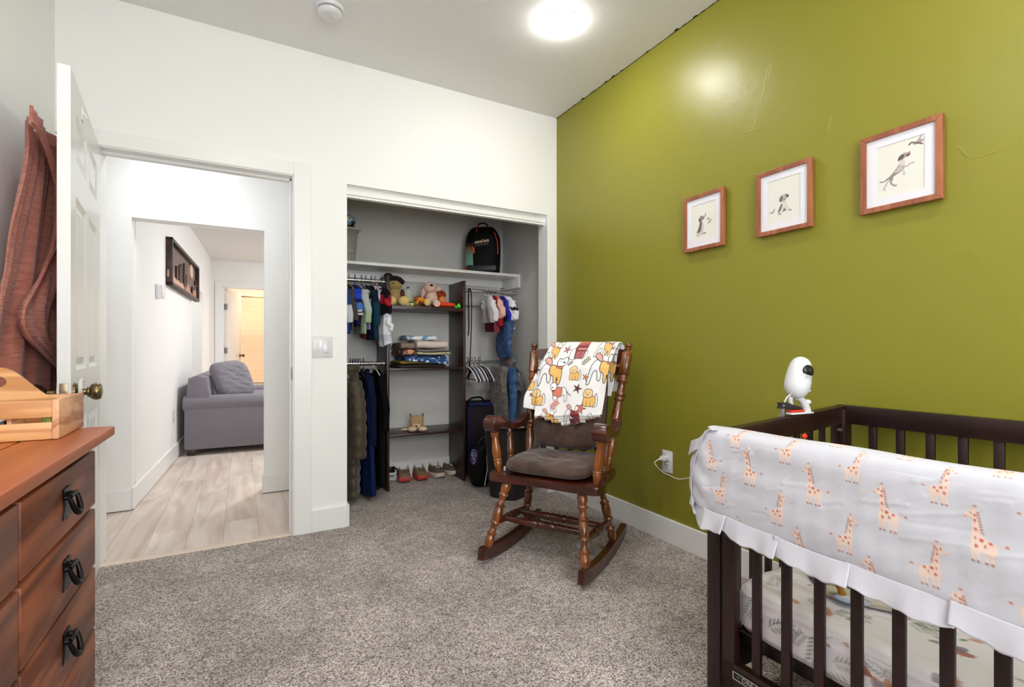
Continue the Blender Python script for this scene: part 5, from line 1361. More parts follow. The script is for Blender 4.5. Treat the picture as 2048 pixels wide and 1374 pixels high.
def art3(P):   # leaping hound reaching for a flying bird
    P.place(0.002, -.002, .0122)
    P.line(smooth_path([(-5.2, -2.6), (-4.3, -2.8), (-3.3, -2.2)], 5), .28, INKD)
    P.poly(smooth_poly([(-3.4, -2.3), (-2.2, -1.2), (-.9, .4), (-.1, 1.4), (.8, 1.0), (.9, -.2), (.3, -1.0), (-1.4, -1.8), (-2.2, -2.6), (-2.9, -3.1)], 4), '#8B7F7D')
    P.poly(smooth_poly([(-1.6, -.9), (-.7, .3), (.0, 1.3), (.9, .9), (.5, -.5), (-.5, -1.1)], 4), '#B9AFAB')
    P.poly(smooth_poly([(-.6, 1.2), (.1, 2.4), (.9, 2.2), (1.0, .6)], 4), '#CFC7C3')
    P.poly(smooth_poly([(-.7, 2.3), (-.2, 3.5), (.9, 4.0), (1.8, 3.9), (2.4, 4.1), (2.2, 3.3), (1.2, 2.7), (.4, 2.2)], 4), '#9C918E'); P.poly(smooth_poly([(-.7, 2.2), (-.3, 3.4), (.7, 3.7), (.8, 2.9), (.0, 2.3)], 4), '#5E5353')
    P.poly(smooth_poly([(1.2, 2.8), (1.9, 3.5), (2.4, 3.3), (2.0, 2.8)], 4), '#6B3F3E')
    P.line(smooth_path([(.8, .3), (1.6, .0), (2.3, .5), (3.2, .6)], 5), .38, '#B0A6A2'); P.line(smooth_path([(.5, -.6), (.9, -1.4), (.6, -2.0), (1.1, -2.1)], 5), .4, '#C2B9B5')
    P.line(smooth_path([(-3.0, -2.6), (-3.6, -3.8), (-4.2, -5.0), (-3.9, -5.3)], 5), .5, '#BDB3AF'); P.line(smooth_path([(-2.0, -2.6), (-2.4, -3.6), (-1.6, -4.6), (-1.1, -4.7)], 5), .48, '#958A87')
    P.poly(smooth_poly([(2.9, 5.6), (3.9, 6.4), (4.9, 7.8), (5.2, 7.6), (4.8, 6.6), (5.6, 6.2), (4.4, 5.4)], 4), '#A79C99'); P.line(smooth_path([(1.9, 5.7), (2.6, 6.3), (3.4, 6.0), (4.4, 5.6), (5.3, 5.0)], 5), [.08, .3]+[.45]*17+[.3, .1], '#6E5B5C')
def picture(name_label, yc, art):
    t = thing('picture_frame', name_label, 'picture', (-0.007, yc, 1.6935), group=None)
    w, h, f = 0.122, 0.1405, 0.019
    mb = MB()
    # local: y runs along the wall (image right = -y), x out of wall = -x
    def bar(pts): mb.prism(pts, 0.0, 0.020, M=Matrix(((0, 0, -1, 0), (-1, 0, 0, 0), (0, 1, 0, 0), (0, 0, 0, 1))), bev=0.0015)
    bar([(-w, -h), (w, -h), (w-f, -h+f), (-w+f, -h+f)]); bar([(w, -h), (w, h), (w-f, h-f), (w-f, -h+f)]); bar([(w, h), (-w, h), (-w+f, h-f), (w-f, h-f)]); bar([(-w, h), (-w, -h), (-w+f, -h+f), (-w+f, h-f)])
    mb.build('frame', W_frame, t, smooth=False)
    mb = MB(); a, b = w-f+0.002, h-f+0.002; c, d = 0.072, 0.092
    for x0, z0, x1, z1 in ((-a, -b, a, -d), (-a, d, a, b), (-a, -d, -c, d), (c, -d, a, d)): mb.box(-0.0125, -x1, z0, -0.011, -x0, z1)
    mb.build('mount', M_mat, t, smooth=False)
    mb = MB(); nu, nv = 170, 210
    mb.grid(lambda u, v: (-0.0105, -(-c-.001+(2*c+.002)*u), -d-.001+(2*d+.002)*v), nu, nv)
    def cf(co_):
        P = Paint(np.stack([-co_[:, 1], co_[:, 2]], 1), '#DFDED4', soft=0.0009); art(P)
        return P.c
    mb.build('print', mat('ink_sketch_paper', '#FFF', 0.7, attr='Col'), t, colfn=cf)
    mb = MB(); mb.box(0.0, -0.09, -0.11, 0.0065, 0.09, 0.11); mb.build('backing', mat('dark_backing', '#3A2A22', .8), t)
    return t
picture('small wooden frame with sketch of a dog seen from behind, nearest the closet', -1.338, art1)
picture('middle wooden frame with sketch of a seated puppy and a little bird', -1.752, art2)
picture('wooden frame with sketch of a leaping hound under a flying bird, over the crib', -2.174, art3)
# outlet, plug, cable
oc = on_x(1335.5, 923, 0.0)
t = thing('wall_outlet', 'white double outlet on the green wall beside the crib', 'outlet', (0.0, oc.y, oc.z))
mb = MB(); mb.box(-0.006, -0.037, -0.060, 0.0, 0.037, 0.060, bev=0.003); mb.build('cover_plate', M_wp, t)
for z in (0.021, -0.021):
    mb = MB(); mb.box(-0.0078, -0.016, z-0.0165, -0.005, 0.016, z+0.0165, bev=0.002); o = mb.build('receptacle', mat('receptacle_plastic', '#E2E1E4', 0.35), t)
    mb = MB(); mb.box(-0.0083, -0.009, z-0.002, -0.0075, -0.006, z+0.008); mb.box(-0.0083, 0.006, z-0.002, -0.0075, 0.009, z+0.008); mb.cyl((-0.0083, 0, z-0.009), (-0.0075, 0, z-0.009), 0.003); mb.build('slot', M_bp, o)
t = thing('usb_charger', 'white charger plugged into the outlet on the green wall', 'charger', (-0.008, oc.y, oc.z+0.021))
mb = MB(); mb.box(-0.040, -0.016, -0.013, 0.0, 0.016, 0.013, bev=0.006); mb.lathe((-0.040, 0, 0), (-0.060, 0.003, -0.004), [(0, .008), (.4, .007), (.5, .005), (1, .004)], 12); mb.build('plug_body', M_wp, t)
mb = MB()
pA = Vector((-0.068, oc.y+0.003, oc.z+0.017)); q = [pA, pA+Vector((-0.022, 0.004, -0.012)), pA+Vector((-0.015, 0.0, -0.030)), on_x(1324, 943, -0.03), on_x(1340, 951, -0.02), on_x(1357, 958, -0.02), on_x(1376, 956, -0.02), on_x(1400, 950, -0.02), on_x(1430, 930, -0.02)]
mb.tube([Vector(p) for p in smooth_path([tuple(p) for p in q], 6)], 0.0022)
mb.build('cord', MATS['white_cable'], t, world=True)
# double switch
t = thing('light_switch', 'white double light switch plate between the doorway and the closet', 'light switch', (on_y(643, 690, 0).x, -0.001, 1.066))
mb = MB(); mb.box(-0.060, -0.006, -0.061, 0.060, 0, 0.061, bev=0.003); mb.build('switch_plate', M_wp, t)
M_rk = MATS['receptacle_plastic']
mb = MB(); mb.box(-0.048, -0.0085, -0.032, -0.014, -0.005, 0.032, bev=0.001, M=Matrix.Rotation(0.02, 4, 'X')); mb.build('rocker', M_rk, t)
mb = MB(); mb.box(0.006, -0.0105, -0.032, 0.038, -0.005, 0.032, bev=0.001, M=Matrix.Rotation(-0.05, 4, 'X')); mb.build('rocker', M_wp, t)
mb = MB()
for x in (-0.03, 0.022):
    for z in (-0.048, 0.048): mb.cyl((x, -0.0065, z), (x, -0.0055, z), 0.0028)
mb.build('screw', M_rk, t)
# smoke detector
sd = on_z(660, 24, CEIL-0.02)
t = thing('smoke_detector', 'white round smoke detector on the ceiling above the closet wall', 'smoke detector', (sd.x, sd.y, CEIL))
mb = MB(); mb.lathe((0, 0, -0.0), (0, 0, -0.016), [(0, .070), (.5, .070), (1, .064)], 40); mb.build('base', M_wp, t)
mb = MB(); mb.lathe((0, 0, -0.020), (0, 0, -0.046), [(0, .056), (.2, .060), (.75, .054), (.95, .045), (1, .04)], 40); mb.build('detector_body', M_wp, t)
mb = MB(); mb.lathe((0, 0, -0.0155), (0, 0, -0.0205), [(0, .050), (1, .050)], 40); mb.build('vent_gap', mat('dark_vent', '#4A4744', 0.8), t)
mb = MB(); mb.box(-0.020, -0.012, -0.0475, 0.020, 0.012, -0.0455, bev=0.001, M=Matrix.Rotation(0.9, 4, 'Z') @ Matrix.Translation((0.0, -0.022, 0))); mb.build('test_button', M_rk, t)

# ================================================================ HALL AND LIVING ROOM THINGS
FABR = mat('grey_woven_upholstery', '#87828A', rough=0.95, sheen=0.2, var=(220, '#6A656D', 0.35, 0.65), bump=(260, 0.5), bdist=0.002)
SF = thing('sofa', 'grey fabric sofa with rolled arms seen through the doorway', 'sofa', bw(0.06, 1.73, 0), BROT)
Lr, Dp = 1.50, 0.92      # along local y, depth along local x
def sp(name, *a, bev=0.03, m=FABR, M=None):
    mb = MB(); mb.box(*a, bev=bev, seg=3, M=M); return mb.build(name, m, SF)
sp('base', 0.03, 0.04, 0.055, Dp-0.02, Lr-0.04, 0.40, bev=0.02)
def arm(y0, sgn):
    mb = MB(); yc = y0+sgn*0.085
    mb.box(-0.0, min(y0, y0+sgn*0.16)+0.005, 0.055, Dp-0.01, max(y0, y0+sgn*0.16)-0.005, 0.46, bev=0.012)
    prof = [(yc+0.098*math.cos(a), 0.505+0.080*math.sin(a)) for a in np.linspace(-0.9, PI+0.9, 18)]
    mb.prism(prof, -0.012, Dp+0.005, M=Matrix(((0, 0, 1, 0), (1, 0, 0, 0), (0, 1, 0, 0), (0, 0, 0, 1))), bev=0.012)
    mb.build('arm', FABR, SF)
arm(0.0, 1); arm(Lr, -1)
mb = MB(); mb.prism([(0.0, 0.40), (0.03, 0.76), (0.10, 0.79), (0.19, 0.77), (0.24, 0.42)], 0.02, Lr-0.02, M=Matrix(((1, 0, 0, 0), (0, 0, 1, 0), (0, 1, 0, 0), (0, 0, 0, 1))), bev=0.03); mb.build('backrest', FABR, SF)
for k in range(2):
    y0 = 0.17+k*0.58; sp('seat_cushion', 0.22, y0, 0.40, Dp-0.01, y0+0.575, 0.53, bev=0.04)
for x in (0.06, Dp-0.08):
    for y in (0.06, Lr-0.08):
        mb = MB(); mb.box(x-0.035, y-0.035, 0, x+0.035, y+0.035, 0.056, bev=0.004); mb.build('leg', mat('dark_wood_foot', '#2A1A14', 0.4), SF)
for k, (lab, tl) in enumerate((('grey loose back cushion on the sofa, nearest the bedroom', 0.40), ('grey loose back cushion on the sofa, behind the nearer one', 0.30))):
    y = 1.73+0.38+k*0.60
    t = thing('sofa_cushion', lab, 'cushion', bw(0.06+0.39, y, 0.715), rot=(PI/2-0.42, 0.0, BROT+PI/2-0.75*(1-k*0.6)))
    mb = cushion(0.46, 0.42, 0.17, [(0, 0.2, 0.06, 0.012)], n=26, wr=0.012, corner=4.5, ed=0.45)
    mb.build('cushion_body', FABR, t)
# wall art
def art_pt(px, py, a=0.035):
    n_ = EX; o = CAM-A0; d = ray(px, py); t_ = (a-o.dot(EX))/d.dot(EX); p = CAM+d*t_; q = p-A0; return q.dot(EY), p.z
b0, zt = art_pt(341, 479); b1, zt1 = art_pt(396, 531); _, zb = art_pt(339, 572); _, zb1 = art_pt(394, 600)
ztt, zbb = (zt+zt1)/2, (zb+zb1)/2
WA = thing('wooden_wall_art', 'long framed wood relief of a desert landscape on the far hall wall', 'wall art', bw(0.0, (b0+b1)/2, (ztt+zbb)/2), BROT)
Lh, Hh = (b1-b0)/2, (ztt-zbb)/2
W_dk = wood('dark_walnut', '#2A1712', '#4C2E24', axis='y', scale=6, rough=0.5, coat=0.0); W_bk = mat('grey_walnut_panel', '#7A6258', 0.6, var=(6, '#5F4A42', .4, .6))
mb = MB()
for a in ((0, -Lh, -Hh, .05, Lh, -Hh+.03), (0, -Lh, Hh-.03, .05, Lh, Hh), (0, -Lh, -Hh, .05, -Lh+.04, Hh), (0, Lh-.04, -Hh, .05, Lh, Hh)): mb.box(*a, bev=.002)
mb.build('frame', W_dk, WA)
mb = MB(); mb.box(0.0, -Lh+.03, -Hh+.02, 0.012, Lh-.03, Hh-.02); mb.build('back_panel', W_bk, WA)
def relief(name, poly, c, h=0.026):
    mb = MB(); mb.prism([(p[0]*Lh, p[1]*Hh) for p in poly], 0.012, h, M=Matrix(((0, 0, 1, 0), (1, 0, 0, 0), (0, 1, 0, 0), (0, 0, 0, 1)))); mb.build(name, mat('relief_'+c[1:], c, 0.55), WA, smooth=False)
relief('sun', [(0.50+0.12*math.cos(a), 0.45+0.38*math.sin(a)) for a in np.linspace(0, 2*PI, 24)[:-1]], '#D8B49C')
relief('mesa', smooth_poly([(-.95, -.9), (-.95, .1), (-.85, .2), (-.78, -.1), (-.72, -.5), (-.5, -.55), (-.2, -.5), (-.1, -.9)], 3), '#C79A84')
relief('mesa', [(.0, -.9), (.05, -.3), (.3, -.4), (.45, -.75), (.75, -.4), (.9, .2), (.92, -.9)], '#B98670')
for x, h in ((-.55, .05), (-.38, .15), (-.28, .3), (-.05, .5), (.08, .0)):
    relief('cactus', [(x-.04, -.6), (x-.03, h), (x+.03, h+.05), (x+.04, -.55)], '#4A2A20', 0.03)
relief('canyon', [(.5, -.7), (.55, -.35), (.8, -.3), (.85, .15), (.9, .15), (.88, -.4), (.62, -.45), (.58, -.75)], '#3A2019', 0.03)
# thermostat pair
tb, tz = art_pt(313, 583, 0.0)
t = thing('thermostat', 'white thermostat on the hall wall beside the wood relief', 'thermostat', bw(0.0, tb, tz), BROT)
mb = MB(); mb.box(0, -0.045, -0.055, 0.024, 0.045, 0.055, bev=0.006); mb.build('case', M_wp, t); mb = MB(); mb.box(0.024, -0.030, -0.005, 0.0255, 0.030, 0.038); mb.build('display', mat('lcd_grey', '#C5CBC6', 0.3), t)
tb2, tz2 = art_pt(322, 583, 0.0)
t = thing('control_panel', 'small white control box just right of the thermostat', 'control panel', bw(0.0, tb2+0.03, tz2), BROT)
mb = MB(); mb.box(0, -0.07, -0.05, 0.018, 0.07, 0.05, bev=0.004); mb.build('case', M_rk, t)
ob, oz = art_pt(346, 828, 0.0)
t = thing('wall_outlet', 'white outlet low on the hall wall beside the sofa arm', 'outlet', bw(0.0, ob, 0.42), BROT)
mb = MB(); mb.box(0, -0.037, -0.06, 0.006, 0.037, 0.06, bev=0.003); mb.build('cover_plate', M_wp, t)
# ================================================================ CLOSET
W_tow = wood('espresso_laminate', '#23110F', '#3A1E1A', axis='z', scale=5, stretch=0.06, rough=0.4, coat=0.15, contrast=(0.1, 1.0), bump=0.03)
YB = 0.898
TW = thing('closet_organizer', 'dark brown shelving tower in the middle of the closet', 'shelving unit', (-0.795, 0.74, 0))
for x0 in (-1.108, -0.499):
    mb = MB(); mb.box(x0, 0.58, 0.0, x0+0.018, YB, 1.596, bev=0.001)
    o = mb.build('side_panel', W_tow, TW, world=True)
    mb = MB(); sd_ = 0.0185 if x0 < -1 else -0.0005
    for y in (0.615, 0.865):
        for k in range(40): mb.box(x0+sd_-0.0004, y-0.0022, 0.16+k*0.034, x0+sd_+0.0004, y+0.0022, 0.164+k*0.034)
    h = mb.build('peg_holes', mat('peg_hole_grey', '#8A7E78', 0.7), o); PMAT[h] = PMAT[TW]
    h.data.transform(PMAT[TW].inverted())
for z, th in ((1.377, 0.028), (0.909, 0.018), (0.414, 0.018)):
    mb = MB(); mb.box(-1.090, 0.58, z-th, -0.499, YB, z, bev=0.001); mb.build('shelf_board', W_tow, TW, world=True)
WS = thing('closet_shelf', 'long white shelf board high across the closet', 'shelf', (-0.79, 0.74, 1.67))
mb = MB(); mb.box(-1.598, 0.58, 1.660, 0.018, YB, 1.682, bev=0.002); mb.build('shelf_board', M_trim, WS, world=True)
mb = MB(); mb.box(-1.598, YB-0.018, 1.599, 0.018, YB, 1.660, bev=0.001); mb.build('cleat', M_trim, WS, world=True)
mb = MB(); mb.box(0.000, 0.575, 1.570, 0.019, YB, 1.684, bev=0.002); mb.build('cleat', M_trim, WS, world=True)
M_chr = mat('polished_rod', '#DADADA', 0.15, metal=0.9)
def rod(x0, x1, y, z, r, label, cap=True):
    t = thing('closet_rod', label, 'rod', ((x0+x1)/2, y, z))
    mb = MB(); mb.cyl((x0, y, z), (x1, y, z), r, n=20); mb.build('tube', M_chr, t, world=True)
    for x in (x0, x1):
        s = 1 if x == x0 else -1
        mb = MB(); mb.cyl((x, y, z), (x+s*0.012, y, z), r+0.007, n=20); mb.build('flange', M_chr, t, world=True)
rod(-1.598, -1.109, 0.66, 1.556, 0.015, 'shiny rod holding the small shirts, upper left of the closet')
rod(-1.598, -1.109, 0.66, 0.945, 0.015, 'shiny rod holding the long coats, lower left of the closet')
rod(-0.480, 0.018, 0.66, 1.530, 0.015, 'shiny rod holding the red and white outfits, upper right of the closet')
rod(-0.480, 0.018, 0.66, 0.945, 0.013, 'shiny rod holding the empty hangers, lower right of the closet')
rod(-0.480, 0.018, 0.84, 1.420, 0.007, 'thin rear rod near the closet back wall beside the tower')

# ---------------------------------------------------------------- hangers and garments (planes across the rod)
def hanger(label, x, y, z, w, m, yaw=0.0, group=None, hook=None, drop=0.12, r=0.004, bar=True):
    """z = rod centre height"""
    t = thing('clothes_hanger', label, 'hanger', (x, y, z), yaw, group)
    mb = MB(); H = [(0, 0.020*math.sin(a), 0.020*math.cos(a)+0.0) for a in np.linspace(-2.2, PI*0.62, 16)]
    H = H[::1]+[(0, 0.006, -0.030), (0, 0, -0.055)]
    mb.tube(H, 0.0022, n=8); mb.build('hook', hook or m, t)
    mb = MB(); P = [(0, 0, -0.052), (0, w*0.25, -0.068), (0, w*0.5, -0.052-drop*0.86), (0, w*0.497, -0.052-drop)]
    full = smooth_path(P, 4); L_ = [(p[0], -p[1], p[2]) for p in full]
    mb.tube([Vector(p) for p in full], r, n=8); mb.tube([Vector(p) for p in L_], r, n=8)
    if bar: mb.tube([(0, -w*0.497, -0.052-drop), (0, w*0.497, -0.052-drop)], r*0.9, n=8)
    mb.build('hanger_arms', m, t)
    return t
def garment(label, cat, x, y, z, L, w, th, cols, m=None, yaw=0.0, flare=1.0, sleeve=None, fold=6, seed=0, sl_len=0.5, group=None, name='shirt', quilt=0, collar=True, neck=0.045, hem=0.0):
    """hanging garment, z = shoulder-top height; width runs along y; cols = [(z fraction from top, colour)...]"""
    t = thing(name, label, cat, (x, y, z), yaw, group)
    r = random.Random(seed); ph = r.uniform(0, 6)
    mb = MB(); NU, NV = 60, max(30, int(L/0.008))
    def hw(v):
        d = v*L
        sh = w*0.5*min(1.0, 0.28+0.72*math.sin(min(1, d/0.085)*PI/2))
        return sh*(1+(flare-1)*v)
    def fn(u, v):
        a = 2*PI*u; h = hw(v); c, s_ = math.cos(a), math.sin(a)
        k = th*0.5*(0.55+0.45*min(1, v*5))
        f = 1+0.30*math.sin(fold*a+ph+2*v)*min(1, v*2.2)
        q = 0.0
        if quilt: q = abs(math.sin(v*L/quilt*PI))**0.55*0.016-0.008
        X = (k*f+q)*math.copysign(abs(s_)**0.8, s_)
        Yy = (h+q*0.7)*math.copysign(abs(c)**0.9, c)
        return (X+0.006*math.sin(4*v+ph), Yy+0.006*math.sin(7*v+ph)*v, -0.03*abs(c)**2*(1 if v < 0.02 else 0)-v*L+hem*math.sin(a*2+ph)*v)
    mb.grid(fn, NU, NV, wrapu=True)
    def cf(co_):
        v = np.clip(-co_[:, 2]/L, 0, 1); out = np.zeros((len(v), 3))
        for i, (f0, c) in enumerate(cols): out[v >= f0-1e-6] = np.array(hexc(c))
        out[v < cols[0][0]+1e-6] = np.array(hexc(cols[0][1]))
        return out
    mt = m or mat('garment_cloth', '#FFF', 0.9, attr='Col', sheen=0.0, spec=0.15, bump=(60, .25), bdist=0.002)
    mb.build('body', mt, t, colfn=cf, recalc=True, solid=0.002)
    if sleeve:
        for s in (-1, 1):
            mb = MB(); n = 16
            pts = smooth_path([(0, s*w*0.36, -0.055), (0.004*s, s*w*0.49, -0.10), (0.010, s*w*0.53, -0.10-sl_len*L*0.5), (0.012, s*w*0.52, -0.10-sl_len*L)], 6)
            rr = [0.027+0.0022*math.sin(i*1.1+ph)-0.004*i/len(pts) for i in range(len(pts))]; rr[0] = 0.032; rr[-1] = 0.021
            if quilt: rr = [0.045+0.008*math.sin(i*2.0) for i in range(len(pts))]
            mb.tube([Vector(p)+Vector((0.003*math.sin(i*.5+ph), 0.004*math.sin(i*.37), 0)) for i, p in enumerate(pts)], rr, n=n, flat=0.7)
            sc = sleeve
            def cs(co_, sc=sc):
                v = np.clip((-co_[:, 2]-0.055)/(sl_len*L+0.05), 0, 1); out = np.zeros((len(v), 3))
                for f0, c in sc: out[v >= f0-1e-6] = np.array(hexc(c))
                return out
            mb.build('sleeve', mt, t, colfn=cs)
    if collar:
        mb = MB(); mb.tube([(th*0.35*math.sin(a), neck*math.cos(a), -0.008-0.012*abs(math.cos(a))) for a in np.linspace(0, 2*PI, 21)[:-1]], 0.006, closed=True)
        mb.build('collar', mt, t, colfn=lambda co_: np.tile(np.array(hexc(cols[0][1])), (len(co_), 1)))
    return t
M_woodh = mat('pale_wood_hanger', '#C79A4A', 0.5); M_bkh = mat('black_velvet_hanger', '#16141A', 0.8); M_whh = mat('white_plastic_hanger', '#EDEBF0', 0.35)
M_redh = mat('red_hanger', '#B02430', 0.4); M_navh = mat('navy_hanger', '#1D1B33', 0.5); M_blh = mat('blue_plastic_hanger', '#3E72BE', 0.35); M_purh = mat('plum_hanger', '#4A3550', 0.5)
RU, RL = 1.556, 0.945      # rod heights
SH = [ # x, hanger material & words, garment label, length, width, thickness, colours, sleeve colours, extras
 (-1.400, M_whh, 'white hanger of the blue and white print shirt', 'blue and white print shirt, leftmost on the upper left rod', 0.36, 0.30, 0.050, [(0, '#3A4A63'), (.2, '#C9D4E4'), (.32, '#2D4C8A'), (.42, '#DDE2EC'), (.62, '#2F4F92'), (.7, '#DDE2EC'), (.8, '#2A4684')], [(0, '#324A7A'), (.5, '#D6DCE8')], {}),
 (-1.365, M_woodh, 'pale wooden hanger of the taupe shirt', 'taupe baby shirt hanging from a pale wooden hanger', 0.33, 0.28, 0.035, [(0, '#5B504B')], [(0, '#4F4642')], {}),
 (-1.322, M_bkh, 'black hanger of the royal blue jacket', 'royal blue jacket with denim sleeve and striped cuff', 0.30, 0.30, 0.055, [(0, '#1D3AB0'), (.5, '#16204E')], [(0, '#2747C8'), (.35, '#16183A'), (.5, '#4B78BE'), (.82, '#E8E6E2'), (.87, '#1A1A22'), (.92, '#E8E6E2')], dict(sl_len=0.42)),
 (-1.275, M_bkh, 'black hanger of the sage green shirt', 'sage green shirt with a black and white patterned yoke', 0.36, 0.30, 0.040, [(0, '#C3CAC8'), (.2, '#4B5654'), (.25, '#CFD6D2'), (.3, '#3E4947'), (.34, '#C6CEC8'), (.38, '#A9BC9C')], [(0, '#B6BFBD'), (.6, '#A6BA98')], {}),
 (-1.245, M_bkh, 'black hanger of the dark patterned top', 'dark top with white pattern and lilac hem', 0.33, 0.27, 0.030, [(0, '#23252F'), (.15, '#B9BCC8'), (.25, '#2A2C38'), (.33, '#C4C6D0'), (.45, '#23252F'), (.6, '#9A98C4')], None, {}),
 (-1.205, M_bkh, 'black hanger of the long dark teal shirt', 'long dark teal shirt hanging lowest on the upper left rod', 0.40, 0.32, 0.050, [(0, '#10151F'), (.12, '#143244')], [(0, '#0F1A26'), (.3, '#16384C')], dict(flare=1.12)),
 (-1.178, M_redh, 'red hanger of the small white vest', 'small white vest on a red hanger', 0.10, 0.16, 0.030, [(0, '#E6E2EA')], None, {}),
 (-1.160, M_whh, 'white hanger of the lavender hoodie', 'lavender hoodie with a dark face opening', 0.19, 0.24, 0.060, [(0, '#C9C0DA')], [(0, '#D3CBE2')], dict(sl_len=0.4)),
]
for i, (x, hm, hl, gl, L, w, th, cols, sl, ex) in enumerate(SH):
    hanger(hl+', upper left rod', x, 0.66, RU+0.0185-0.0, w*0.86, hm, yaw=0.06*math.sin(i*2.1), drop=0.045, bar=False)
    garment(gl, 'jacket' if 'jacket' in gl else 'shirt' if 'shirt' in gl or 'top' in gl else 'clothing', x, 0.66, RU-0.035, L, w, th, cols, yaw=0.06*math.sin(i*2.1), sleeve=sl, seed=i, name='jacket' if 'jacket' in gl else 'hoodie' if 'hoodie' in gl else 'shirt', **ex)
# red and black garment with white bodysuit in front of the tower edge
hanger('black hanger of the red and black jacket, nearest the tower on the upper left rod', -1.128, 0.66, RU+0.0185, 0.24, M_bkh, drop=0.045, bar=False)
garment('red and black jacket overlapping the tower edge', 'jacket', -1.134, 0.585, RU-0.055, 0.20, 0.22, 0.07, [(0, '#15131A'), (.12, '#15131A'), (.3, '#A3202A'), (.62, '#17131A')], sleeve=[(0, '#18141A'), (.25, '#B8232C'), (.6, '#18141A')], sl_len=0.45, seed=21, name='jacket')
garment('white bodysuit with a hood dangling lowest beside the tower edge', 'bodysuit', -1.130, 0.535, 1.330, 0.25, 0.20, 0.065, [(0, '#D9D8E6'), (.22, '#F0F0F6'), (.7, '#C9CBDC'), (.9, '#DCDCE8')], sleeve=[(0, '#E9E9F2')], sl_len=0.15, seed=25, name='bodysuit', hem=0.012)
mb = MB(); mb.ell((-1.145, 0.60, 1.115), (0.030, 0.05, 0.028))
tag(mb.build('pink_hat', mat('dusty_pink_knit', '#A98088', 0.9, bump=(150, .5)), loc=(-1.145, 0.6, 1.115), world=True), 'dusty pink knit hat peeping out under the white bodysuit', 'hat')
mb = MB(); mb.grid(lambda u, v: (-1.275+0.012*math.sin(u*6), 0.56+0.14*u, 1.19-0.055*v-0.01*math.sin(u*5)), 10, 6)
tag(mb.build('red_cloth', mat('dark_red_cotton', '#7E1F28', 0.9), loc=(-1.275, 0.63, 1.19), world=True, solid=0.006), 'dark red cloth hem showing below the sage green shirt', 'cloth')

# long coats ------------------------------------------------------
M_puf = mat('olive_quilted_nylon', '#423826', 0.6, sheen=0.2, bump=(26, 0.7), bdist=0.01)
hanger('white hanger of the olive quilted coat, lower left rod', -1.40, 0.66, RL+0.0185, 0.36, M_whh, drop=0.06, bar=False)
CT = garment('long olive quilted coat hanging at the closet left edge', 'coat', -1.372, 0.62, RL-0.03, 0.865, 0.40, 0.115, [(0, '#423826')], m=M_puf, quilt=0.082, sleeve=None, fold=3, seed=3, name='coat', flare=1.25, collar=False)
mb = MB(); mb.tube([(0.05*math.sin(a), 0.085*math.cos(a), -0.005) for a in np.linspace(0, 2*PI, 25)[:-1]], [0.030]*24, closed=True, n=12, flat=1.2); mb.build('hood_collar', M_puf, CT)
mb = MB(); pts = smooth_path([(0.0, -0.17, -0.09), (0.015, -0.225, -0.22), (0.02, -0.235, -0.42), (0.02, -0.225, -0.60)], 8); mb.tube([Vector(p) for p in pts], [0.046+0.010*abs(math.sin(i*0.9)) for i in range(len(pts))], n=18); mb.build('sleeve', M_puf, CT)
hanger('black hanger of the royal navy coat, lower left rod', -1.262, 0.66, RL+0.0185, 0.38, M_bkh, drop=0.06, bar=False)
garment('long royal navy coat beside the olive coat', 'coat', -1.262, 0.62, RL-0.035, 0.86, 0.42, 0.085, [(0, '#0A1230'), (.2, '#0E2048')], sleeve=[(0, '#0B1434')], fold=5, seed=5, name='coat', flare=1.18, sl_len=0.5, hem=0.01)
hanger('white hanger of the black coat, lower left rod', -1.185, 0.66, RL+0.0185, 0.38, M_whh, drop=0.06, bar=False)
garment('long black coat hanging nearest the tower', 'coat', -1.176, 0.62, RL-0.04, 0.82, 0.42, 0.06, [(0, '#08080B')], sleeve=[(0, '#08080B')], fold=5, seed=8, name='coat', flare=1.05, sl_len=0.40)
for k, (x, m_, nm) in enumerate(((-1.355, M_bkh, 'first'), (-1.338, M_bkh, 'second'), (-1.321, M_bkh, 'third'), (-1.304, M_bkh, 'fourth'), (-1.287, M_bkh, 'fifth'))):
    hanger('empty black velvet hanger bunched between the olive and navy coats', x, 0.66, RL+0.0165, 0.36, m_, yaw=0.05*(k-2), group='black hangers between the coats', drop=0.06, bar=False)

# right hand side -------------------------------------------------
for k in range(10):
    x = -0.452+0.0165*k; m_ = (M_whh, M_navh)[k % 2] if k < 8 else (M_whh, M_navh)[(k+1) % 2]
    lab = 'empty white hanger in the cluster on the lower right rod' if m_ is M_whh else 'empty navy hanger in the cluster on the lower right rod'
    hanger(lab, x, 0.66, RL+0.0165, 0.37, m_, yaw=0.10+0.03*math.sin(k*1.7), group='white hangers on the lower right rod' if m_ is M_whh else 'navy hangers on the lower right rod', drop=0.115, r=0.0048)
hanger('pale wooden hanger behind the black strap', -0.418, 0.655, RL+0.0165, 0.30, M_woodh, yaw=0.1, drop=0.10)
mb = MB()
mb.tube([Vector(p) for p in smooth_path([(-0.425, 0.644, 1.545), (-0.432, 0.636, 1.45), (-0.430, 0.632, 1.25), (-0.436, 0.632, 1.16)], 8)], 0.010, n=8, flat=0.35)
mb.tube([Vector(p) for p in smooth_path([(-0.425, 0.644, 1.548), (-0.405, 0.640, 1.50), (-0.408, 0.632, 1.25), (-0.418, 0.630, 1.02), (-0.430, 0.628, 0.88), (-0.432, 0.628, 0.78)], 8)], 0.010, n=8, flat=0.35)
tag(mb.build('fabric_strap', mat('black_webbing', '#141216', 0.8), loc=(-0.42, 0.64, 1.2), world=True), 'long black strap looped over the upper right rod', 'strap')
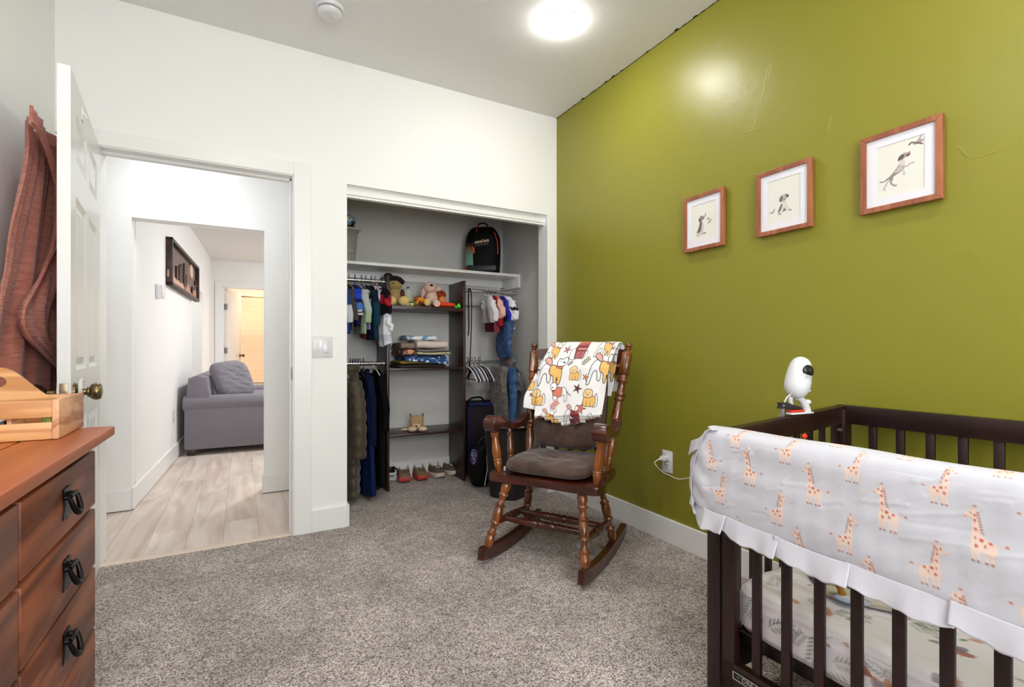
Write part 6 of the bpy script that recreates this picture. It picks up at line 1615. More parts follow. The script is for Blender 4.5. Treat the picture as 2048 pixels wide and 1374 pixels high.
SR = [
 (-0.265, M_whh, 'clear hanger of the crumpled white shirt', 'crumpled white shirt with a round badge, upper right rod', 0.23, 0.19, 0.040, [(0, '#D8D4D6'), (.5, '#B9B3B6')], [(0, '#E2DFE2')], {}),
 (-0.232, M_whh, 'clear hanger of the maroon outfit', 'maroon outfit with a hanging tie, upper right rod', 0.30, 0.19, 0.040, [(0, '#7E2730'), (.6, '#5A1826')], None, {}),
 (-0.195, M_whh, 'clear hanger of the peach satin dress', 'peach satin dress with a red bodice, upper right rod', 0.26, 0.22, 0.060, [(0, '#C9705C'), (.15, '#EBC3B4'), (.75, '#8E1F2C')], [(0, '#E8B7A6')], dict(sl_len=0.3)),
 (-0.150, M_whh, 'clear hanger of the blue and black jersey', 'blue and black jersey behind the white varsity jacket', 0.22, 0.20, 0.04, [(0, '#2A2F9A'), (.5, '#16161E')], [(0, '#2B35A8')], {}),
 (-0.105, M_bkh, 'black hanger of the white varsity jacket', 'white varsity jacket with black stripes at cuffs and hem', 0.28, 0.24, 0.055, [(0, '#F2F1F3'), (.84, '#1B1A20'), (.88, '#F2F1F3'), (.92, '#1B1A20'), (.96, '#F2F1F3')], [(0, '#ECEBEE'), (.3, '#1A191F'), (.5, '#F0EFF2')], dict(sl_len=0.35)),
]
for i, (x, hm, hl, gl, L, w, th, cols, sl, ex) in enumerate(SR):
    hanger(hl, x, 0.66, 1.530+0.0185, w*0.86, hm, yaw=0.1*math.sin(i*2.1), drop=0.045, bar=False)
    garment(gl, 'dress' if 'dress' in gl else 'jacket' if 'jacket' in gl else 'shirt', x, 0.60, 1.530-0.035, L, w, th, cols, yaw=0.12*math.sin(i*2.1), sleeve=sl, seed=40+i, name='dress' if 'dress' in gl else 'jacket' if 'jacket' in gl else 'shirt', fold=4, **ex)
mb = MB(); mb.grid(lambda u, v: (-0.245+0.045*u-0.025*v, 0.50+0.02*math.sin(v*4), 1.30-0.13*v+0.02*u*v), 8, 12)
tag(mb.build('necktie', mat('maroon_satin', '#6E1A2E', 0.35, sheen=0.3), loc=(-0.24, 0.5, 1.3), world=True, solid=0.004), 'maroon satin sash dangling below the crumpled white shirt', 'sash')
M_den = mat('blue_denim', '#2E4A75', 0.85, var=(28, '#5C7CA8', .5, .75), bump=(180, .5), bdist=0.002)
M_tau = mat('taupe_corduroy', '#8C7D74', 0.9, var=(20, '#6E615A', .4, .6), bump=(50, .6), bdist=0.003)
def drape(name, label, cat, x, y, z, L, w, th, m, seed, legs=False):
    t = thing(name, label, cat, (x, y, z)); r = random.Random(seed); ph = r.uniform(0, 6)
    cols = 2 if legs else 1
    for k in range(cols):
        mb = MB(); yc = (k-0.5)*w*0.5 if legs else 0; ww = w*0.5 if legs else w
        def fn(u, v, yc=yc, ww=ww):
            a = 2*PI*u; f = 1+0.25*math.sin(3*a+ph+v*3)
            return (th*0.5*f*math.sin(a)+0.01*math.sin(v*5+ph), yc+ww*0.5*math.cos(a)*(1+0.05*math.sin(v*9+ph)), -v*L-0.006*math.sin(a*3))
        rows = mb.grid(fn, 36, 30, wrapu=True); mb.cap(rows[0]); mb.cap(rows[-1], True)
        mb.build('leg' if legs else 'body', m, t)
    return t
drape('denim_jeans', 'folded blue denim jeans under the white varsity jacket', 'jeans', -0.125, 0.58, 1.285, 0.30, 0.24, 0.075, M_den, 3, legs=False)
drape('corduroy_trousers', 'taupe corduroy trousers hanging longest on the upper right rod', 'trousers', -0.085, 0.66, 1.34, 0.46, 0.20, 0.060, M_tau, 9)
hanger('glossy blue hanger of the denim overalls, lower right rod', -0.125, 0.62, RL+0.0165, 0.28, M_blh, drop=0.08, r=0.007)
drape('grey_overalls', 'washed grey overalls on the lower right rod', 'overalls', -0.185, 0.56, 0.905, 0.47, 0.26, 0.085, mat('washed_grey_denim', '#8D8782', 0.9, var=(24, '#6B6664', .4, .6), bump=(120, .6), bdist=0.003), 12)
drape('denim_overalls', 'bright blue denim overalls on the blue hanger, lower right rod', 'overalls', -0.108, 0.56, 0.90, 0.48, 0.24, 0.06, mat('bright_denim', '#3B6396', 0.85, var=(20, '#5D8CC4', .45, .7), bump=(150, .5)), 15, legs=True)
garment('grey and black patterned shirt at the right end of the lower rod', 'shirt', -0.062, 0.57, 0.905, 0.24, 0.26, 0.05, [(0, '#3A3536'), (.2, '#8E8784'), (.45, '#4A4444'), (.6, '#9A9390'), (.8, '#3B3738')], sleeve=[(0, '#6E6866')], sl_len=0.4, seed=60)

# ---------------------------------------------------------------- upper shelf things
ZS = 1.682
t = thing('storage_bin', 'clear plastic storage bin with toys at the left end of the white shelf', 'storage bin', (-1.435, 0.72, ZS))
M_clr = mat('cloudy_clear_plastic', '#B5AEAA', 0.25, alpha=0.45)
mb = MB(); mb.bm.free(); mb = MB()
def binf(u, v):
    a = 2*PI*u; e = 0.35; c, s_ = math.cos(a), math.sin(a); k = 0.86+0.14*v
    return (0.135*k*math.copysign(abs(c)**e, c), 0.115*k*math.copysign(abs(s_)**e, s_), 0.004+0.226*v)
rows = mb.grid(binf, 48, 6, wrapu=True); mb.cap(rows[0], True); mb.build('bin_body', M_clr, t, solid=0.003)
mb = MB(); mb.box(-0.152, -0.130, 0.228, 0.152, 0.130, 0.243, bev=0.006); mb.build('lid', mat('beige_plastic_lid', '#B9ADA0', 0.4), t)
for k, (c, p, r_) in enumerate((('#7B8DB5', (0.05, -0.03, 0.13), 0.05), ('#A06A6E', (0.04, -0.03, 0.055), 0.045), ('#E5DFD8', (0.085, -0.05, 0.035), 0.028), ('#8A7A70', (-0.04, 0, 0.06), 0.055), ('#D9D2C8', (0.08, -0.05, 0.09), 0.022))):
    mb = MB(); mb.ell(p, (r_, r_*0.9, r_*0.95), e=0.8)
    tag(mb.build('soft_toy_ball', mat('toy_%d' % k, c, 0.8), loc=(-1.435, 0.72, ZS)), ('blue', 'dusty rose', 'cream', 'brown', 'small white')[k]+' soft toy inside the clear storage bin', 'toy')
t = thing('parrot_helmet', 'blue toy helmet with a bird face sitting on the storage bin lid', 'toy helmet', (-1.400, 0.67, ZS+0.244))
mb = MB(); mb.ell((0, 0, 0.052), (0.085, 0.075, 0.062), e=0.95)
def hcol(co_):
    P = Paint(np.stack([co_[:, 0], co_[:, 2]], 1), '#7FA3BD', soft=0.002)
    P.place(0, 0.0, 1); P.ell(0.03, 0.060, 0.020, 0.018, '#E4E6E2'); P.ell(0.032, 0.060, 0.008, 0.008, '#1C2024'); P.poly([(0.045, 0.045), (0.085, 0.050), (0.075, 0.01), (0.04, 0.0)], '#16171A')
    P.ell(-0.01, 0.022, 0.026, 0.018, '#B8935C'); P.line([(-.08, .09), (0, .11), (.06, .095)], .012, '#2B3A48'); P.line([(-.08, .055), (0.0, .06)], .006, '#3B5770'); P.line([(-.03, 0), (-.02, .11)], .006, '#3B5770')
    return P.c
mb2 = MB(); mb.bm.free(); mb2.ell((0, 0, 0.052), (0.085, 0.075, 0.052), nu=64, nv=40); mb2.build('shell', mat('painted_helmet', '#FFF', 0.3, attr='Col'), t, colfn=hcol)
mb = MB(); mb.tube([(0.084*math.cos(a), 0.074*math.sin(a), 0.006+0.0) for a in np.linspace(0, 2*PI, 33)[:-1]], 0.006, closed=True); mb.build('rim', M_bp, t)
# backpack
pb = on_y(985, 545, 0.665)
BP = thing('backpack', 'black backpack with teal and orange fade pocket on the white shelf', 'backpack', (-0.262, 0.715, ZS), math.radians(-36))
M_bk = mat('black_nylon', '#060607', 0.7, spec=.2, bump=(120, .3)); M_or = mat('orange_webbing', '#E0481A', 0.55)
mb = MB()
def bpf(u, v):
    a = 2*PI*u; c, s_ = math.cos(a), math.sin(a); e = 0.55
    top = math.sin(min(1, (1-v)/0.30)*PI/2)**0.6; w = 0.145*(0.93+0.07*math.sin(v*PI))*(0.60+0.40*top); d = 0.085*(0.55+0.45*top)*(1.1-0.25*v)
    return (w*math.copysign(abs(c)**e, c), d*math.copysign(abs(s_)**e, s_), 0.004+0.385*v)
rows = mb.grid(bpf, 56, 40, wrapu=True); mb.cap(rows[0], True); mb.cap(rows[-1]); mb.build('bag_body', M_bk, BP)
mb = MB(); mb.ell((0.015, -0.088, 0.185), (0.105, 0.030, 0.150), e=0.5); mb.build('front_pocket', M_bk, BP)
mb = MB(); mb.grid(lambda u, v: (-0.137+0.075*u-0.004*math.sin(v*3), -0.060-0.055*u**0.7-0.003, 0.045+0.20*v), 20, 60)
mb.build('fade_pocket', mat('fade_cloth', '#FFF', 0.7, attr='Col'), BP, solid=0.003, colfn=lambda c_: (lambda f: np.where(f[:, None] < .45, np.array(hexc('#7FB5A6'))*(1-(f[:, None]/.45)*.25), np.where(f[:, None] < .85, np.array(hexc('#7FB5A6'))*0.75*(1-(f[:, None]-.45)/.4)+np.array(hexc('#8E4A18'))*((f[:, None]-.45)/.4), np.array(hexc('#5A2E12'))*(1-(f[:, None]-.85)/.15*.8))))(np.clip((c_[:, 2]-0.045)/0.20, 0, 1)))
mb = MB(); mb.box(-0.120, -0.122, 0.010, 0.128, -0.085, 0.060, bev=0.012); mb.build('base_panel', mat('charcoal_vinyl', '#1F1F24', 0.5), BP)
mb = MB(); mb.tube([Vector(p) for p in smooth_path([(-0.045, -0.02, 0.380), (-0.035, -0.02, 0.415), (0.0, -0.02, 0.425), (0.035, -0.02, 0.410), (0.045, -0.02, 0.378)], 6)], 0.006, n=8); mb.build('top_handle', M_bk, BP)
mb = MB()
mb.box(-0.052, -0.030, 0.365, -0.036, -0.012, 0.405, bev=0.002); mb.box(0.034, -0.030, 0.370, 0.048, -0.012, 0.395, bev=0.002); mb.tube([(-0.043, -0.074, 0.365), (-0.040, -0.087, 0.32)], 0.004)
mb.box(-0.062, -0.124, 0.155, -0.050, -0.114, 0.205, bev=0.002); mb.box(-0.146, -0.07, 0.008, -0.128, -0.03, 0.050, bev=0.003)
mb.tube([Vector(p) for p in smooth_path([(0.105, -0.07, 0.335), (0.132, -0.078, 0.25), (0.136, -0.080, 0.15)], 6)], 0.004)
mb.build('orange_trim', M_or, BP)
M_crm = mat('cream_print', '#E3DBC2', 0.6)
mb = MB(); r = random.Random(2); x = -0.048
for k in range(13):   # blocky logo lettering (not legible in the photo)
    w = 0.0088; z = 0.232+0.0012*k
    if k == 8: x += 0.004
    mb.box(x, -0.1206, z, x+0.0026, -0.1190, z+0.020)
    mb.box(x, -0.1206, z+(0.017 if k % 3 else 0.0), x+w-0.0012, -0.1190, z+(0.020 if k % 3 else 0.003))
    if k % 2: mb.box(x, -0.1206, z+0.008, x+w-0.002, -0.1190, z+0.011)
    if k % 3 != 1: mb.box(x+w-0.0032, -0.1206, z, x+w-0.0012, -0.1190, z+0.020)
    x += w
lg = mb.build('logo_lettering', M_crm, BP, smooth=False)
mb = MB(); x = -0.042
for k in range(11):
    mb.box(x, -0.1206, 0.214+0.0012*k, x+0.006, -0.1190, 0.217+0.0012*k); mb.box(x+0.001, -0.1206, 0.219+0.0012*k, x+0.003+0.002*(k % 2), -0.1190, 0.225+0.0012*k); x += 0.0102
mb.build('logo_lettering', mat('grey_print', '#8B8488', 0.6), BP, smooth=False)
mb = MB(); mb.ell((0.020, -0.1195, 0.262), (0.009, 0.002, 0.010)); mb.box(0.017, -0.121, 0.245, 0.024, -0.119, 0.262); mb.build('logo_emblem', mat('orange_red_print', '#C33A22', 0.6), BP)

# ---------------------------------------------------------------- soft toys on the tower's top shelf
ZT = 1.3775
def skin_plush(name, label, loc, rotz, parts, cat='soft toy'):
    t = thing(name, label, cat, loc, rotz)
    for nm, m_, shapes in parts:
        mb = MB()
        for s_ in shapes:
            if s_[0] == 'e': mb.ell(s_[1], s_[2], M=(Matrix.Rotation(s_[3], 4, s_[4]) if len(s_) > 3 else None))
            else: mb.tube([Vector(p) for p in smooth_path(s_[1], 4)], s_[2], n=12)
        mb.build(nm, m_, t)
    return t
P_be = mat('mustard_beige_plush', '#A89058', 0.95, bump=(200, .5), sheen=.3); P_ye = mat('pale_yellow_plush', '#DDBE7A', 0.95, bump=(200, .5), sheen=.3); P_bk = mat('black_plush', '#0D0C0D', 0.95, bump=(200, .5)); P_br = mat('brown_plush', '#5C3018', 0.95, bump=(200, .5))
P_pk = mat('pale_pink_plush', '#D9B9A8', 0.95, bump=(200, .5), sheen=.3)
pt = on_y(793, 600, 0.67)
skin_plush('plush_doll', 'beige plush doll in a black hat sitting on the tower, beside the clothes', (pt.x-0.01, 0.70, ZT), -0.35, [
    ('body', P_be, [('e', (0, 0, 0.075), (0.060, 0.050, 0.075))]), ('head', P_be, [('e', (0, -0.005, 0.165), (0.062, 0.050, 0.045))]),
    ('hat', P_bk, [('e', (-0.005, 0.005, 0.205), (0.072, 0.055, 0.032)), ('e', (-0.045, 0.01, 0.232), (0.035, 0.035, 0.025)), ('e', (0.045, 0.0, 0.190), (0.035, 0.04, 0.025))]),
    ('foot', P_ye, [('e', (0.078, -0.085, 0.036), (0.040, 0.030, 0.036))]), ('foot', P_ye, [('e', (-0.008, -0.095, 0.034), (0.032, 0.028, 0.034))]), ('arm', P_br, [('e', (0.062, -0.01, 0.09), (0.018, 0.030, 0.045))]), ('nose', P_bk, [('e', (0, -0.052, 0.172), (0.008, 0.006, 0.005))])])
pt = on_y(819, 585, 0.70)
t = thing('candy_jar', 'clear jar of green sweets with a black stopper on the tower top shelf', 'jar', (pt.x, 0.74, ZT))
mb = MB(); mb.lathe((0, 0, 0.034), (0, 0, 0.150), [(0, .030), (.06, .042), (.35, .047), (.6, .040), (.8, .030), (.93, .012), (1, .010)], 28); mb.build('glass', mat('clear_jar_glass', '#F0F2F0', 0.05, alpha=0.35), t)
mb = MB(); mb.lathe((0, 0, 0.036), (0, 0, 0.095), [(0, .026), (.1, .038), (.5, .043), (.95, .042), (1, .03)], 24); mb.build('contents', mat('lime_sweets', '#8FA023', 0.4, var=(60, '#B9C44A', .4, .6)), t)
mb = MB(); mb.cyl((0, 0, 0.148), (0, 0, 0.162), 0.010); mb.build('stopper', M_bp, t)
mb = MB(); mb.cyl((0, 0, 0), (0, 0, 0.036), 0.030, 0.026); mb.build('stand', mat('cream_stand', '#D8CFA6', 0.6), t)
skin_plush('plush_leaf', 'small green and cream plush leaf below the candy jar', (on_y(827, 603, 0.62).x, 0.63, ZT), 0.3, [('body', mat('leaf_green_plush', '#5E7A34', .9), [('e', (0.012, 0, 0.025), (0.026, 0.014, 0.012), 0.7, 'Y')]), ('stem', P_ye, [('e', (-0.012, 0, 0.014), (0.018, 0.016, 0.014))])])
pt = on_y(864, 590, 0.66)
skin_plush('plush_elephant', 'pale pink floppy-eared plush animal with a black nose on the tower', (pt.x, 0.67, ZT), -0.35, [
    ('body', P_pk, [('e', (0.0, 0.01, 0.075), (0.048, 0.042, 0.070))]), ('head', P_pk, [('e', (-0.012, -0.012, 0.158), (0.050, 0.045, 0.045))]), ('nose', P_bk, [('e', (0.0, -0.057, 0.170), (0.012, 0.008, 0.009))]),
    ('ear', P_pk, [('e', (-0.062, 0.0, 0.125), (0.020, 0.022, 0.052), 0.25, 'Y')]), ('ear', P_pk, [('e', (0.050, 0.01, 0.15), (0.030, 0.018, 0.020))]),
    ('leg', P_pk, [('t', [(0.02, -0.02, 0.05), (0.035, -0.07, 0.030), (0.042, -0.115, 0.024)], .026)]), ('leg', P_pk, [('t', [(-0.015, -0.02, 0.06), (-0.03, -0.05, 0.045), (-0.04, -0.085, 0.028)], .022)])])
M_squ = mat('orange_plush', '#E08A1E', .9, bump=(150, .5)); M_rdo = mat('rust_red_plush', '#8C2A12', .9, var=(50, '#D0521C', .45, .6), bump=(90, .8), bdist=0.006)
skin_plush('plush_horn', 'orange plush horn with a pale yellow mouth on the tower top shelf', (on_y(846, 603, 0.62).x, 0.645, ZT), 0.1, [('horn', M_squ, [('t', [(-0.045, 0.0, 0.022), (-0.025, -0.004, 0.058), (0.01, -0.02, 0.045), (0.018, -0.045, 0.035)], [.010]*4+[.018]*4+[.026]*5)]), ('mouth', P_ye, [('e', (0.019, -0.058, 0.034), (0.027, 0.012, 0.027))])])
skin_plush('plush_basket', 'rusty brown plush basket behind the orange horn', (on_y(842, 593, 0.72).x, 0.78, ZT), 0.0, [('body', mat('basket_brown_plush', '#9A5426', .9, var=(70, '#C98A52', .45, .6), bump=(90, .8), bdist=0.006), [('e', (0, 0, 0.050), (0.055, 0.045, 0.050))])])
skin_plush('plush_turkey', 'red and orange plush bundle beside the pink plush animal', (on_y(885, 590, 0.70).x, 0.77, ZT), -0.3, [('body', M_rdo, [('e', (0, 0, 0.085), (0.052, 0.045, 0.058)), ('e', (0.015, 0.02, 0.12), (0.040, 0.030, 0.035))]), ('base', M_rdo, [('e', (0, 0.01, 0.035), (0.04, 0.035, 0.036))]), ('face_disc', mat('peach_plush', '#E3935A', .9), [('e', (0.022, -0.052, 0.072), (0.029, 0.012, 0.028))])])
t = thing('orange_cushion', 'flat bright orange star cushion at the right of the tower top shelf', 'cushion', (on_y(888, 608, 0.64).x, 0.665, ZT+0.022), -0.15)
mb = cushion(0.21, 0.13, 0.048, [], n=24, corner=3.0, ed=0.5); mb.build('cushion_body', mat('bright_orange_fabric', '#E8430E', .8), t)
skin_plush('toy_dinosaur', 'tiny bright green toy dinosaur at the right end of the tower top shelf', (on_y(917, 614, 0.60).x, 0.605, ZT), -0.3, [('body', mat('neon_green_plastic', '#3FD62C', .4), [('e', (0.004, 0, 0.016), (0.017, 0.012, 0.016)), ('e', (0.004, 0, 0.028), (0.009, 0.008, 0.010)), ('e', (-0.018, 0, 0.009), (0.014, 0.008, 0.008))])], cat='toy')

# ---------------------------------------------------------------- folded blankets on the middle shelf
ZB = 0.9095
def folded(label, x0, x1, y0, y1, z0, h, cols, nl, lean=0.0, wav=0.004, seed=0, soft=None, droop=0.0):
    """cols per layer; layer = rounded flap; the folded edge faces the viewer"""
    cx, cy = (x0+x1)/2, (y0+y1)/2
    t = thing('folded_blanket', label, 'blanket', (cx, cy, z0)); hx, hy = (x1-x0)/2, (y1-y0)/2; lh = h/nl
    for k in range(nl):
        mb = MB(); ph = seed*1.7+k
        def fn(u, v, k=k, ph=ph):
            a = 2*PI*v; sx = (u*2-1)
            zz = lh*0.5*math.copysign(abs(math.sin(a))**0.7, math.sin(a)); yy = hy*math.copysign(abs(math.cos(a))**0.35, math.cos(a))
            e = 1-0.10*abs(sx)**6; s_ = 1-0.75*max(0, abs(sx)-0.93)/0.07
            z = (k+0.5)*lh+zz*s_*0.98+wav*(math.sin(sx*4+ph)-math.sin(ph))*0.5+lean*(sx+1)*0.5
            if yy < 0: z -= droop*max(0.0, (-yy/hy-0.55)/0.45)*(0.3+0.7*u)
            return (sx*hx*e+0.004*math.sin(ph*3), yy+0.004*math.sin(sx*7+ph), max(z, 0.001) if droop == 0 else z)
        rows = mb.grid(lambda u, v: fn(v, u), 36, 50, wrapu=True); mb.cap(rows[0]); mb.cap(rows[-1], True)
        mb.build('fold', cols[k % len(cols)], t)
    return t
M_cho = mat('dark_brown_fleece', '#2E2420', .95, bump=(120, .5)); M_blf = mat('blue_floral_fleece', '#1E4A86', .9, var=(42, '#DCE6F4', .58, .62), bump=(120, .3)); M_mus2 = mat('mustard_fleece', '#8A7320', .9)
M_grf = mat('grey_fleece', '#7C7370', .95, bump=(120, .4)); M_olv = mat('olive_dotted_cotton', '#A8A070', .9, var=(90, '#D8D2B0', .45, .6)); M_pat = mat('autumn_print_cotton', '#5A4450', .9, var=(26, '#E3A070', .5, .56), bump=(60, .3)); M_cre = mat('cream_fleece', '#D8CBC2', .95, bump=(160, .5), bdist=.003); M_tpk = mat('taupe_knit', '#8C7A6C', .95, bump=(90, 1.0), bdist=.006); M_bwh = mat('blue_white_cotton', '#E4EAF2', .85, var=(16, '#6E96C0', .5, .56))
folded('folded dark brown and blue floral blankets at the bottom of the stack', -1.035, -0.625, 0.560, 0.86, ZB, 0.056, [M_cho, M_mus2], 2, seed=1)
folded('folded bright blue floral blanket above the mustard one', -0.99, -0.615, 0.545, 0.86, ZB+0.057, 0.036, [M_blf], 1, lean=0.0, seed=2, droop=0.045)
folded('folded grey and olive dotted cloth in the middle of the stack', -0.90, -0.605, 0.556, 0.85, ZB+0.094, 0.048, [M_olv, M_grf], 2, seed=3)
folded('folded autumn print cotton cloth left of the grey one', -1.01, -0.905, 0.552, 0.85, ZB+0.094, 0.048, [M_pat], 1, seed=4)
folded('folded taupe knitted blanket at the left of the stack', -1.015, -0.90, 0.56, 0.84, ZB+0.143, 0.050, [M_tpk], 1, seed=5)
folded('thick folded cream fleece blanket near the top of the stack', -0.897, -0.625, 0.560, 0.84, ZB+0.143, 0.062, [M_cre], 1, seed=6)
folded('folded blue and white cotton wrap on top of the stack', -0.96, -0.70, 0.60, 0.83, ZB+0.206, 0.040, [M_bwh], 1, seed=7)

# sack doll on the lower shelf
M_bea = mat('beige_sack_cloth', '#B08F6C', .95, bump=(200, .5)); M_bea2 = mat('cream_sack_cloth', '#DCC3A4', .95, bump=(200, .4))
pt = on_y(835, 850, 0.68)
t = thing('sack_doll', 'beige square-headed cloth doll sitting alone on the lower tower shelf', 'doll', (pt.x, 0.70, 0.4145), -0.35)
mb = cushion(0.105, 0.105, 0.05, [], n=18, corner=4.0, ed=0.5); bmesh.ops.transform(mb.bm, matrix=Matrix.Translation((0, -0.005, 0.066)) @ Matrix.Rotation(PI/2-0.15, 4, 'X'), verts=mb.bm.verts[:]); mb.build('head', M_bea, t)
for s in (-1, 1):
    mb = MB(); mb.tube([(s*0.043, 0.004, 0.10), (s*0.049, 0.006, 0.132)], 0.007, n=8); mb.build('ear', mat('grey_ear_cloth', '#6B5F55', .9), t)
    mb = MB(); mb.ell((s*0.040+0.008, -0.06, 0.020), (0.036, 0.030, 0.020)); mb.build('foot', M_bea2, t)
mb = MB(); mb.ell((-0.085, -0.01, 0.012), (0.040, 0.018, 0.011)); mb.build('arm', M_bea2, t)
mb = MB(); mb.ell((0.0, -0.034, 0.038), (0.030, 0.016, 0.020)); mb.build('snout', M_bea2, t)
mb = MB(); mb.ell((0.0, -0.050, 0.042), (0.010, 0.006, 0.008)); mb.build('nose', mat('brown_nose', '#7A4A34', .7), t)

# ---------------------------------------------------------------- shoes on the carpet
def shoe(label, x, y, rz, sole, upper, trim, group, kind):
    t = thing('shoe', label, 'shoe', (x, y, 0.003), rz, group)     # toe points to local -y
    Ls, Ws = 0.205, 0.082
    def outline(f, k=1.0):   # f 0 heel .. 1 toe -> half width
        return Ws/2*k*(0.74+0.30*math.sin(PI*min(1, f*0.72+0.18)))*min(1.0, math.sqrt(max(0, 1-((f-0.5)/0.505)**6)))
    ol = [(outline(f), Ls*(0.5-f)) for f in np.linspace(0.0, 1, 28)]
    poly = ol+[(-x_, y_) for x_, y_ in ol[::-1]]
    mb = MB(); rings = []
    for z, k in ((0.0, 0.93), (0.006, 1.0), (0.022, 1.02), (0.030, 0.98)):
        rings.append([mb.bm.verts.new((px*k, py*(1+(k-1)*0.6), z+(0.010*max(0, (-py/Ls*2-0.55)/0.45)**2 if z < .02 else 0.004*max(0, -py/Ls*2)))) for px, py in poly])
    for a, b in zip(rings, rings[1:]):
        for k in range(len(poly)): mb.bm.faces.new((a[k], a[(k+1) % len(poly)], b[(k+1) % len(poly)], b[k]))
    mb.cap(rings[0], True); mb.cap(rings[-1]); mb.build('sole', sole, t)
    def hgt(f): return 0.094-0.034*max(0, min(1, (f-0.15)/0.5))-0.020*max(0, (f-0.65)/0.35)
    def up(u, v):
        f = 0.02+0.96*v; a = PI*u; w = outline(f, 0.94); h = hgt(f)-0.022
        end = min(1, (1-v)/0.06)**0.5*min(1, (v+0.012)/0.05)**0.5
        return (w*math.cos(a)*(0.9+0.1*end), Ls*(0.5-f), 0.024+h*math.sin(a)**0.62*end)
    mb = MB(); mb.grid(up, 24, 36)
    ks = [f for f in mb.bm.faces if (lambda c: (c.x/0.027)**2+((c.y-0.032)/0.054)**2 < 1 and c.z > 0.05)(f.calc_center_median())]
    bmesh.ops.delete(mb.bm, geom=ks, context='FACES'); mb.build('upper', upper, t, solid=0.003, recalc=False)
    mb = MB(); mb.tube([(0.028*math.cos(a), 0.032+0.056*math.sin(a), hgt(0.5-(0.032+0.056*math.sin(a))/Ls)-0.001-0.006*abs(math.cos(a))) for a in np.linspace(0, 2*PI, 29)[:-1]], 0.0042, closed=True, n=8); mb.build('collar', trim, t)
    mb = MB(); mb.ell((0, 0.035, 0.045), (0.026, 0.05, 0.012)); mb.build('insole', mat('dark_insole', '#2A241C', .9), t)
    if kind == 'patch':
        mb = MB(); mb.box(-0.013, -0.058, 0.052, 0.013, -0.044, 0.0585, bev=0.002, M=Matrix.Identity(4)); mb.build('logo_patch', M_bp, t)
        mb = MB(); mb.box(-0.035, -0.100, 0.012, 0.035, -0.094, 0.036, bev=0.004); mb.build('toe_bumper', sole, t)
    else:
        mb = MB(); mb.tube([(-0.012, -0.022, 0.068), (-0.012, -0.044, 0.062), (0.0, -0.052, 0.058), (0.012, -0.044, 0.062), (0.012, -0.022, 0.068)], 0.0028, n=8); mb.build('buckle_loop', M_wp, t)
        mb = MB(); mb.tube([Vector(p) for p in smooth_path([(0, 0.095, 0.060), (-0.006, 0.086, 0.100), (0.010, 0.080, 0.104), (0.0, 0.070, 0.092)], 5)], 0.003); mb.tube([(-0.03, 0.09, 0.07), (-0.016, 0.035, 0.092)], 0.0028); mb.build('lace', mat('lime_lace', '#8FBF2E', .7), t)
    t.scale = (1.25, 1.18, 1.30)
    return t
M_cor = mat('coral_rubber', '#B5423A', .55); M_ole = mat('olive_mesh', '#7C6A50', .9, bump=(160, .5)); M_tri = mat('tan_trim', '#C9B492', .8); M_sol = mat('cream_rubber', '#D9C7B8', .5); M_brm = mat('brown_mesh', '#5E5046', .9, bump=(160, .5))
s0 = on_z(820, 966, 0.0); s1 = on_z(852, 962, 0.0); s2 = on_z(883, 957, 0.0); s3 = on_z(910, 952, 0.0)
shoe('olive shoe with coral sole, left one of its pair', s0.x-0.015, s0.y+0.118, -0.22, M_cor, M_ole, M_tri, None, 'patch')
shoe('olive shoe with coral sole, right one of its pair', s1.x-0.015, s1.y+0.114, -0.05, M_cor, M_ole, M_tri, None, 'patch')
shoe('brown shoe with cream sole and lime lace, left one of its pair', s2.x-0.012, s2.y+0.108, 0.10, M_sol, M_brm, M_tri, None, 'loop')
shoe('brown shoe with cream sole and lime lace, nearest the right tower panel', s3.x-0.012, s3.y+0.105, 0.12, M_sol, M_brm, M_tri, None, 'loop')
# small white tub, black mug, cup and stick by the coats
pt = on_z(785, 962, 0.0)
t = thing('white_tub', 'small white lettered tub on the carpet beside the coats', 'tub', (pt.x, pt.y+0.05, 0.0), -0.3)
mb = MB(); rows = mb.grid(lambda u, v: (0.055*(0.88+0.12*v)*math.copysign(abs(math.cos(2*PI*u))**.4, math.cos(2*PI*u)), 0.045*(0.88+0.12*v)*math.copysign(abs(math.sin(2*PI*u))**.4, math.sin(2*PI*u)), 0.003+0.062*v), 40, 4, wrapu=True); mb.cap(rows[0], True); mb.build('tub_body', M_wp, t, solid=0.003)
mb = MB()
for r_ in range(2):
    for k in range(7): mb.box(-0.030+k*0.0085, -0.0452, 0.040-0.010*r_, -0.030+k*0.0085+0.006, -0.0440, 0.046-0.010*r_)
mb.build('lettering', M_bp, t, smooth=False)
t = thing('black_mug', 'black mug with a handle standing in the white tub', 'mug', (pt.x-0.004, pt.y+0.05, 0.007), -0.9)
mb = MB(); mb.lathe((0, 0, 0), (0, 0, 0.105), [(0, .034), (.05, .037), (.9, .039), (1, .037)], 28, cap=False); mb.lathe((0, 0, 0.0), (0, 0, 0.004), [(0, .034), (1, .034)], 28); mb.build('mug_body', M_bp, t, solid=0.003)
mb = MB(); mb.tube([Vector(p) for p in smooth_path([(0.036, 0, 0.088), (0.065, 0, 0.085), (0.070, 0, 0.050), (0.036, 0, 0.030)], 6)], 0.006, n=10); mb.build('handle', M_bp, t)
t = thing('white_cup', 'small white cup standing inside the black mug', 'cup', (pt.x-0.008, pt.y+0.055, 0.095))
mb = MB(); mb.lathe((0, 0, 0), (0, 0, 0.075), [(0, .020), (.9, .024), (1, .022)], 24); mb.build('cup_body', M_wp, t)
pt = on_z(774, 977, 0.0); mb = MB(); mb.box(pt.x-0.012, pt.y-0.006, 0.001, pt.x+0.010, pt.y+0.012, 0.30, bev=0.003)
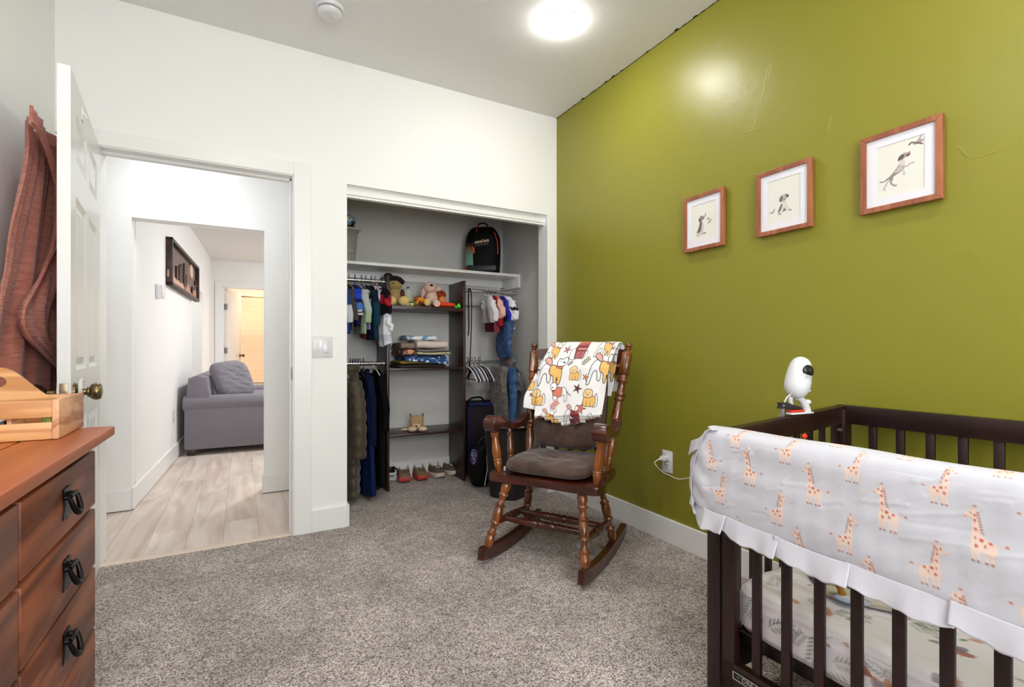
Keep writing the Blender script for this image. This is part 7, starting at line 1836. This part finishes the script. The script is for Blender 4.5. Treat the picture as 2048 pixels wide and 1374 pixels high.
tag(mb.build('wooden_post', mat('pale_painted_wood', '#CDB8AC', .6), loc=(pt.x, pt.y, 0), world=True), 'thin pale wooden slat standing at the coats right hem', 'slat')
mb = MB(); mb.ell((0, 0, 0.028), (0.10, 0.07, 0.028)); mb.ell((0.06, -0.03, 0.022), (0.06, 0.04, 0.022)); pt = on_z(728, 990, 0.0)
tag(mb.build('dark_boot', mat('near_black_leather', '#171316', .6), loc=(pt.x+0.02, pt.y+0.09, 0.001), rotz=0.3), 'dark shoe in the shadow under the long coats', 'shoe')

# ---------------------------------------------------------------- suitcase, rucksack, hamper
SU = thing('suitcase', 'black and blue fabric suitcase standing in the closet right corner', 'suitcase', (-0.300, 0.735, 0.0), math.radians(-14))
M_sc = mat('black_suitcase_cloth', '#08080A', .8, spec=.2, bump=(200, .3)); M_sb = mat('dark_blue_suitcase_panel', '#142050', .6, spec=.2); M_sp = mat('plum_suitcase_panel', '#17121C', .7, spec=.2)
mb = MB(); mb.box(-0.165, -0.10, 0.035, 0.150, 0.13, 0.610, bev=0.025, seg=3); mb.build('case_body', M_sc, SU)
mb = MB(); mb.box(-0.105, -0.140, 0.05, 0.145, -0.098, 0.585, bev=0.012); mb.build('front_pocket', M_sp, SU)
mb = MB(); mb.box(-0.100, -0.128, 0.5855, 0.140, -0.045, 0.612, bev=0.006); mb.box(-0.112, -0.145, 0.06, -0.100, -0.10, 0.580, bev=0.004); mb.build('blue_piping', M_sb, SU)
mb = MB(); mb.tube([Vector(p) for p in smooth_path([(-0.09, -0.02, 0.606), (-0.06, -0.02, 0.640), (0.02, -0.02, 0.645), (0.05, -0.02, 0.606)], 6)], 0.008, n=8); mb.build('carry_handle', M_bk, SU)
for x in (-0.13, 0.12):
    for y in (-0.08, 0.09):
        mb = MB(); mb.cyl((x-0.010, y, 0.020), (x+0.010, y, 0.020), 0.0195, n=16); mb.build('wheel', M_bp, SU)
RK = thing('rucksack', 'small black rucksack with purple pocket slumped in front of the suitcase', 'backpack', (-0.475+0.03, 0.40, 0.0), math.radians(-22))
mb = MB(); mb.ell((0.0, 0.0, 0.165), (0.085, 0.095, 0.165), e=0.7); mb.build('bag_body', M_bk, RK)
mb = MB(); mb.ell((-0.045, -0.075, 0.24), (0.026, 0.022, 0.06), e=0.8); mb.build('purple_pocket', mat('purple_mesh', '#3A3560', .7, var=(60, '#8C86B4', .5, .6)), RK)
mb = MB(); mb.tube([Vector(p) for p in smooth_path([(0.035, -0.075, 0.02), (0.055, -0.092, 0.15), (0.052, -0.088, 0.255), (0.075, -0.07, 0.275)], 6)], 0.0035, n=8); mb.build('white_piping', M_wp, RK)
mb = MB(); mb.tube([Vector(p) for p in smooth_path([(-0.01, 0, 0.32), (0.02, -0.03, 0.37), (0.06, -0.02, 0.38), (0.07, 0, 0.33)], 6)], 0.010, n=8, flat=.4); mb.tube([Vector(p) for p in smooth_path([(0.01, -0.08, 0.29), (0.035, -0.10, 0.32), (0.06, -0.08, 0.30)], 6)], 0.007, n=8, flat=.4); mb.build('strap', mat('grey_strap', '#55525A', .7), RK)
def wicker():
    m = bpy.data.materials.new('black_wicker'); m.use_nodes = True; nt = m.node_tree; b = nt.nodes['Principled BSDF']; L = nt.links.new
    b.inputs['Base Color'].default_value = (*hexc('#121014'), 1); b.inputs['Roughness'].default_value = .42
    uv = nt.nodes.new('ShaderNodeAttribute'); uv.attribute_name = 'Col'
    br = nt.nodes.new('ShaderNodeTexBrick'); br.inputs['Scale'].default_value = 1; br.inputs['Brick Width'].default_value = 0.028; br.inputs['Row Height'].default_value = 0.0085; br.inputs['Mortar Size'].default_value = 0.0016; br.inputs['Mortar Smooth'].default_value = 1.0
    L(uv.outputs['Vector'], br.inputs['Vector'])
    bp = nt.nodes.new('ShaderNodeBump'); bp.invert = True; bp.inputs['Strength'].default_value = 1.0; bp.inputs['Distance'].default_value = 0.006; L(br.outputs['Fac'], bp.inputs['Height']); L(bp.outputs['Normal'], b.inputs['Normal'])
    x = nt.nodes.new('ShaderNodeMix'); x.data_type = 'RGBA'; x.inputs['A'].default_value = (*hexc('#2C272C'), 1); x.inputs['B'].default_value = (*hexc('#060506'), 1); L(br.outputs['Fac'], x.inputs['Factor']); L(x.outputs['Result'], b.inputs['Base Color'])
    return m
M_wk = wicker()
HM = thing('laundry_hamper', 'tall black wicker laundry hamper behind the rocking chair', 'hamper', (-0.350, 0.085, 0.0), math.radians(28))
mb = MB()
def hmf(u, v):
    a = 2*PI*u; c, s_ = math.cos(a), math.sin(a); e = 0.45+0.30*v; k = 0.118+0.052*v
    return (k*math.copysign(abs(c)**e, c), k*math.copysign(abs(s_)**e, s_), 0.002+0.500*v)
rows = mb.grid(hmf, 96, 40, wrapu=True); mb.cap(rows[0], True)
def uvc(co_):
    a = np.arctan2(co_[:, 1], co_[:, 0]); return np.stack([a*0.16+2, co_[:, 2], a*0], 1)
mb.build('basket', M_wk, HM, colfn=uvc, solid=0.004)
mb = MB(); mb.tube([Vector(hmf(u, 1.0)) for u in np.linspace(0, 1, 65)[:-1]], 0.0065, closed=True, n=10); mb.build('rim', M_bk, HM)
mb = MB(); mb.ell((0, 0, 0.0), (0.145, 0.145, 0.05)); mb.ell((0.05, 0.04, 0.03), (0.06, 0.05, 0.035))
tag(mb.build('laundry_heap', mat('grey_laundry', '#8A8583', .9, var=(30, '#B8B2AE', .4, .6), bump=(30, 1.0), bdist=.02), loc=(-0.350, 0.085, 0.455)), 'grey laundry heaped inside the black hamper', 'laundry')
